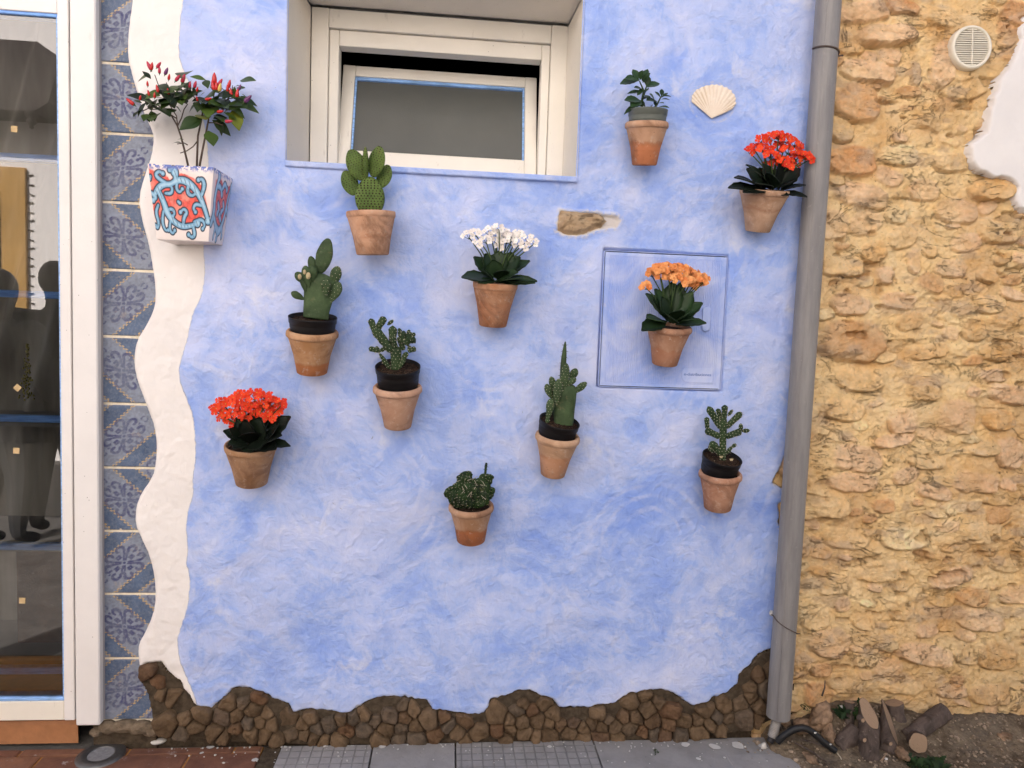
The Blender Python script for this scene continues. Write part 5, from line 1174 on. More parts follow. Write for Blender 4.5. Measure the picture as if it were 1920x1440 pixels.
# ------------------------------------------------------------------ clay pots hung on the wall
def mat_pot():
    t = NT('terracotta', 0.85, 0.2); ob = t.obj(); s = t.sep(ob); r = t.rnd()
    rgb = t.ocol(); line = t.attr('stain_line', 'OBJECT'); wet = t.attr('stain_strength', 'OBJECT')
    off = t.vmath('ADD', ob, t.vmath('SCALE', t.n('ShaderNodeCombineXYZ').outputs[0], 1.0))
    loc = t.n('ShaderNodeCombineXYZ'); t.put(loc.inputs[0], t.math('MULTIPLY', r, 31.0)); t.put(loc.inputs[1], t.math('MULTIPLY', r, 17.0)); co = t.vmath('ADD', ob, loc.outputs[0])
    n = t.noise(14, 5, .6, .6, co=co); n2 = t.noise(55, 6, .7, co=co)
    zz = t.math('ADD', s[2], t.math('MULTIPLY', t.math('SUBTRACT', n, .5), .035))
    lo = t.math('MULTIPLY', t.math('SUBTRACT', 1.0, t.mr(t.math('SUBTRACT', zz, line), -.002, .004)), wet)
    band = t.math('MULTIPLY', t.math('SUBTRACT', 1.0, t.mr(t.math('ABSOLUTE', t.math('SUBTRACT', zz, line)), .001, .008)), .55)
    c = t.mix(t.mr(n, .35, .68), t.mix(1.0, rgb, (.80, .76, .72), 'MULTIPLY'), t.mix(.30, rgb, (.62, .44, .32)))
    c = t.mix(lo, c, t.mix(1.0, rgb, (.92, .58, .42), 'MULTIPLY'))
    c = t.mix(t.math('MULTIPLY', band, t.mr(t.noise(9, 3, co=co), .42, .6)), c, t.mix(1.0, rgb, (.62, .46, .38), 'MULTIPLY'))
    c = t.mix(t.math('MULTIPLY', t.mr(n2, .56, .68), .6), c, (.56, .42, .33))
    st = t.noise(7, 5, .7, 1.2, co=t.vmath('ADD', co, (3, 5, 1))); c = t.mix(t.math('MULTIPLY', t.mr(st, .50, .64), .60), c, (.16, .08, .05))
    sp = t.mr(t.voro(85, co=co), .05, .11); c = t.mix(t.math('MULTIPLY', t.math('SUBTRACT', 1.0, sp), t.mr(t.noise(23, 2, co=co), .5, .6)), c, (.10, .05, .035))
    rings = t.noise(3, 3, .6, co=t.map(ob, scale=(1, 1, 70)))
    t.base(c); t.bump(t.math('ADD', t.math('MULTIPLY', n2, .8), t.math('MULTIPLY', rings, .8)), .0022); return t.m
M_POT = mat_pot()
M_NURS = simple('black_nursery_plastic', (0.010, 0.009, 0.010), 0.5, 0.25, .2, 40)
M_GREYNURS = simple('grey_green_plastic', (0.115, 0.130, 0.115), 0.5, 0.4, .1, 40)
t = NT('potting_soil', .95, .1); n = t.noise(120, 5, .7); c = t.mix(t.mr(n, .4, .7), (.010, .007, .005), (.075, .042, .025)); c = t.mix(t.mr(t.noise(260, 3, .6), .66, .7), c, (.34, .27, .2)); t.base(c); t.bump(n, .004); M_PSOIL = t.m
POTS = {}
def pot(key, label, rimL, rimR, rim_y, bot_x, bot_y, bot_w, col_, line, wet, y_top=None, y_bot=None, style='roll', open_in=True):
    """rimL, rimR: pixels of the rim sides, rim_y its middle height; bot_x, bot_y, bot_w: the foot"""
    R_ = (rimR - rimL) / 2 * MPP(-.07); rb = bot_w / 2 * MPP(-.05)
    yt = -(R_ + .006) if y_top is None else y_top; yb = -(rb + .010) if y_bot is None else y_bot
    top = P((rimL + rimR) / 2, rim_y, yt); bot = P(bot_x, bot_y, yb); ax = top - bot; Hh = ax.length
    M = frame(bot, ax)
    th_ = thing('terracotta_pot', label, 'flower pot', None, 'terracotta pots hung on the blue wall', M)
    if style == 'roll':
        out = [(0.0005, 0), (rb * .93, 0), (rb, .0022), (rb + (R_ * .90 - rb) * .40, Hh * .42), (R_ * .905, Hh * .80), (R_ * .925, Hh * .835)]; rim = [(R_ * .955, Hh * .838), (R_ * .992, Hh * .86), (R_, Hh * .905), (R_ * .985, Hh * .95), (R_ * .93, Hh * .985), (R_ * .87, Hh * .99), (R_ * .82, Hh * .96), (R_ * .80, Hh * .88), (R_ * .78, Hh * .80)]
    else:
        out = [(0.0005, 0), (rb * .93, 0), (rb, .0022), (rb + (R_ * .93 - rb) * .42, Hh * .42), (R_ * .955, Hh * .855)]; rim = [(R_ * .975, Hh * .862), (R_ * .995, Hh * .90), (R_, Hh * .97), (R_ * .985, Hh * .995), (R_ * .93, Hh), (R_ * .90, Hh * .98), (R_ * .88, Hh * .90), (R_ * .84, Hh * .80)]
    def body(profile, name):
        g = Geo().lathe(profile, 44, None, .006, hash(key) % 7); o = link(name, g.mesh(name, M_POT), th_, M); o.color = (*col_, 1); o['stain_line'] = line * Hh; o['stain_strength'] = wet; return o
    body(out, 'body'); body([(out[-1][0], out[-1][1])] + rim, 'rim')
    if open_in: link('soil', Geo().lathe([(0.0005, Hh * .90), (R_ * .5, Hh * .895), (R_ * .86, Hh * .88)], 24).mesh('soil', M_PSOIL), th_, M)
    POTS[key] = dict(M=M, R=R_, H=Hh, top=top, axis=ax.normalized(), obj=th_); return th_
def nursery(key, label, L_, R_, cy, ry, hpx, mat=None, ydep=None, lip=True, group='black nursery pots pushed into clay pots', soil=True):
    "the plastic pot standing in a clay pot: rim pixels L_..R_, centre height cy, showing hpx of its wall"
    p = POTS[key]; rr = (R_ - L_) / 2 * MPP(-.07); yt = p['top'].y if ydep is None else ydep
    c = P((L_ + R_) / 2, cy, yt); ax = p['axis'].copy(); M = frame(c, ax); hh = hpx * MPP(-.07)
    if ry is not None:                                                    # tip the rim to the ellipse the photograph shows
        dx, dy_ = ry; ax = (ax + Vector((dx, dy_, 0))).normalized(); M = frame(c, ax)
    th_ = thing('nursery_pot', label, 'nursery pot', None, group, M)
    prof = [(rr * .955, -hh * .35), (rr, -.0008), (rr * 1.005, 0), (rr, -.010), (rr * .985, -.017), (rr * .93, -.019), (rr * .915, -hh), (rr * .86, -hh - .03), (rr * .80, -hh - .07)]
    prof = [(rr * .93, -.030), (rr * .968, 0.0), (rr * .985, .001), (rr * 1.0, 0), (rr * 1.0, -.002), (rr * .985, -.0032), (rr * .975, -.016), (rr * .935, -.0175), (rr * .915, -hh), (rr * .82, -hh - .028), (rr * .60, -hh - .030)]
    link('pot_wall', Geo().lathe(prof, 40).mesh('pot_wall', mat or M_NURS), th_, M)
    if soil: 
        g = Geo().lathe([(0.0005, -.007), (rr * .4, -.006), (rr * .7, -.008), (rr * .95, -.010)], 24); rg_ = random.Random(int(L_))
        link('soil', g.mesh('soil', M_PSOIL), th_, M)
        g = Geo()
        for i in range(40): a = rg_.random() * 6.28; q = math.sqrt(rg_.random()) * rr * .88; s_ = rg_.uniform(.0012, .0034); g.ball((q * math.cos(a), q * math.sin(a), -.006), (s_, s_, s_ * .8), 5, 3)
        link('soil_crumbs', g.mesh('soil_crumbs', M_PSOIL, False), th_, M, 'stuff')
    POTS[key + '_n'] = dict(M=M, R=rr, top=c, axis=ax); return th_
A1, A2, A3, A4, A5 = (.52, .285, .165), (.47, .24, .13), (.50, .30, .19), (.44, .265, .165), (.43, .19, .095)
pot('ears', 'terracotta pot with a round bunny ear cactus below the left part of the window', 651, 740, 397, 699, 478, 58, (.56, .31, .19), .42, .0, y_bot=-.075, y_top=-.085, style='flat')
pot('op1', 'banded orange terracotta pot holding the tall opuntia left of centre', 539, 633, 618, 585, 699, 54, (.46, .25, .12), .26, .8)
pot('cyl1', 'pinkish terracotta pot holding the crooked spotted cactus', 700, 791, 722, 746, 800, 50, (.50, .29, .195), .0, .0)
pot('white', 'orange terracotta pot with the white flowering kalanchoe', 887, 971, 529, 924, 611, 51, (.45, .215, .11), .55, .25, style='flat')
pot('op2', 'pale stained terracotta pot with the opuntia that has a thin spiny tip', 1003, 1090, 813, 1036, 890, 47, (.53, .33, .205), .52, .45)
pot('red1', 'olive brown terracotta pot with the red flowers at the lower left', 424, 517, 832, 472, 906, 56, (.36, .20, .105), .0, .0, style='flat')
pot('dark', 'two toned terracotta pot with a dark tangled cactus lowest on the wall', 840, 927, 944, 883, 1013, 54, (.40, .225, .13), .40, 1.0)
pot('leaf', 'terracotta pot with a wet orange lower half and small leafy plant top right of window', 1172, 1254, 228, 1208, 310, 46, (.54, .32, .20), .48, 1.0)
pot('red2', 'pale tan terracotta pot with red flowers beside the downpipe', 1388, 1480, 355, 1420, 434, 46, (.48, .30, .195), .55, .0, style='flat')
pot('orange', 'terracotta pot with orange flowers hung in front of the meter box', 1212, 1299, 609, 1246, 683, 48, (.42, .22, .135), .42, .35)
pot('cyl2', 'brown terracotta pot of the branching spotted cactus at the lower right', 1309, 1393, 884, 1345, 953, 52, (.42, .20, .12), .0, .0)
nursery('op1', 'black nursery pot under the tall opuntia left of centre', 543, 630, 594, (0, 0.0), 22)
nursery('cyl1', 'black nursery pot under the crooked spotted cactus in the middle', 704, 788, 687, (0, -.12), 30)
nursery('op2', 'black nursery pot tipped sideways under the opuntia with the spiny tip', 1010, 1089, 789, (.10, -.10), 24)
nursery('cyl2', 'black nursery pot under the branching spotted cactus at the lower right', 1316, 1393, 857, (.12, -.16), 26)
nursery('leaf', 'grey green plastic pot under the small leafy plant beside the window', 1178, 1252, 207, (.02, .05), 18, M_GREYNURS, soil=True, group='plastic plant pot')
# ------------------------------------------------------------------ plants
def mat_leaf(n_, dark, light, rough=.42, vein=0.3, edgecol=None):
    t = NT(n_, rough, .22); r = t.rnd(); n = t.noise(30, 4, .6); n2 = t.noise(8, 3, .5)
    a = t.mix(r, dark, light); c = t.mix(t.mr(n, .35, .7), t.mix(1., a, (.72, .74, .7), 'MULTIPLY'), a)
    t.base(c); t.bump(n, .0008); t.b.inputs['Subsurface Weight'].default_value = 0.0; return t.m
M_KAL = mat_leaf('dark_kalanchoe_leaf', (.004, .006, .004), (.010, .018, .009), .5)
M_KALG = mat_leaf('green_kalanchoe_leaf', (.010, .022, .009), (.026, .055, .020), .45)
M_PEPL = mat_leaf('pepper_leaf', (.022, .045, .012), (.075, .125, .022), .4)
M_SUCC = mat_leaf('small_green_leaf', (.014, .035, .014), (.035, .075, .028), .4)
M_STEM = mat_leaf('green_stem', (.03, .055, .018), (.06, .10, .03), .55); M_WOODY = simple('woody_stem', (.085, .062, .05), .8, .2, .3, 60, .0006)
def leaf_mesh(name, mat, prof, cup=.15, droop=.25, serr=0, n=8, thick=.0, fold=.25):
    """leaf of length 1 along local z, width along x, upper face towards -y (local y is up the normal). prof: half widths"""
    vs_, fs = [], []; K = len(prof) - 1; cols = 4
    for i in range(K + 1):
        q = i / K; w = prof[i]
        for j in range(-cols // 2, cols // 2 + 1):
            u = j / (cols / 2); e = 1 + (serr * (1 if i % 2 else -1) if abs(u) == 1 and 0 < i < K else 0)
            x = w * u * e; y_ = -droop * q * q + cup * abs(u) * w - fold * 0 ; vs_.append((x, y_, q - .0))
    c1 = cols + 1
    for i in range(K):
        for j in range(cols): fs.append((i * c1 + j, i * c1 + j + 1, (i + 1) * c1 + j + 1, (i + 1) * c1 + j))
    if thick:
        b = len(vs_); vs_ += [(x, y_ - thick, z) for x, y_, z in vs_]; n0 = len(fs)
        fs += [tuple(i + b for i in f)[::-1] for f in fs[:n0]]
        ring = [j for j in range(c1)] + [(i * c1 + cols) for i in range(1, K + 1)] + [K * c1 + j for j in range(cols - 1, -1, -1)] + [i * c1 for i in range(K - 1, 0, -1)]
        for k in range(len(ring)): a_, b_ = ring[k], ring[(k + 1) % len(ring)]; fs.append((a_, b_, b_ + b, a_ + b))
    return new_mesh(name, vs_, fs, mat)
ROUNDED = [.03, .10, .20, .29, .34, .36, .34, .28, .17, .04]
LANCE = [.015, .07, .14, .185, .20, .19, .155, .11, .06, .004]
SPOON = [.05, .07, .11, .18, .27, .35, .38, .35, .25, .06]
def put_leaf(me, name, parent, a, b, nrm, width=1.0, sc=None):
    a, b = Vector(a), Vector(b); d_ = b - a; L_ = d_.length; M = frame(a, d_, nrm) @ Matrix.Diagonal((L_ * width, L_, L_, 1)); return link(name, me, parent, M)

# flower of four petals, 1 unit across, facing local z
def flower_mesh(name, mat, petals=4, dbl=False, seed=0, cmat=None):
    g = Geo(); rg_ = random.Random(seed); fm = []
    for lay in range(2 if dbl else 1):
        for k in range(petals + (1 if dbl else 0)):
            a = 2 * math.pi * k / (petals + (1 if dbl else 0)) + lay * .6 + rg_.uniform(-.12, .12); R_ = Matrix.Rotation(a, 4, 'Z') @ Matrix.Rotation(-.25 - lay * .35 + rg_.uniform(-.15, .15), 4, 'Y'); s_ = 1 - .25 * lay
            v_ = [(.03, 0, 0), (.16, -.15, .0), (.34, -.27, .03), (.50, -.17, .0), (.56, 0, -.02), (.50, .17, 0), (.34, .27, .03), (.16, .15, 0), (.28, 0, -.03 + .02 * lay)]
            v_ = [R_ @ (Vector(q) * s_ + Vector((0, 0, .05 * lay))) for q in v_]; g.add(v_, [(i, (i + 1) % 8, 8) for i in range(8)]); fm += [0] * 8
    b = len(g.f); g.ball((0, 0, .03), (.07, .07, .05), 6, 3); fm += [1] * (len(g.f) - b)
    b = len(g.f); g.tube([(0, 0, .0), (0, 0, -.35)], [.05, .06], 5, False); fm += [0] * (len(g.f) - b)
    me = new_mesh(name, g.v, g.f, [mat, cmat or mat], True, fmat=fm); return me
def petal_mat(n_, c1, c2):
    t = NT(n_, .55, .25); r = t.rnd(); t.base(t.mix(r, c1, c2)); t.b.inputs['Roughness'].default_value = .6; return t.m
M_REDP = petal_mat('vermilion_petal', (.58, .022, .006), (.80, .060, .010)); M_ORP = petal_mat('apricot_petal', (.70, .22, .06), (.84, .40, .15)); M_WHP = petal_mat('white_petal', (.80, .72, .66), (.86, .82, .76))
M_YEL = simple('yellow_eye', (.55, .42, .06), .7, .2, .2); M_GRN = simple('green_bud', (.20, .30, .06), .7, .2, .2)
def kalanchoe(key, label, grp, umb, leaves, base, mats, fsize, leafmat, nper, stems_vis=True, seed=0, ybase=None):
    """umb: umbels (px, py, radius px); leaves: (base px, py, tip px, py, toward viewer, width, spoon)"""
    p = POTS[key]; yc = p['top'].y; rg_ = random.Random(seed)
    root = P(base[0], base[1], yc); t_ = thing('kalanchoe', label, 'flowering plant', root, grp)
    fl = [flower_mesh('flower', mats[0], 4, mats[2], s_, mats[1]) for s_ in range(4)]
    g = Geo(); ms = MPP(yc)
    for (a, b, r_) in umb:
        top = P(a, b, yc + rg_.uniform(-.02, .015)); cen = top - Vector((0, 0, r_ * ms * .7))
        st = root + Vector((rg_.uniform(-.012, .012), rg_.uniform(-.01, .01), 0)); mid = st.lerp(cen, .55) + Vector((0, 0, .006)); 
        Geo().tube([st, mid, cen], [.0022, .0020, .0016], 6).obj('flower_stalk', M_STEM, t_)
        n = max(3, int(nper * 1.3 * r_ * r_ / 400 + .5)); tries = 0; pl_ = []
        for i in range(n):
            ga = i * 2.39996 + rg_.random() * .6; q = math.sqrt((i + .5) / n)
            d_ = Vector((math.cos(ga) * q * 1.1, -.25 + math.sin(ga) * q * .5, math.sqrt(max(0, 1 - q * q * .85)) * .55 - math.sin(ga) * q * -.55)); R_ = r_ * ms * (1.15 if key in ('orange', 'white') else 1.0)
            pos = cen + Vector((d_.x * R_, d_.y * R_, d_.z * R_ * 1.0)) + Vector((rg_.uniform(-1, 1), rg_.uniform(-1, 1), rg_.uniform(-1, 1))) * .0015
            nd = (d_ * .8 + Vector((0, -1.0, .1)) + Vector((rg_.uniform(-.3, .3), rg_.uniform(-.3, .3), rg_.uniform(-.3, .3)))).normalized(); s_ = fsize * 1.12 * ms * rg_.uniform(.85, 1.15)
            link('flower', fl[i % 4], t_, frame(pos, nd, (rg_.uniform(-1, 1), .3, rg_.uniform(-1, 1))) @ Matrix.Scale(s_, 4)); g.tube([cen - Vector((0, 0, R_ * .3)), pos - nd * s_ * .3], .0007, 4, False)
    g.obj('flower_stems', M_STEM, t_, kind='stuff')
    lm = {q: leaf_mesh('leaf', leafmat, pr, .12, dr_, .07, thick=.035) for q, pr, dr_ in (('r', ROUNDED, .18), ('s', SPOON, .10))}
    for L_ in leaves:
        a0, b0, a1, b1, fy, w = L_[:6]; A_ = P(a0, b0 + 6, yc - .35 * fy); B_ = P(a1, b1 + (3 if fy > .03 else 0), yc - fy - .012); k = L_[6] if len(L_) > 6 else 'r'
        nrm = Vector((0, -.55, .8)) if fy >= 0 else Vector((0, -.8, .5)); nrm = nrm + Vector((rg_.uniform(-.3, .3), rg_.uniform(-.2, .2), rg_.uniform(-.2, .2)))
        put_leaf(lm[k], 'leaf', t_, A_, B_, nrm, w * (1.25 if key in ('orange', 'white') else 1.1))
    return t_
REDL = 'red flowering kalanchoes on the wall'
kalanchoe('red1', 'red flowering kalanchoe with dark leaves at the lower left of the wall', 'red kalanchoes', [(402, 764, 10), (414, 770, 10), (415, 750, 7), (424, 778, 12), (436, 748, 14), (440, 770, 14), (452, 738, 16), (458, 758, 16),
          (463, 782, 10), (478, 734, 16), (478, 760, 18), (482, 778, 13), (500, 740, 14), (500, 764, 15), (515, 750, 14), (528, 752, 11), (510, 778, 12), (523, 765, 12), (495, 752, 12), (434, 788, 9)],
          [(470, 822, 424, 803, .03, .75), (465, 826, 432, 822, .05, .9), (455, 820, 436, 800, .04, .9), (470, 825, 455, 790, .05, .9), (480, 825, 480, 785, .05, 1.0), (485, 825, 512, 792, .03, .9), (492, 822, 533, 778, .02, .75), (490, 826, 520, 806, .05, .9),
           (488, 827, 512, 832, .06, .8), (492, 825, 538, 825, .05, .45), (470, 826, 470, 800, .06, 1.0), (462, 815, 447, 785, .0, .9), (478, 815, 495, 775, .0, .9), (485, 812, 515, 780, .0, .9), (465, 812, 465, 775, .0, 1), (462, 824, 440, 832, .062, .9), (474, 824, 468, 838, .068, 1.2), (484, 824, 496, 836, .066, 1.0), (456, 822, 430, 826, .05, .8), (478, 820, 482, 832, .07, 1.2)],
          (474, 826), (M_REDP, M_YEL, False), 11.5, M_KAL, 11, seed=1)
kalanchoe('red2', 'red flowering kalanchoe with broad black green leaves beside the downpipe', 'red kalanchoes', [(1406, 280, 9), (1416, 274, 12), (1428, 256, 13), (1432, 274, 14), (1446, 286, 14), (1446, 252, 13), (1460, 250, 14), (1462, 270, 16), (1476, 256, 14),
          (1478, 276, 14), (1490, 264, 13), (1496, 276, 10), (1470, 296, 15), (1455, 302, 13), (1440, 306, 9), (1485, 302, 13), (1500, 286, 10), (1512, 288, 11), (1517, 294, 9), (1493, 293, 11), (1478, 308, 9)],
          [(1430, 352, 1374, 335, .045, .62), (1432, 348, 1386, 318, .04, .8), (1436, 348, 1410, 312, .03, 1.0), (1450, 350, 1440, 305, .02, 1.0), (1460, 350, 1470, 308, .02, 1.0), (1465, 350, 1494, 312, .03, .9), (1462, 352, 1508, 336, .04, .8),
           (1455, 356, 1514, 356, .05, .55), (1440, 354, 1478, 356, .06, .6), (1445, 348, 1420, 330, .06, .9), (1455, 348, 1485, 330, .06, .9), (1450, 348, 1452, 318, .055, 1.1), (1450, 345, 1410, 300, .0, .6), (1440, 350, 1400, 345, .06, .8), (1448, 345, 1430, 312, .0, 1), (1455, 345, 1480, 310, .0, 1)],
          (1448, 350), (M_REDP, M_YEL, False), 11.5, M_KAL, 11, seed=2)
kalanchoe('orange', 'orange flowering kalanchoe in front of the meter box', 'orange kalanchoe', [(1212, 534, 9), (1222, 508, 11), (1236, 500, 12), (1240, 514, 11), (1252, 498, 12), (1256, 513, 12), (1270, 500, 12), (1270, 516, 10), (1284, 504, 12), (1288, 522, 12),
          (1300, 512, 12), (1304, 526, 11), (1316, 518, 11), (1294, 512, 9), (1320, 524, 8), (1262, 520, 8), (1298, 534, 8)],
          [(1250, 596, 1207, 606, .055, .72), (1248, 598, 1218, 584, .05, .8), (1262, 600, 1272, 572, .06, .9), (1266, 602, 1322, 594, .045, .55), (1262, 598, 1312, 562, .03, .6), (1252, 596, 1248, 555, .045, .7), (1258, 594, 1238, 540, .01, .6), (1258, 592, 1262, 528, .0, .65),
           (1262, 592, 1282, 532, .0, .6), (1264, 594, 1296, 545, .01, .6), (1252, 594, 1222, 546, .01, .6), (1256, 598, 1262, 585, .07, .9), (1262, 598, 1290, 575, .05, .8), (1250, 592, 1232, 560, .03, .8), (1270, 598, 1300, 588, .06, .6)],
          (1258, 598), (M_ORP, M_YEL, True), 10.5, M_KALG, 19, seed=3)
kalanchoe('white', 'white flowering kalanchoe with spreading green leaves in the middle of the wall', 'white kalanchoe', [(880, 438, 10), (892, 434, 9), (897, 454, 7), (912, 446, 10), (920, 430, 12), (932, 436, 11), (930, 448, 9), (946, 434, 11), (950, 446, 11), (962, 440, 10),
          (972, 436, 9), (974, 452, 8), (984, 458, 8), (990, 444, 9), (1002, 452, 7), (936, 425, 7), (958, 452, 8), (936, 460, 6)],
          [(926, 518, 870, 506, .035, .85), (930, 521, 900, 520, .05, .6), (935, 521, 1004, 512, .035, .42), (930, 523, 978, 508, .055, .7), (928, 522, 965, 500, .05, .8), (925, 515, 895, 478, .01, .7), (928, 512, 915, 475, .01, .9), (932, 512, 935, 470, .0, .9), (936, 512, 958, 472, .0, .9),
           (938, 512, 970, 478, .01, .8), (942, 512, 988, 482, .01, .55), (934, 520, 945, 498, .05, .9), (925, 518, 912, 500, .05, .9), (930, 516, 925, 490, .03, 1.0), (930, 522, 1000, 516, .045, .40)],
          (931, 520), (M_WHP, M_GRN, False), 9.8, M_KALG, 15, seed=4)

# ---- cactus pads
def mat_cactus(n_, a, b, spot=None):
    t = NT(n_, .6, .2); n = t.noise(24, 5, .6); c = t.mix(t.mr(n, .35, .7), a, b); s = t.mr(t.noise(11, 5, .7, .5, co=t.map(loc=(7, 1, 2))), .60, .70); c = t.mix(t.math('MULTIPLY', s, .65), c, spot or (.16, .14, .07)); c = t.mix(t.math('MULTIPLY', t.mr(t.noise(70, 5, .7), .58, .7), .4), c, (.17, .19, .12)); t.base(c); t.bump(t.noise(60, 5, .7), .0030); return t.m
M_OP1 = mat_cactus('blue_green_cactus_skin', (.030, .052, .022), (.066, .105, .044)); M_EAR = mat_cactus('bright_green_cactus_skin', (.062, .105, .022), (.115, .175, .040), (.14, .11, .04)); M_CYL = mat_cactus('deep_green_cactus_skin', (.014, .030, .012), (.038, .068, .024)); M_DRK = mat_cactus('dark_tangled_skin', (.007, .016, .006), (.022, .050, .012))
M_SCAR = simple('dry_scar', (.42, .34, .20), .8, .2, .3); M_AREB = simple('dark_areole', (.030, .012, .010), .8, .2, .2); M_AREW = simple('pale_areole', (.62, .60, .42), .7, .2, .2); M_SPINE = simple('pale_spine', (.42, .37, .28), .6, .2, .2); M_DSP = simple('dark_spine', (.035, .03, .02), .6, .2, .2)
SHAPES = {'oval': lambda q: math.sin(math.pi * min(1, q * .97 + .02)) ** .55, 'drop': lambda q: (math.sin(math.pi * (q ** 1.55) * .985 + .03)) ** .6 * .97 + .03, 'trunk': lambda q: (.80 + .30 * q) * (1 - max(0, (q - .80) / .2) ** 2.4 * .85) if q < 1 else .1,
          'finger': lambda q: (.80 + .25 * q) * (1 - max(0, (q - .82) / .18) ** 2.2) * (1 - max(0, (.10 - q) / .10) ** 2 * .5) + .02}
def pad(name, parent, mat, a, b, w, shape='oval', th_=.30, ya=-.07, yb=None, nrm=(0, -1, 0), knob=0., seg=16, rings=16, bend=0., seed=0, ret=None, A_=None, B_=None):
    "pad from pixel a to pixel b, w pixels wide"
    yb = ya if yb is None else yb; A_ = A_ or P(a[0], a[1], ya); B_ = B_ or P(b[0], b[1], yb); A_ = A_ - (B_ - A_) * (.20 if shape == 'drop' else (.16 if shape == 'oval' and w < 20 else (.08 if shape == 'finger' else 0))); L_ = (B_ - A_).length; M = frame(A_, B_ - A_, nrm); W = w / 2 * MPP((ya + yb) / 2); f = SHAPES[shape]; vs_, fs = [], []; pts = []
    o_ = Vector((seed * 1.7 + a[0] * .1, a[1] * .1, 0))
    for i in range(rings + 1):
        q = i / rings; qq = .5 - .5 * math.cos(math.pi * q); r_ = W * max(.02, f(qq))
        if i in (0, rings): r_ *= .15
        for k in range(seg):
            an = 2 * math.pi * k / seg; kn = 1 + knob * mnoise.noise(Vector((math.cos(an) * 2.2, math.sin(an) * 2.2, qq * L_ / W * 1.1)) + o_) * 1.6
            v = Vector((math.cos(an) * r_ * kn + bend * W * math.sin(math.pi * qq), math.sin(an) * r_ * th_ * kn, qq * L_)); vs_.append(M @ v)
            pts.append((M @ v, (M.to_3x3() @ Vector((math.cos(an) * th_, math.sin(an), 0))).normalized()))
    for i in range(rings):
        for k in range(seg): k2 = (k + 1) % seg; fs.append((i * seg + k, i * seg + k2, (i + 1) * seg + k2, (i + 1) * seg + k))
    fs.append(tuple(range(seg))[::-1]); fs.append(tuple(rings * seg + k for k in range(seg)))
    o = mesh(name, vs_, fs, mat, parent)
    return dict(M=M, W=W, L=L_, f=f, th=th_, o=o, bend=bend)
def areoles(pd, pitch, size, mat, spine=0, smat=None, sl_=.006, seed=0, both=False, rg_=None, off=0.0):
    "spots on a diagonal lattice over the pad, joined in one part of the pad"
    g = Geo(); gs = Geo(); rg_ = random.Random(seed); M = pd['M']; W, L_, f, th_ = pd['W'], pd['L'], pd['f'], pd['th']; row = 0; z = pitch * .4
    while z < L_ * .985:
        q = z / L_; r_ = W * f(q); per = math.pi * r_ * (1 + th_) / 2; n = max(3, int(2 * r_ * (1.0 if th_ < .6 else 1.57) / pitch)); 
        for i in range(n + 1):
            if th_ < .6: x = -r_ + 2 * r_ * (i + (.5 if row % 2 else 0)) / max(1, n); 
            else: x = r_ * math.sin(math.pi * ((i + (.5 if row % 2 else 0)) / max(1, n) - .5))
            if abs(x) > r_ * .999: continue
            yy = math.sqrt(max(0, 1 - (x / r_) ** 2)) * r_ * th_; nr = Vector((x / r_ * th_ * th_, yy / r_ + 1e-6, 0)).normalized() if th_ < .6 else Vector((x, yy, 0)).normalized()
            c = M @ Vector((x + pd['bend'] * W * math.sin(math.pi * q), yy, z)); nw = (M.to_3x3() @ nr).normalized(); s_ = size * rg_.uniform(.8, 1.2)
            g.ball(c + nw * s_ * .15, (s_, s_, s_), 5, 3)
            if spine and rg_.random() < spine:
                for _ in range(2): d_ = (nw + Vector((rg_.uniform(-.7, .7), rg_.uniform(-.4, .2), rg_.uniform(-.5, .7)))).normalized(); gs.tube([c, c + d_ * sl_ * rg_.uniform(.6, 1.2)], [.0005, .0001], 3, False)
        z += pitch * .82; row += 1
    if g.v: link('areoles', new_mesh('areoles', g.v, g.f, mat), pd['o'], Matrix.Identity(4), 'stuff')
    if gs.v: link('spines', new_mesh('spines', gs.v, gs.f, smat or M_SPINE), pd['o'], Matrix.Identity(4), 'stuff')
def cactus(label, name, base, yb): 
    return thing(name, label, 'cactus', P(base[0], base[1], yb), 'cacti in the wall pots')
# bunny ears
yb = -.085; t_ = cactus('bunny ear cactus with round dotted pads in front of the window sill', 'bunny_ear_cactus', (697, 388), yb)
for i, (a, b, w, sh_, ya_, yb_, th_, nr_) in enumerate([((694, 410), (693, 331), 54, 'oval', yb, yb, .24, (0, -1, 0)), ((680, 338), (657, 280), 36, 'oval', yb, yb - .01, .22, (.15, -1, 0)), ((699, 332), (713, 274), 34, 'oval', yb, yb - .02, .22, (-.35, -1, 0)),
          ((686, 333), (685, 275), 12, 'oval', yb + .0, yb - .03, .9, (0, -1, 0)), ((666, 366), (646, 320), 30, 'oval', yb + .015, yb + .02, .22, (.1, -1, 0)), ((713, 352), (728, 309), 28, 'oval', yb + .015, yb + .02, .22, (-.2, -1, 0))]):
    pdz = pad('pad', t_, M_EAR, a, b, w, sh_, th_, ya_, yb_, nr_, seed=i); areoles(pdz, .0076 if i else .0088, .00145 if i else .00205, M_AREB, seed=i)
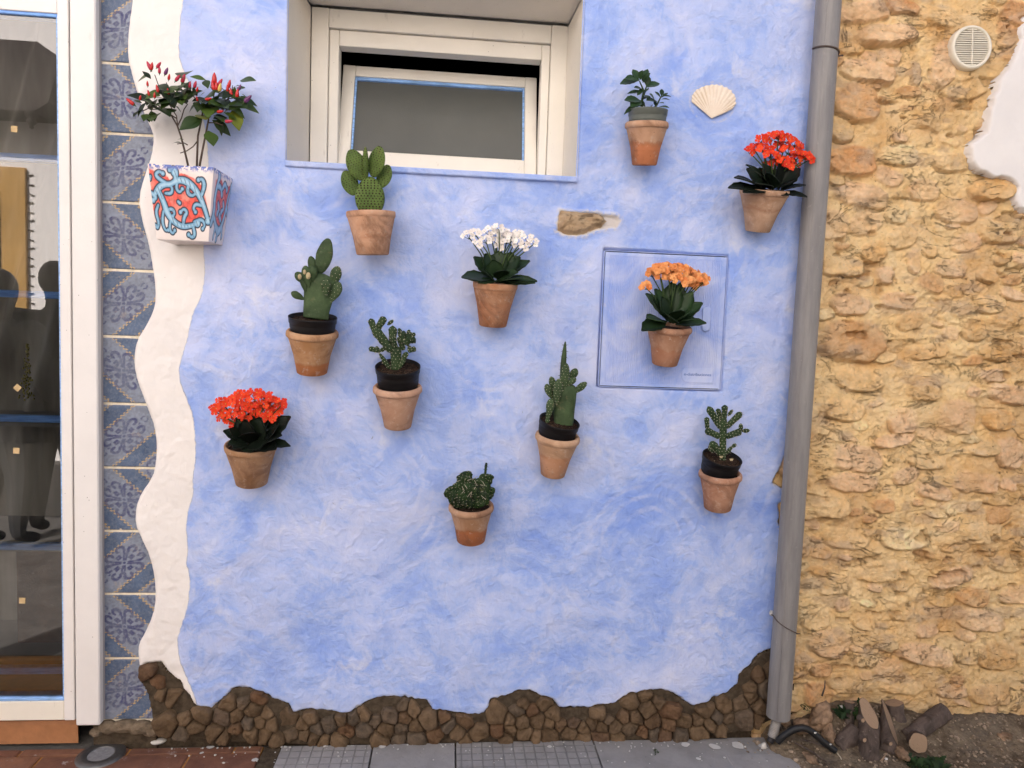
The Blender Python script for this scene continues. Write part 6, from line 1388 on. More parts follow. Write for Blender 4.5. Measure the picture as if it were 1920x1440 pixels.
# tall opuntia, left
yb = POTS['op1']['top'].y; t_ = cactus('opuntia with one tall upper pad and blunt side pads left of centre', 'opuntia', (592, 592), yb)
for i, (a, b, w, sh_, th_, dy_) in enumerate([((592, 598), (602, 512), 56, 'trunk', .42, 0), ((600, 512), (616, 447), 30, 'oval', .35, -.005), ((592, 520), (582, 480), 17, 'drop', .6, .01), ((597, 510), (596, 480), 9, 'drop', .8, .015), ((573, 530), (554, 511), 17, 'drop', .6, 0), ((578, 532), (572, 498), 18, 'drop', .5, -.02),
          ((568, 560), (546, 548), 14, 'drop', .7, 0), ((624, 534), (634, 499), 21, 'drop', .6, .0), ((622, 562), (637, 529), 21, 'drop', .55, -.005), ((612, 550), (611, 520), 16, 'drop', .6, -.022), ((573, 545), (566, 512), 14, 'drop', .6, -.01), ((586, 524), (586, 498), 18, 'drop', .5, -.018)]):
    pdz = pad('pad', t_, M_OP1, a, b, w, sh_, th_, yb + dy_, yb + dy_ - (.004 if i else 0), seed=i, knob=.04)
    if i == 1: areoles(pdz, .013, .0007, M_DSP, .9, M_DSP, .008, i)
    elif i in (7, 8, 9): areoles(pdz, .012, .0009, M_AREW, .5, M_SPINE, .004, i)
for (a, b, r_) in ((562, 519, 4), (578, 517, 5), (571, 510, 3.5)): 
    p = P(a, b, yb - .030); g = Geo().ball(p, (r_ * .0014, .004, r_ * .002), 8, 5); g.obj('dry_scar', M_SCAR, t_)
# opuntia with the spiny tip, right of centre
yb = POTS['op2']['top'].y; t_ = cactus('opuntia with a thin upright spiny tip and small round pads right of centre', 'opuntia', (1052, 790), yb)
for i, (a, b, w, sh_, th_, dy_) in enumerate([((1056, 798), (1060, 716), 46, 'trunk', .42, 0), ((1053, 722), (1060, 640), 11, 'oval', .8, .01), ((1056, 730), (1062, 681), 18, 'drop', .6, -.012), ((1062, 722), (1080, 709), 13, 'drop', .7, -.01), ((1070, 712), (1081, 691), 16, 'drop', .6, .01), ((1076, 736), (1100, 717), 14, 'drop', .6, 0),
          ((1040, 734), (1033, 706), 14, 'drop', .6, .005), ((1034, 745), (1024, 720), 15, 'drop', .6, 0), ((1044, 752), (1048, 710), 18, 'drop', .6, -.022), ((1030, 778), (1033, 747), 16, 'drop', .7, -.02), ((1026, 792), (1030, 752), 9, 'finger', .9, -.008)]):
    pdz = pad('pad', t_, M_OP1, a, b, w, sh_, th_, yb + dy_, yb + dy_ - (.004 if i else 0), seed=i + 20, knob=.04)
    if i == 1: areoles(pdz, .011, .0007, M_DSP, .95, M_DSP, .008, i)
    elif i: areoles(pdz, .010, .0009, M_AREW, .35, M_SPINE, .003, i)
# crooked spotted cactus, middle
yb = POTS['cyl1']['top'].y; t_ = cactus('crooked cactus with pale spotted arms in the middle of the wall', 'spotted_cactus', (745, 690), yb)
for i, (a, b, w, kn, dy_) in enumerate([((742, 694), (743, 648), 20, .10, 0), ((733, 656), (701, 615), 18, .12, -.008), ((705, 628), (694, 597), 12, .12, -.008), ((708, 616), (722, 594), 14, .10, -.004), ((737, 660), (736, 610), 15, .16, .004), ((742, 650), (735, 630), 10, .05, -.015), ((730, 690), (711, 662), 9, .1, 0), ((712, 658), (691, 653), 10, .1, 0), ((708, 658), (706, 649), 8, .1, 0), ((714, 658), (723, 652), 8, .1, 0),
          ((750, 682), (764, 660), 10, .1, 0), ((766, 658), (780, 653), 10, .1, 0), ((766, 657), (769, 648), 7, .1, 0), ((747, 690), (760, 672), 9, .1, -.006), ((728, 608), (738, 600), 7, .1, 0),
          ((755, 655), (750, 630), 12, .25, .005), ((752, 640), (775, 626), 16, .30, 0), ((758, 640), (780, 636), 14, .3, -.005), ((752, 632), (748, 615), 9, .2, 0), ((758, 630), (756, 620), 9, .2, 0), ((766, 628), (767, 618), 8, .2, 0), ((760, 645), (770, 632), 14, .3, -.008), ((748, 640), (760, 622), 13, .3, 0), ((772, 632), (778, 624), 8, .2, 0)]):
    pdz = pad('joint', t_, M_CYL, a, b, w, 'finger' if w > 9 else 'oval', .8, yb + dy_, yb + dy_ - .004, seed=i + 40, knob=kn * 1.2, seg=12, rings=12); areoles(pdz, .0105 if w > 9 else .011, .00100, M_AREW, .5 if w < 17 else .3, M_SPINE, .006, i)
# branching spotted cactus, lower right
yb = POTS['cyl2']['top'].y; t_ = cactus('branching cactus with pale spots and many short arms at the lower right', 'spotted_cactus', (1357, 858), yb)
for i, (a, b, w, kn, dy_) in enumerate([((1355, 862), (1356, 775), 15, .08, 0), ((1350, 800), (1327, 762), 14, .12, 0), ((1348, 818), (1322, 806), 14, .10, -.008), ((1326, 802), (1325, 782), 10, .08, -.005), ((1363, 818), (1391, 808), 14, .10, -.008), ((1389, 806), (1389, 794), 9, .05, -.008), ((1393, 808), (1406, 807), 9, .05, -.008), ((1363, 800), (1391, 773), 13, .1, -.002),
          ((1358, 785), (1359, 759), 12, .12, -.004), ((1352, 785), (1345, 766), 10, .12, .004), ((1366, 778), (1374, 768), 7, .1, 0), ((1350, 850), (1332, 828), 14, .28, 0), ((1334, 838), (1328, 838), 9, .2, 0), ((1362, 850), (1374, 836), 8, .15, 0), ((1374, 838), (1380, 832), 8, .1, 0), ((1348, 784), (1341, 782), 10, .2, .0), ((1340, 845), (1328, 842), 9, .25, 0)]):
    pdz = pad('joint', t_, M_CYL, a, b, w, 'finger' if w > 9 else 'oval', .8, yb + dy_, yb + dy_ - .004, seed=i + 70, knob=kn, seg=12, rings=12); areoles(pdz, .0105, .00105, M_AREW, .45, M_SPINE, .007, i)
for (a, b) in ((1350, 856), (1369, 861)): 
    g = Geo(); 
    for k in range(5): g.ball(P(a + k * 1.2, b + (k % 2) * 2, yb - .04), (.0022, .0022, .0022), 6, 4)
    g.obj('dry_bud', M_SCAR, t_, kind='stuff')
# dark tangled cactus, lowest
yb = POTS['dark']['top'].y; t_ = cactus('dark tangled cactus clump with one thin stalk in the lowest pot', 'tangled_cactus', (885, 942), yb); rg = random.Random(77)
tang = [((868, 940), (858, 900), 22, 0), ((870, 915), (878, 880), 16, 0), ((862, 905), (872, 884), 18, -.01), ((852, 935), (838, 912), 14, 0), ((848, 920), (846, 908), 12, 0), ((846, 925), (836, 918), 10, -.01), ((885, 930), (890, 893), 18, 0), ((895, 925), (900, 892), 14, .0), ((905, 930), (906, 890), 20, 0), ((912, 900), (920, 886), 12, 0),
        ((912, 898), (902, 886), 12, 0), ((915, 925), (926, 911), 11, 0), ((880, 940), (876, 900), 22, -.015), ((895, 940), (893, 905), 20, -.02), ((860, 940), (850, 915), 16, -.01), ((910, 935), (912, 900), 14, -.015), ((870, 935), (862, 915), 16, -.03), ((885, 938), (868, 925), 14, -.03), ((900, 938), (908, 918), 14, -.03), ((875, 890), (880, 880), 10, -.005), ((858, 925), (848, 930), 12, -.02)]
for i, (a, b, w, dy_) in enumerate(tang):
    a = (a[0], a[1] + 9); b = (b[0], b[1] + 3); pdz = pad('joint', t_, M_DRK, a, b, w * 1.15, 'finger', .75, yb + dy_, yb + dy_ - .004, seed=i + 90, knob=.42, seg=14, rings=14); areoles(pdz, .010, .0009, M_GRN if i % 2 else M_SPINE, .5, M_SPINE, .007, i)
pdz = pad('stalk', t_, M_DRK, (909, 895), (912, 867), 5, 'finger', .9, yb, yb); areoles(pdz, .006, .0006, M_DSP, .9, M_DSP, .005, 3)
g = Geo()
for i in range(16): a_, b_ = rg.uniform(862, 910), rg.uniform(898, 930); p = P(a_, b_, yb - .035 - rg.random() * .012); g.tube([p, p + Vector((rg.uniform(-.015, .015), rg.uniform(-.004, .002), rg.uniform(-.018, .012)))], .0008, 4, False)
g.obj('dry_threads', M_SPINE, t_, kind='stuff')

# ---- small leafy plant, upper right
yc = POTS['leaf']['top'].y; t_ = thing('leafy_succulent', 'small plant with rounded dark green leaves in the upper right pot', 'plant', P(1212, 207, yc)); rg = random.Random(6)
lm = leaf_mesh('leaf', M_SUCC, ROUNDED, .15, .2, .05, thick=.03)
for pts in ([(1206, 208), (1203, 190), (1207, 170), (1199, 152)], [(1204, 190), (1209, 172), (1214, 156)], [(1222, 208), (1232, 196), (1240, 180)], [(1210, 208), (1202, 198), (1194, 192)], [(1207, 175), (1216, 165)]):
    Geo().tube([P(a, b, yc - .005) for a, b in pts], [.0028] * (len(pts) - 1) + [.0016], 7).obj('stem', M_STEM, t_)
LV = [(1199, 150, 1164, 150, .9, 0), (1199, 150, 1175, 142, .9, .02), (1197, 150, 1189, 128, 1, 0), (1200, 150, 1202, 133, 1.1, .02), (1204, 152, 1213, 127, .8, 0), (1205, 155, 1216, 136, .8, .02), (1212, 162, 1216, 142, 1.0, .01), (1212, 162, 1237, 152, .8, 0), (1212, 164, 1226, 158, .9, .03),
      (1205, 172, 1178, 170, .55, 0), (1205, 168, 1192, 160, .8, .02), (1208, 178, 1219, 182, 1, .02), (1206, 176, 1215, 165, .9, .02), (1203, 190, 1175, 181, .95, .02), (1203, 190, 1185, 194, .9, .03), (1196, 195, 1172, 208, .35, .02), (1200, 200, 1186, 206, .4, .01), (1206, 186, 1214, 178, .9, .03), (1228, 190, 1222, 174, 1.0, .02), (1232, 190, 1216, 182, .9, .03),
      (1238, 182, 1230, 170, .8, 0), (1240, 180, 1242, 166, .9, 0), (1241, 180, 1258, 178, .4, .01), (1240, 183, 1252, 172, .5, 0), (1240, 186, 1256, 184, .3, .0), (1232, 194, 1244, 190, .9, .02), (1236, 200, 1254, 198, .6, .02), (1226, 204, 1244, 208, .6, .02), (1215, 206, 1205, 198, .9, .02), (1218, 206, 1222, 194, .9, .02), (1230, 200, 1228, 188, .9, 0), (1210, 200, 1198, 186, .9, 0), (1205, 166, 1196, 176, .7, .01)]
for a0, b0, a1, b1, w, fy in LV: put_leaf(lm, 'leaf', t_, P(a0, b0, yc - .005), P(a1, b1, yc - .005 - fy), Vector((rg.uniform(-.3, .3), -.7, .6)), w)

# ---- square glazed pot with the ornamental pepper
YS = -0.142
T0, T1, T2 = P(277, 304, YS), P(400.5, 316, YS), P(437, 345, 0); B0_, B1_, B2_ = P(294, 443, YS + .024), P(391, 458, YS + .024), P(418, 463, 0)
xa, xb = T0.x, T1.x; za = (T0.z + T1.z) / 2; xc_, xd_ = B0_.x, B1_.x; zb_ = (B0_.z + B1_.z) / 2
spot_ = thing('square_planter', 'square glazed ceramic planter painted with blue scrolls on red at the upper left', 'planter', ((xa + xb) / 2, YS / 2, zb_))
def scroll_paint(u, v, seed, side):
    "u, v 0..1 over the face, v up"
    c = np.ones(u.shape + (3,)) * np.array((.78, .70, .665)); asp = 1.0
    n1 = fbm(u * 7, v * 7, 4, seed); n2 = fbm(u * 30, v * 30, 4, seed + 1)
    def sc(pts): return [(x, z) for x, z in pts]
    red_poly = [(0.0, .93), (.18, .90), (.33, .80), (.52, .90), (.72, .84), (.86, .72), (.93, .52), (.90, .34), (.72, .26), (.55, .20), (.36, .22), (.24, .34), (.10, .28), (0, .34)] if side == 0 else [(.12, .86), (.35, .92), (.6, .80), (.9, .88), (.95, .5), (.80, .25), (.5, .20), (.22, .28), (.10, .5)]
    dr_ = poly_sdf(u + .02 * n2, v + .02 * n1, red_poly); m = sstep(.012, -.012, dr_)[..., None]; red = np.array((.70, .085, .060)) * (1 + .55 * n2[..., None]); red = red + (np.array((.78, .36, .28)) - red) * np.clip(n1 * 1.2, 0, .6)[..., None]
    c = c * (1 - m) + red * m
    halo = sstep(.12, 0., np.abs(dr_) + .0)[..., None] * .30 * (1 - m); c = c * (1 - halo) + np.array((.80, .42, .34)) * halo
    if side == 0:
        ST = [([(.06, .60), (.12, .68), (.22, .74), (.34, .74), (.42, .80), (.40, .90)], .040), ([(.12, .66), (.20, .50), (.24, .36), (.34, .25), (.50, .18), (.66, .20), (.78, .24)], .045), ([(.36, .76), (.50, .82), (.66, .76), (.80, .62), (.90, .44), (.97, .28)], .045),
              ([(.30, .74), (.16, .80), (.10, .86), (.16, .91), (.22, .88)], .026), ([(.0, .62), (.08, .56), (.02, .52)], .03), ([(.42, .80), (.44, .92), (.38, .97), (.33, .93)], .026), ([(.24, .62), (.34, .62), (.36, .70), (.31, .73)], .022), ([(.44, .79), (.42, .68), (.48, .64), (.52, .69)], .022),
              ([(.62, .76), (.60, .64), (.68, .60), (.74, .64)], .024), ([(.84, .62), (.88, .76), (.84, .84), (.78, .82)], .026), ([(.84, .48), (.74, .50), (.70, .44), (.74, .39)], .024), ([(.24, .40), (.34, .42), (.38, .36), (.34, .32)], .022), ([(.52, .20), (.54, .32), (.60, .38), (.54, .43), (.48, .38)], .026),
              ([(.10, .46), (.04, .36), (.08, .22), (.04, .14), (.01, .18)], .024), ([(.18, .38), (.14, .24), (.18, .12), (.24, .13)], .022), ([(.70, .20), (.74, .08), (.68, .04), (.62, .08)], .026), ([(.72, .26), (.86, .30), (.92, .22), (.88, .17)], .022), ([(.30, .28), (.26, .14), (.32, .08), (.36, .13)], .022), ([(.44, .52), (.47, .50)], .020), ([(.02, .84), (.0, .80)], .02)]
    else:
        ST = [([(.04, .24), (.16, .40), (.14, .60), (.22, .80), (.30, .92)], .055), ([(.16, .36), (.34, .22), (.56, .16), (.74, .30), (.84, .50), (.88, .72), (.98, .86)], .060), ([(.22, .78), (.40, .80), (.50, .70)], .04), ([(.5, .78), (.62, .88), (.74, .80)], .04), ([(.34, .56), (.44, .48), (.36, .42)], .04), ([(.62, .60), (.70, .52), (.58, .46)], .04), ([(.5, .2), (.46, .06)], .04), ([(.3, .24), (.24, .08)], .035), ([(.72, .3), (.78, .12)], .035), ([(.6, .34), (.5, .40)], .04), ([(.84, .56), (.96, .48)], .04)]
    best = np.full(u.shape, 9.0)
    for pts, w in ST:
        pts = smooth_poly(pts, 2); d_ = np.full(u.shape, 9.0); n_p = len(pts) - 1; ex, ez = pts[-1]
        for q_ in range(n_p): d_ = np.minimum(d_, seg_d(u, v, pts[q_:q_ + 2]) - w * (1.25 - .75 * q_ / n_p if q_ > n_p * .3 else .7 + 1.1 * q_ / n_p))
        d_ = np.minimum(d_, np.hypot(u - ex, v - ez) - w * 1.15); best = np.minimum(best, d_)
    ol = sstep(.024, .014, best)[..., None]; c = c * (1 - ol) + np.array((.012, .018, .04)) * ol
    f_ = sstep(.004, -.004, best)[..., None]; sh_ = sstep(-.035, .0, best + .006 * n2)[..., None]; bl_ = np.array((.36, .56, .70)) * (1 - sh_) + np.array((.13, .32, .50)) * sh_; c = c * (1 - f_) + bl_ * f_
    hat = ((np.sin((u * 1.1 + v * .4) * 95) > .72) & (best < -.016) & (fbm(u * 5, v * 5, 2, seed + 9) > .0))[..., None] * .7; c = c * (1 - hat) + np.array((.04, .08, .14)) * hat
    edge_b = sstep(.10, .03, 1 - v + .05 * n2)[..., None]; spk = (n2 > -.1)[..., None]; c = c * (1 - edge_b * spk) + np.array((.08, .13, .42)) * edge_b * spk
    return np.clip(c, .01, .9)
t = NT('painted_majolica', .28, .5); t.base(t.attr('Col', out='Color')); t.bump(t.noise(25, 4, .5), .001); M_MAJ = t.m
def face_grid(name, a, b, c_, d_, side, seed, bulge=.002, n=190):
    "a lower left, b lower right, c upper right, d upper left"
    U, V_ = np.meshgrid(np.linspace(0, 1, n), np.linspace(0, 1, n)); a, b, c_, d_ = [np.array(q) for q in (a, b, c_, d_)]
    Pn = ((a * (1 - U[..., None]) + b * U[..., None]) * (1 - V_[..., None]) + (d_ * (1 - U[..., None]) + c_ * U[..., None]) * V_[..., None]); nr = np.cross(b - a, d_ - a); nr = nr / np.linalg.norm(nr)
    e = np.minimum(np.minimum(U, 1 - U), np.minimum(V_, 1 - V_)); Pn = Pn + nr * (bulge * (1 - np.exp(-e * 18)) + .0007 * fbm(U * 5, V_ * 5, 3, seed))[..., None]
    return mesh(name, Pn.reshape(-1, 3), grid_faces(n, n), M_MAJ, spot_, colors=scroll_paint(U, V_, seed, side).reshape(-1, 3))
yA, yB_ = YS, YS + .024; wl = -.004
face_grid('painted_front', (xc_, yB_, zb_), (xd_, yB_, zb_), (xb, yA, za), (xa, yA, za), 0, 11)
face_grid('painted_side', (xd_, yB_, zb_), (B2_.x, wl, B2_.z + .004), (T2.x, wl, za), (xb, yA, za), 1, 12)
face_grid('painted_side', (xc_ - .0, wl, zb_ ), (xc_, yB_, zb_), (xa, yA, za), (xa - .0, wl, za), 1, 13)
M_GLZ = simple('white_glaze', (.74, .66, .62), .3, .5, .06, 20, .0006)
g = Geo().add([(xc_, yB_, zb_), (xd_, yB_, zb_), (B2_.x, wl, B2_.z + .004), (xc_, wl, zb_)], [(0, 1, 2, 3)]); g.obj('underside', M_GLZ, spot_, smooth=False)
g = Geo(); ins_ = .007; o4 = [(xa, yA), (xb, yA), (T2.x, wl), (xa, wl)]; i4 = [(xa + ins_, yA + ins_), (xb - ins_, yA + ins_), (T2.x - ins_, wl - ins_), (xa + ins_, wl - ins_)]
g.add([(x, y, za) for x, y in o4] + [(x, y, za + .001) for x, y in i4] + [(x, y, za - .03) for x, y in i4], [(i, (i + 1) % 4, 4 + (i + 1) % 4, 4 + i) for i in range(4)] + [(4 + i, 4 + (i + 1) % 4, 8 + (i + 1) % 4, 8 + i) for i in range(4)]); g.obj('rim', simple('blue_sponged_rim', (.20, .26, .52), .3, .5, .5, 120), spot_, smooth=False)
g = Geo().add([(x, y, za - .012) for x, y in i4], [(0, 1, 2, 3)]); g.obj('soil', M_PSOIL, spot_, smooth=False)

yc = YS / 2 - .01; pep = thing('pepper_plant', 'ornamental pepper plant with upright red and purple fruits in the square planter', 'pepper plant', P(366, 308, yc)); rg = random.Random(21)
ST = [[(353, 312), (346, 282), (339, 255), (332, 235), (321, 216)], [(369, 312), (370, 280), (371, 255), (377, 228), (381, 205)], [(374, 312), (380, 280), (386, 250), (391, 225), (389, 205)],
      [(333, 236), (331, 218), (320, 200), (316, 190)], [(333, 236), (340, 222), (345, 205), (352, 195)], [(331, 222), (315, 212), (298, 205), (284, 205)], [(316, 212), (300, 200), (285, 190), (272, 192)], [(320, 198), (305, 180), (297, 160), (290, 140)], [(316, 192), (318, 175), (312, 155)], [(381, 205), (372, 190), (362, 180), (350, 175)], [(385, 215), (395, 195), (405, 180)],
      [(389, 210), (410, 195), (430, 185), (450, 182)], [(395, 200), (410, 200), (425, 205)], [(390, 230), (405, 230), (418, 235)], [(350, 195), (345, 180), (352, 165)], [(400, 190), (402, 170), (405, 155)], [(425, 188), (435, 175), (436, 160)], [(298, 205), (285, 200), (268, 208)], [(370, 265), (362, 275), (350, 283), (338, 287)], [(352, 272), (345, 268), (332, 270)]]
for i, s_ in enumerate(ST):
    d0 = rg.uniform(-.02, .02) if i > 2 else 0; n = len(s_); Geo().tube([P(a, b, yc + d0 * k / n) for k, (a, b) in enumerate(s_)], [(.0030 if i < 3 else .0017) * (1 - .4 * k / n) for k in range(n)], 7).obj('stem', M_WOODY, pep)
lm = leaf_mesh('leaf', M_PEPL, LANCE, .18, .22, 0); lm2 = leaf_mesh('leaf', mat_leaf('dark_pepper_leaf', (.010, .020, .010), (.03, .05, .018)), LANCE, .1, .35, 0); lm3 = leaf_mesh('leaf', mat_leaf('yellow_green_leaf', (.16, .20, .02), (.22, .24, .03)), LANCE, .15, .2, 0)
LV = [(278, 142, 251, 150, 1.3), (283, 148, 268, 130, .9), (300, 180, 262, 172, 1.1), (285, 190, 244, 168, 1.2), (275, 192, 250, 212, 1.0), (268, 205, 246, 212, .9), (283, 208, 291, 226, 1.5), (297, 203, 272, 182, 1.2), (320, 180, 292, 165, 1.2), (318, 190, 300, 200, 1.2), (330, 175, 345, 150, 1.3), (335, 190, 310, 170, 1.4), (345, 190, 365, 170, 1.3), (352, 180, 375, 165, 1.2),
      (360, 190, 385, 178, 1.2), (368, 195, 350, 205, 1.1), (386, 150, 357, 139, 1.0), (385, 150, 388, 160, 1.0), (378, 222, 336, 236, 1.15), (372, 226, 345, 230, 1.2), (386, 225, 374, 208, 1.5), (392, 215, 405, 200, 1.6), (398, 225, 435, 247, 1.1), (400, 222, 425, 215, 1.2), (391, 245, 402, 270, 1.6), (405, 200, 430, 190, 1.3), (425, 195, 450, 190, 1.2), (436, 205, 451, 242, 1.3), (430, 195, 462, 218, .9),
      (445, 190, 487, 206, .9), (440, 182, 480, 190, .8), (410, 175, 395, 160, 1.2), (400, 180, 380, 170, 1.3), (408, 178, 440, 165, 1.0), (412, 165, 430, 172, .9), (395, 190, 370, 185, 1.3), (425, 180, 452, 178, .9), (436, 190, 460, 196, 1.1), (418, 230, 410, 250, 1.0), (350, 195, 340, 180, 1.4), (330, 200, 345, 212, 1.2), (310, 195, 290, 190, 1.2), (305, 175, 322, 165, 1.2), (295, 160, 312, 158, 1.0), (380, 200, 400, 188, 1.4), (370, 180, 360, 165, 1.2), (340, 268, 320, 262, .35), (345, 262, 330, 258, .3)]
for i, (a0, b0, a1, b1, w) in enumerate(LV):
    fy = rg.uniform(-.02, .04); m_ = lm3 if i in (20, 27) else (lm2 if rg.random() < .35 else lm); put_leaf(m_, 'leaf', pep, P(a0, b0, yc + rg.uniform(-.02, .01)), P(a1, b1, yc - fy), Vector((rg.uniform(-.5, .5), -.7, .6)), w * 1.4)
for i in range(70):
    a_ = rg.uniform(262, 465); k = (a_ - 262) / 203; b_ = 185 + 14 * math.sin(a_ * .05) + rg.gauss(0, 14); an = rg.uniform(0, 6.28); L_ = rg.uniform(16, 30)
    put_leaf(rg.choice((lm, lm, lm2)), 'leaf', pep, P(a_, b_, yc + rg.uniform(-.03, .04)), P(a_ + math.cos(an) * L_, b_ - math.sin(an) * L_ * .5, yc + rg.uniform(-.05, .03)), Vector((rg.uniform(-.7, .7), -.6, .7)), rg.uniform(1.3, 1.9))
t = NT('pepper_fruit_skin', .22, .5); t.base(t.ocol()); M_PEPF = t.m
prof = [(.0005, -.02), (.10, 0), (.19, .12), (.22, .30), (.20, .55), (.13, .80), (.05, .96), (.0005, 1.0)]
fm_ = Geo().lathe(prof, 12).mesh('pepper', M_PEPF); cm = Geo().lathe([(.05, -.22), (.05, -.05), (.17, .02), (.155, .06), (.0005, .05)], 8).mesh('calyx', M_STEM)
RED, CRM, PUR, YLW = (.47, .014, .014, 1), (.42, .02, .055, 1), (.13, .03, .12, 1), (.60, .42, .10, 1)
PP = [(283, 131, 275, 114, CRM), (283, 132, 286, 116, RED), (294, 127, 302, 116, CRM), (299, 138, 299, 124, CRM), (309, 140, 315, 126, PUR), (277, 162, 276, 151, RED), (290, 184, 290, 172, RED), (297, 174, 293, 158, RED), (316, 178, 314, 165, RED), (252, 197, 236, 184, RED), (262, 188, 264, 178, RED), (280, 180, 277, 168, RED), (329, 152, 338, 140, CRM),
      (341, 155, 347, 138, CRM), (355, 165, 357, 152, CRM), (364, 165, 368, 151, CRM), (369, 172, 371, 162, RED), (371, 190, 368, 180, RED), (385, 187, 397, 184, RED), (402, 170, 397, 150, RED), (402, 158, 402, 135, RED), (406, 170, 406, 152, RED), (410, 160, 417, 147, CRM), (411, 172, 414, 155, YLW), (428, 165, 432, 149, RED), (427, 172, 426, 158, RED), (434, 180, 432, 164, RED), (444, 183, 446, 166, RED), (446, 170, 452, 158, PUR), (458, 192, 472, 178, PUR), (407, 210, 420, 208, RED), (422, 228, 437, 227, CRM), (316, 150, 318, 138, RED)]
for a0, b0, a1, b1, c_ in PP:
    A_ = P(a0, b0, yc - .02); B_ = P(a1, b1, yc - .025); L_ = (B_ - A_).length * .98; M = frame(A_, B_ - A_) @ Matrix.Scale(L_, 4); o = link('pepper', fm_, pep, M); o.color = c_; link('calyx', cm, o, M)
# ------------------------------------------------------------------ corner by the rubble wall: logs, hose, weeds, stones
def mat_bark():
    t = NT('grey_brown_bark', .9, .15); n = t.noise(14, 6, .7, .5, co=t.map(scale=(1.4, 1.4, .7))); c = t.mix(t.mr(n, .35, .68), (.060, .046, .040), (.165, .125, .105)); c = t.mix(t.math('MULTIPLY', t.mr(t.noise(60, 5, .7), .6, .7), .5), c, (.26, .21, .18)); t.base(c); t.bump(t.noise(60, 6, .75, co=t.map(scale=(1, 1, .35))), .009); return t.m
def mat_cut():
    t = NT('sawn_wood', .8, .2); ob = t.obj(); r_ = t.vmath('LENGTH', ob); x = t.n('ShaderNodeVectorMath', operation='LENGTH'); t.put(x.inputs[0], t.vmath('ADD', ob, t.vmath('SCALE', t.noise(8, 3, .5, co=ob, col=True), .006)))
    w = t.math('SINE', t.math('MULTIPLY', x.outputs['Value'], 1900.0)); c = t.mix(t.mr(w, -1, 1), (.27, .18, .115), (.36, .25, .165)); c = t.mix(t.math('MULTIPLY', t.mr(t.noise(90, 5, .7), .55, .7), .5), c, (.22, .145, .10)); t.base(c); t.bump(t.noise(200, 4, .6), .001); return t.m
M_BARK, M_CUT = mat_bark(), mat_cut()
def log(label, a, b, ya, yb, w, cut_end='b', cut_n=None, knots=(), kind_='log', w2=None):
    "trunk piece from pixel a (depth ya) to pixel b (depth yb); the sawn face is at b"
    A_, B_ = P(a[0], a[1], ya), P(b[0], b[1], yb); d_ = (B_ - A_).normalized(); ra = (w2 or w) / 2 * MPP(ya); rb = w / 2 * MPP(yb)
    n_ = Vector(cut_n).normalized() if cut_n else d_; seg, rings = 28, 14; u_ = d_.cross(Vector((0, 1, 0.01))).normalized(); v_ = d_.cross(u_); o_ = Vector((a[0] * .1, b[1] * .1, 0)); vs_, fs = [], []
    for i in range(rings):
        q = i / (rings - 1); c = A_.lerp(B_, q); r_ = ra + (rb - ra) * q
        for k in range(seg):
            an = 2 * math.pi * k / seg; rr = r_ * (1 + .16 * mnoise.noise(Vector((math.cos(an), math.sin(an), q * 2)) * 1.4 + o_) + .06 * mnoise.noise(Vector((math.cos(an) * 4, math.sin(an) * 4, q * 5)) + o_)); p = c + (u_ * math.cos(an) + v_ * math.sin(an)) * rr
            if i == rings - 1: den = d_.dot(n_); p = p + d_ * ((B_ - p).dot(n_) / den)
            elif q > .4: den = d_.dot(n_); lim = (B_ - p).dot(n_) / den; p = p + d_ * min(0, lim)
            vs_.append(p)
    for i in range(rings - 1):
        for k in range(seg): k2 = (k + 1) % seg; fs.append((i * seg + k, i * seg + k2, (i + 1) * seg + k2, (i + 1) * seg + k))
    fs.append(tuple(range(seg))[::-1])
    t_ = thing('sawn_log', label, kind_, A_, 'sawn logs at the foot of the rubble wall'); mesh('bark', vs_, fs, M_BARK, t_)
    c = sum(vs_[-seg:], Vector()) / seg; top = [v + n_ * .0006 for v in vs_[-seg:]]; cv = [c + n_ * .001] + [c.lerp(v, .5) + n_ * .001 for v in top] + [c.lerp(v, .97) for v in top]
    cf = [(0, 1 + k, 1 + (k + 1) % seg) for k in range(seg)] + [(1 + k, 1 + seg + k, 1 + seg + (k + 1) % seg, 1 + (k + 1) % seg) for k in range(seg)]
    mesh('sawn_face', cv, cf, M_CUT, t_, smooth=False)
    for (kx, ky, kr) in knots:
        p = P(kx, ky, min(ya, yb) - w / 2 * MPP(ya) * .75); M = frame(p + Vector((0, .012, 0)), (0.1, -1, .1), (0, 0, 1)); r_ = kr * MPP(ya)
        ko = link('knot', Geo().lathe([(r_ * 1.5, -.004), (r_ * 1.2, .006), (r_, .0135)], 12).mesh('knot', M_BARK), t_, M); link('sawn_face', Geo().lathe([(.0004, .0140), (r_ * .98, .0136)], 12).mesh('sawn_face', M_CUT), ko, M)
    return t_
log('upright sawn log with a pale oval top and two small knots', (1626, 1424), (1629, 1338), -.135, -.10, 36, cut_n=(.22, -.62, .75), knots=((1617, 1351, 4.5), (1620, 1388, 4.5)), w2=44)
log('sawn log leaning beside the upright one with a steep pointed cut face', (1662, 1412), (1668, 1352), -.125, -.075, 36, cut_n=(.86, -.62, .62), knots=((1669, 1395, 4),), w2=36)
log('thick dark log lying back against the rubble wall', (1700, 1386), (1770, 1334), -.08, -.025, 34, w2=36)
log('short log with its round pale cut face turned to the street', (1712, 1382), (1722, 1393), -.02, -.155, 38, cut_n=(.1, -1, .15), w2=36)
log('thin dark stump standing behind the upright log', (1590, 1382), (1593, 1316), -.06, -.045, 20, w2=22)
log('short rough log lying in front of the thin stump', (1570, 1402), (1606, 1372), -.10, -.085, 42, w2=34)
log('dark log end leaning against the wall behind the pointed log', (1690, 1380), (1676, 1318), -.03, -.015, 34, w2=30)
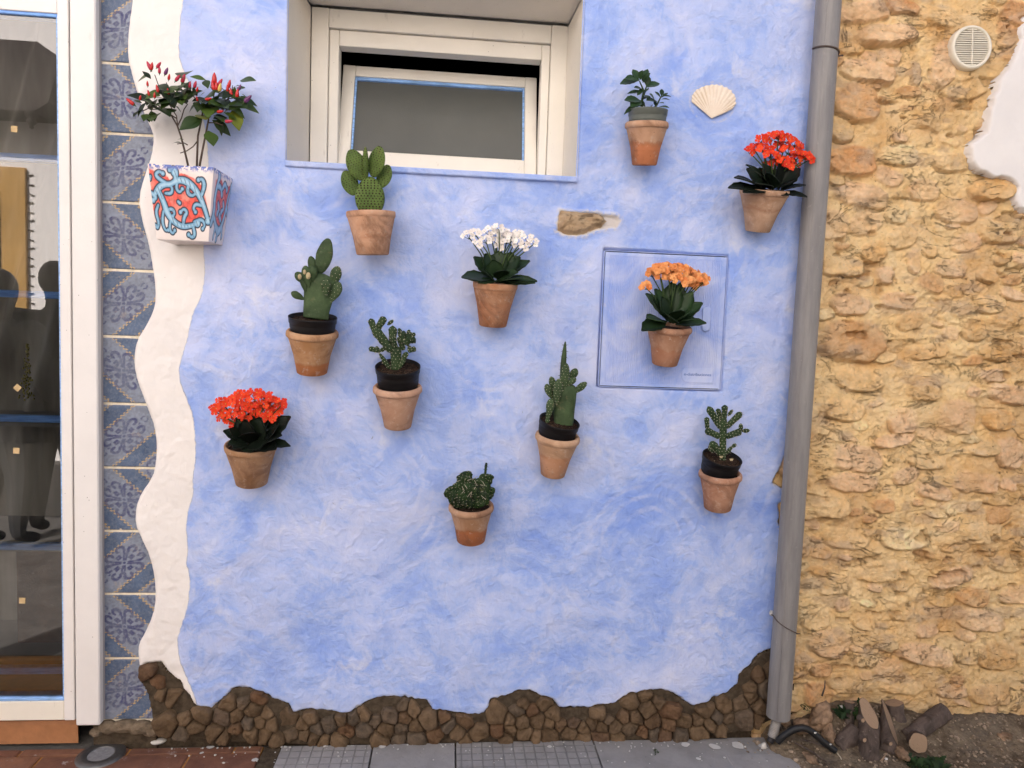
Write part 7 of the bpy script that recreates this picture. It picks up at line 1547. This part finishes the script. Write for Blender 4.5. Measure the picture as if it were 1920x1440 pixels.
M_SLABR = simple('sandy_rock', (.25, .165, .105), .9, .15, .5, 35, .012, 60)
for i, (a, b, w, h_, yy, rot, lab) in enumerate([(1536, 1345, 30, 44, -.05, -.45, 'large flat pinkish rock propped beside the downpipe'), (1552, 1372, 18, 28, -.075, -.35, 'narrow sandy rock leaning on the larger flat rock'), (1782, 1384, 34, 12, -.05, .1, 'flat ochre rock lying right of the logs'), (1690, 1412, 16, 12, -.15, .3, 'small ochre rock in front of the logs'),
        (1505, 1362, 34, 16, -.045, .2, 'low sandy rock behind the black hose'), (1520, 1424, 15, 12, -.14, -.2, 'orange brown rock near the end of the black hose'), (1468, 1350, 16, 12, -.035, 0, 'small grey rock behind the foot of the downpipe'), (1880, 1378, 22, 10, -.06, 0, 'brown rock at the right end of the rubble foot')]):
    v_, f_ = lump(w * .0016 * .6, .028, h_ * .0016 * .6, 26, 16, i + 50, .42, .9); p = P(a, b, yy)
    o = link('rock', new_mesh('rock', v_, f_, M_SLABR), None, Matrix.Translation(p) @ Matrix.Rotation(-rot, 4, 'Y')); tag(o, lab, 'rock')
hp = [(1458, 1391), (1464, 1384), (1474, 1376), (1487, 1368), (1503, 1364), (1517, 1368), (1530, 1379), (1545, 1392), (1558, 1402), (1568, 1409)]
pts = []; 
for i in range(len(hp) - 1):
    for k in range(6): q = k / 6; pts.append(P(hp[i][0] * (1 - q) + hp[i + 1][0] * q, hp[i][1] * (1 - q) + hp[i + 1][1] * q, -.095 - .04 * (i + q) / 9))
for _ in range(3): pts = [pts[0]] + [(pts[i - 1] + pts[i] * 2 + pts[i + 1]) / 4 for i in range(1, len(pts) - 1)] + [pts[-1]]
M_HOSE = simple('black_hose_rubber', (.010, .010, .011), .5, .4, .2, 60)
hs = thing('hose', 'bent black hose lying on the earth below the downpipe', 'hose', pts[0]); Geo().tube(pts, .0105, 14).obj('tube', M_HOSE, hs)
Geo().tube([pts[-1], P(1576, 1420, -.15), P(1582, 1436, -.165)], .0018, 6).obj('wire_end', M_SPINE, hs)
for (a, b) in ((1529, 1376), (1557, 1398)): v_, f_ = lump(.0045, .002, .003, 8, 5, a, .4, .2); link('paint_spot', new_mesh('paint_spot', v_, f_, M_PEB), hs, Matrix.Translation(P(a, b - 2, -.135)))
M_WEED = mat_leaf('weed_leaf', (.008, .020, .006), (.026, .060, .014), .6)
lw = leaf_mesh('leaf', M_WEED, LANCE, .1, .3, .25)
def weed(label, root, n, spread, up_, seed, rng=(12, 26)):
    rp = P(*root); t_ = thing('weed', label, 'weed', rp, 'weeds by the logs'); rg_ = random.Random(seed)
    for i in range(n):
        an = rg_.uniform(-1.4, 1.4); L_ = rg_.uniform(.3, 1) * spread; e = rp + Vector((math.sin(an) * L_, -rg_.random() * .05, math.cos(an) * L_ * up_ * rg_.uniform(.5, 1.1) + .006)); Geo().tube([rp, rp.lerp(e, .5) + Vector((0, -.004, .01)), e], .0009, 4, False).obj('stem', M_WEED, t_)
        for k in range(6):
            q = .35 + .65 * k / 5; p_ = rp.lerp(e, q); d2 = Vector((rg_.uniform(-1, 1), rg_.uniform(-.6, .3), rg_.uniform(-.2, .8))).normalized() * rg_.uniform(*rng) * .0009; put_leaf(lw, 'leaf', t_, p_, p_ + d2, (0, -.6, .8), 1.2)
weed('dark green weed growing from the wall foot behind the stump', (1580, 1345, -.035), 22, .068, 1.1, 3, (14, 30))
weed('dark leafy weed at the bottom edge below the round log face', (1725, 1436, -.165), 26, .075, .6, 4, (16, 34))
weed('tiny green sprout between the downpipe and the flat rock', (1500, 1322, -.02), 3, .02, .6, 5, (5, 9))
weed('tiny yellow green sprout on the grey pavement', (1226, 1408, -.055), 3, .012, .5, 6, (4, 8))
for i, (a0, b0, a1, b1, y0, y1, lab) in enumerate(((1490, 1392, 1560, 1436, -.10, -.16, 'long dry stick lying below the black hose'), (1500, 1386, 1548, 1402, -.09, -.12, 'short dark stick beside the black hose'), (1646, 1434, 1662, 1412, -.165, -.15, 'pale broken stick in front of the logs'), (1541, 1305, 1547, 1276, -.02, -.012, 'thin dry twig standing against the rubble wall'))):
    A_, B_ = P(a0, b0, y0), P(a1, b1, y1); o = Geo().tube([A_, A_.lerp(B_, .5) + Vector((.004, 0, .003)), B_], [.003, .0026, .0014], 7).obj('stick', M_BARK if i != 2 else M_CUT, None); tag(o, lab, 'stick', 'dry sticks by the logs')
for i, (a, b, s_, lab) in enumerate(((1661, 1425, 5, 'small white plaster chip standing in front of the logs'), (1432, 1400, 8, 'pale plaster chip below the end of the downpipe'), (1577, 1326, 4, 'white chip beside the dark weed'))):
    v_, f_ = lump(s_ * .0012, .005, s_ * .0018, 8, 5, i + 80, .4, .6); o = link('plaster_chip', new_mesh('plaster_chip', v_, f_, M_PEB), None, Matrix.Translation(P(a, b, -.155 if i == 0 else (-.06 if i == 1 else -.04)))); tag(o, lab, 'chip')
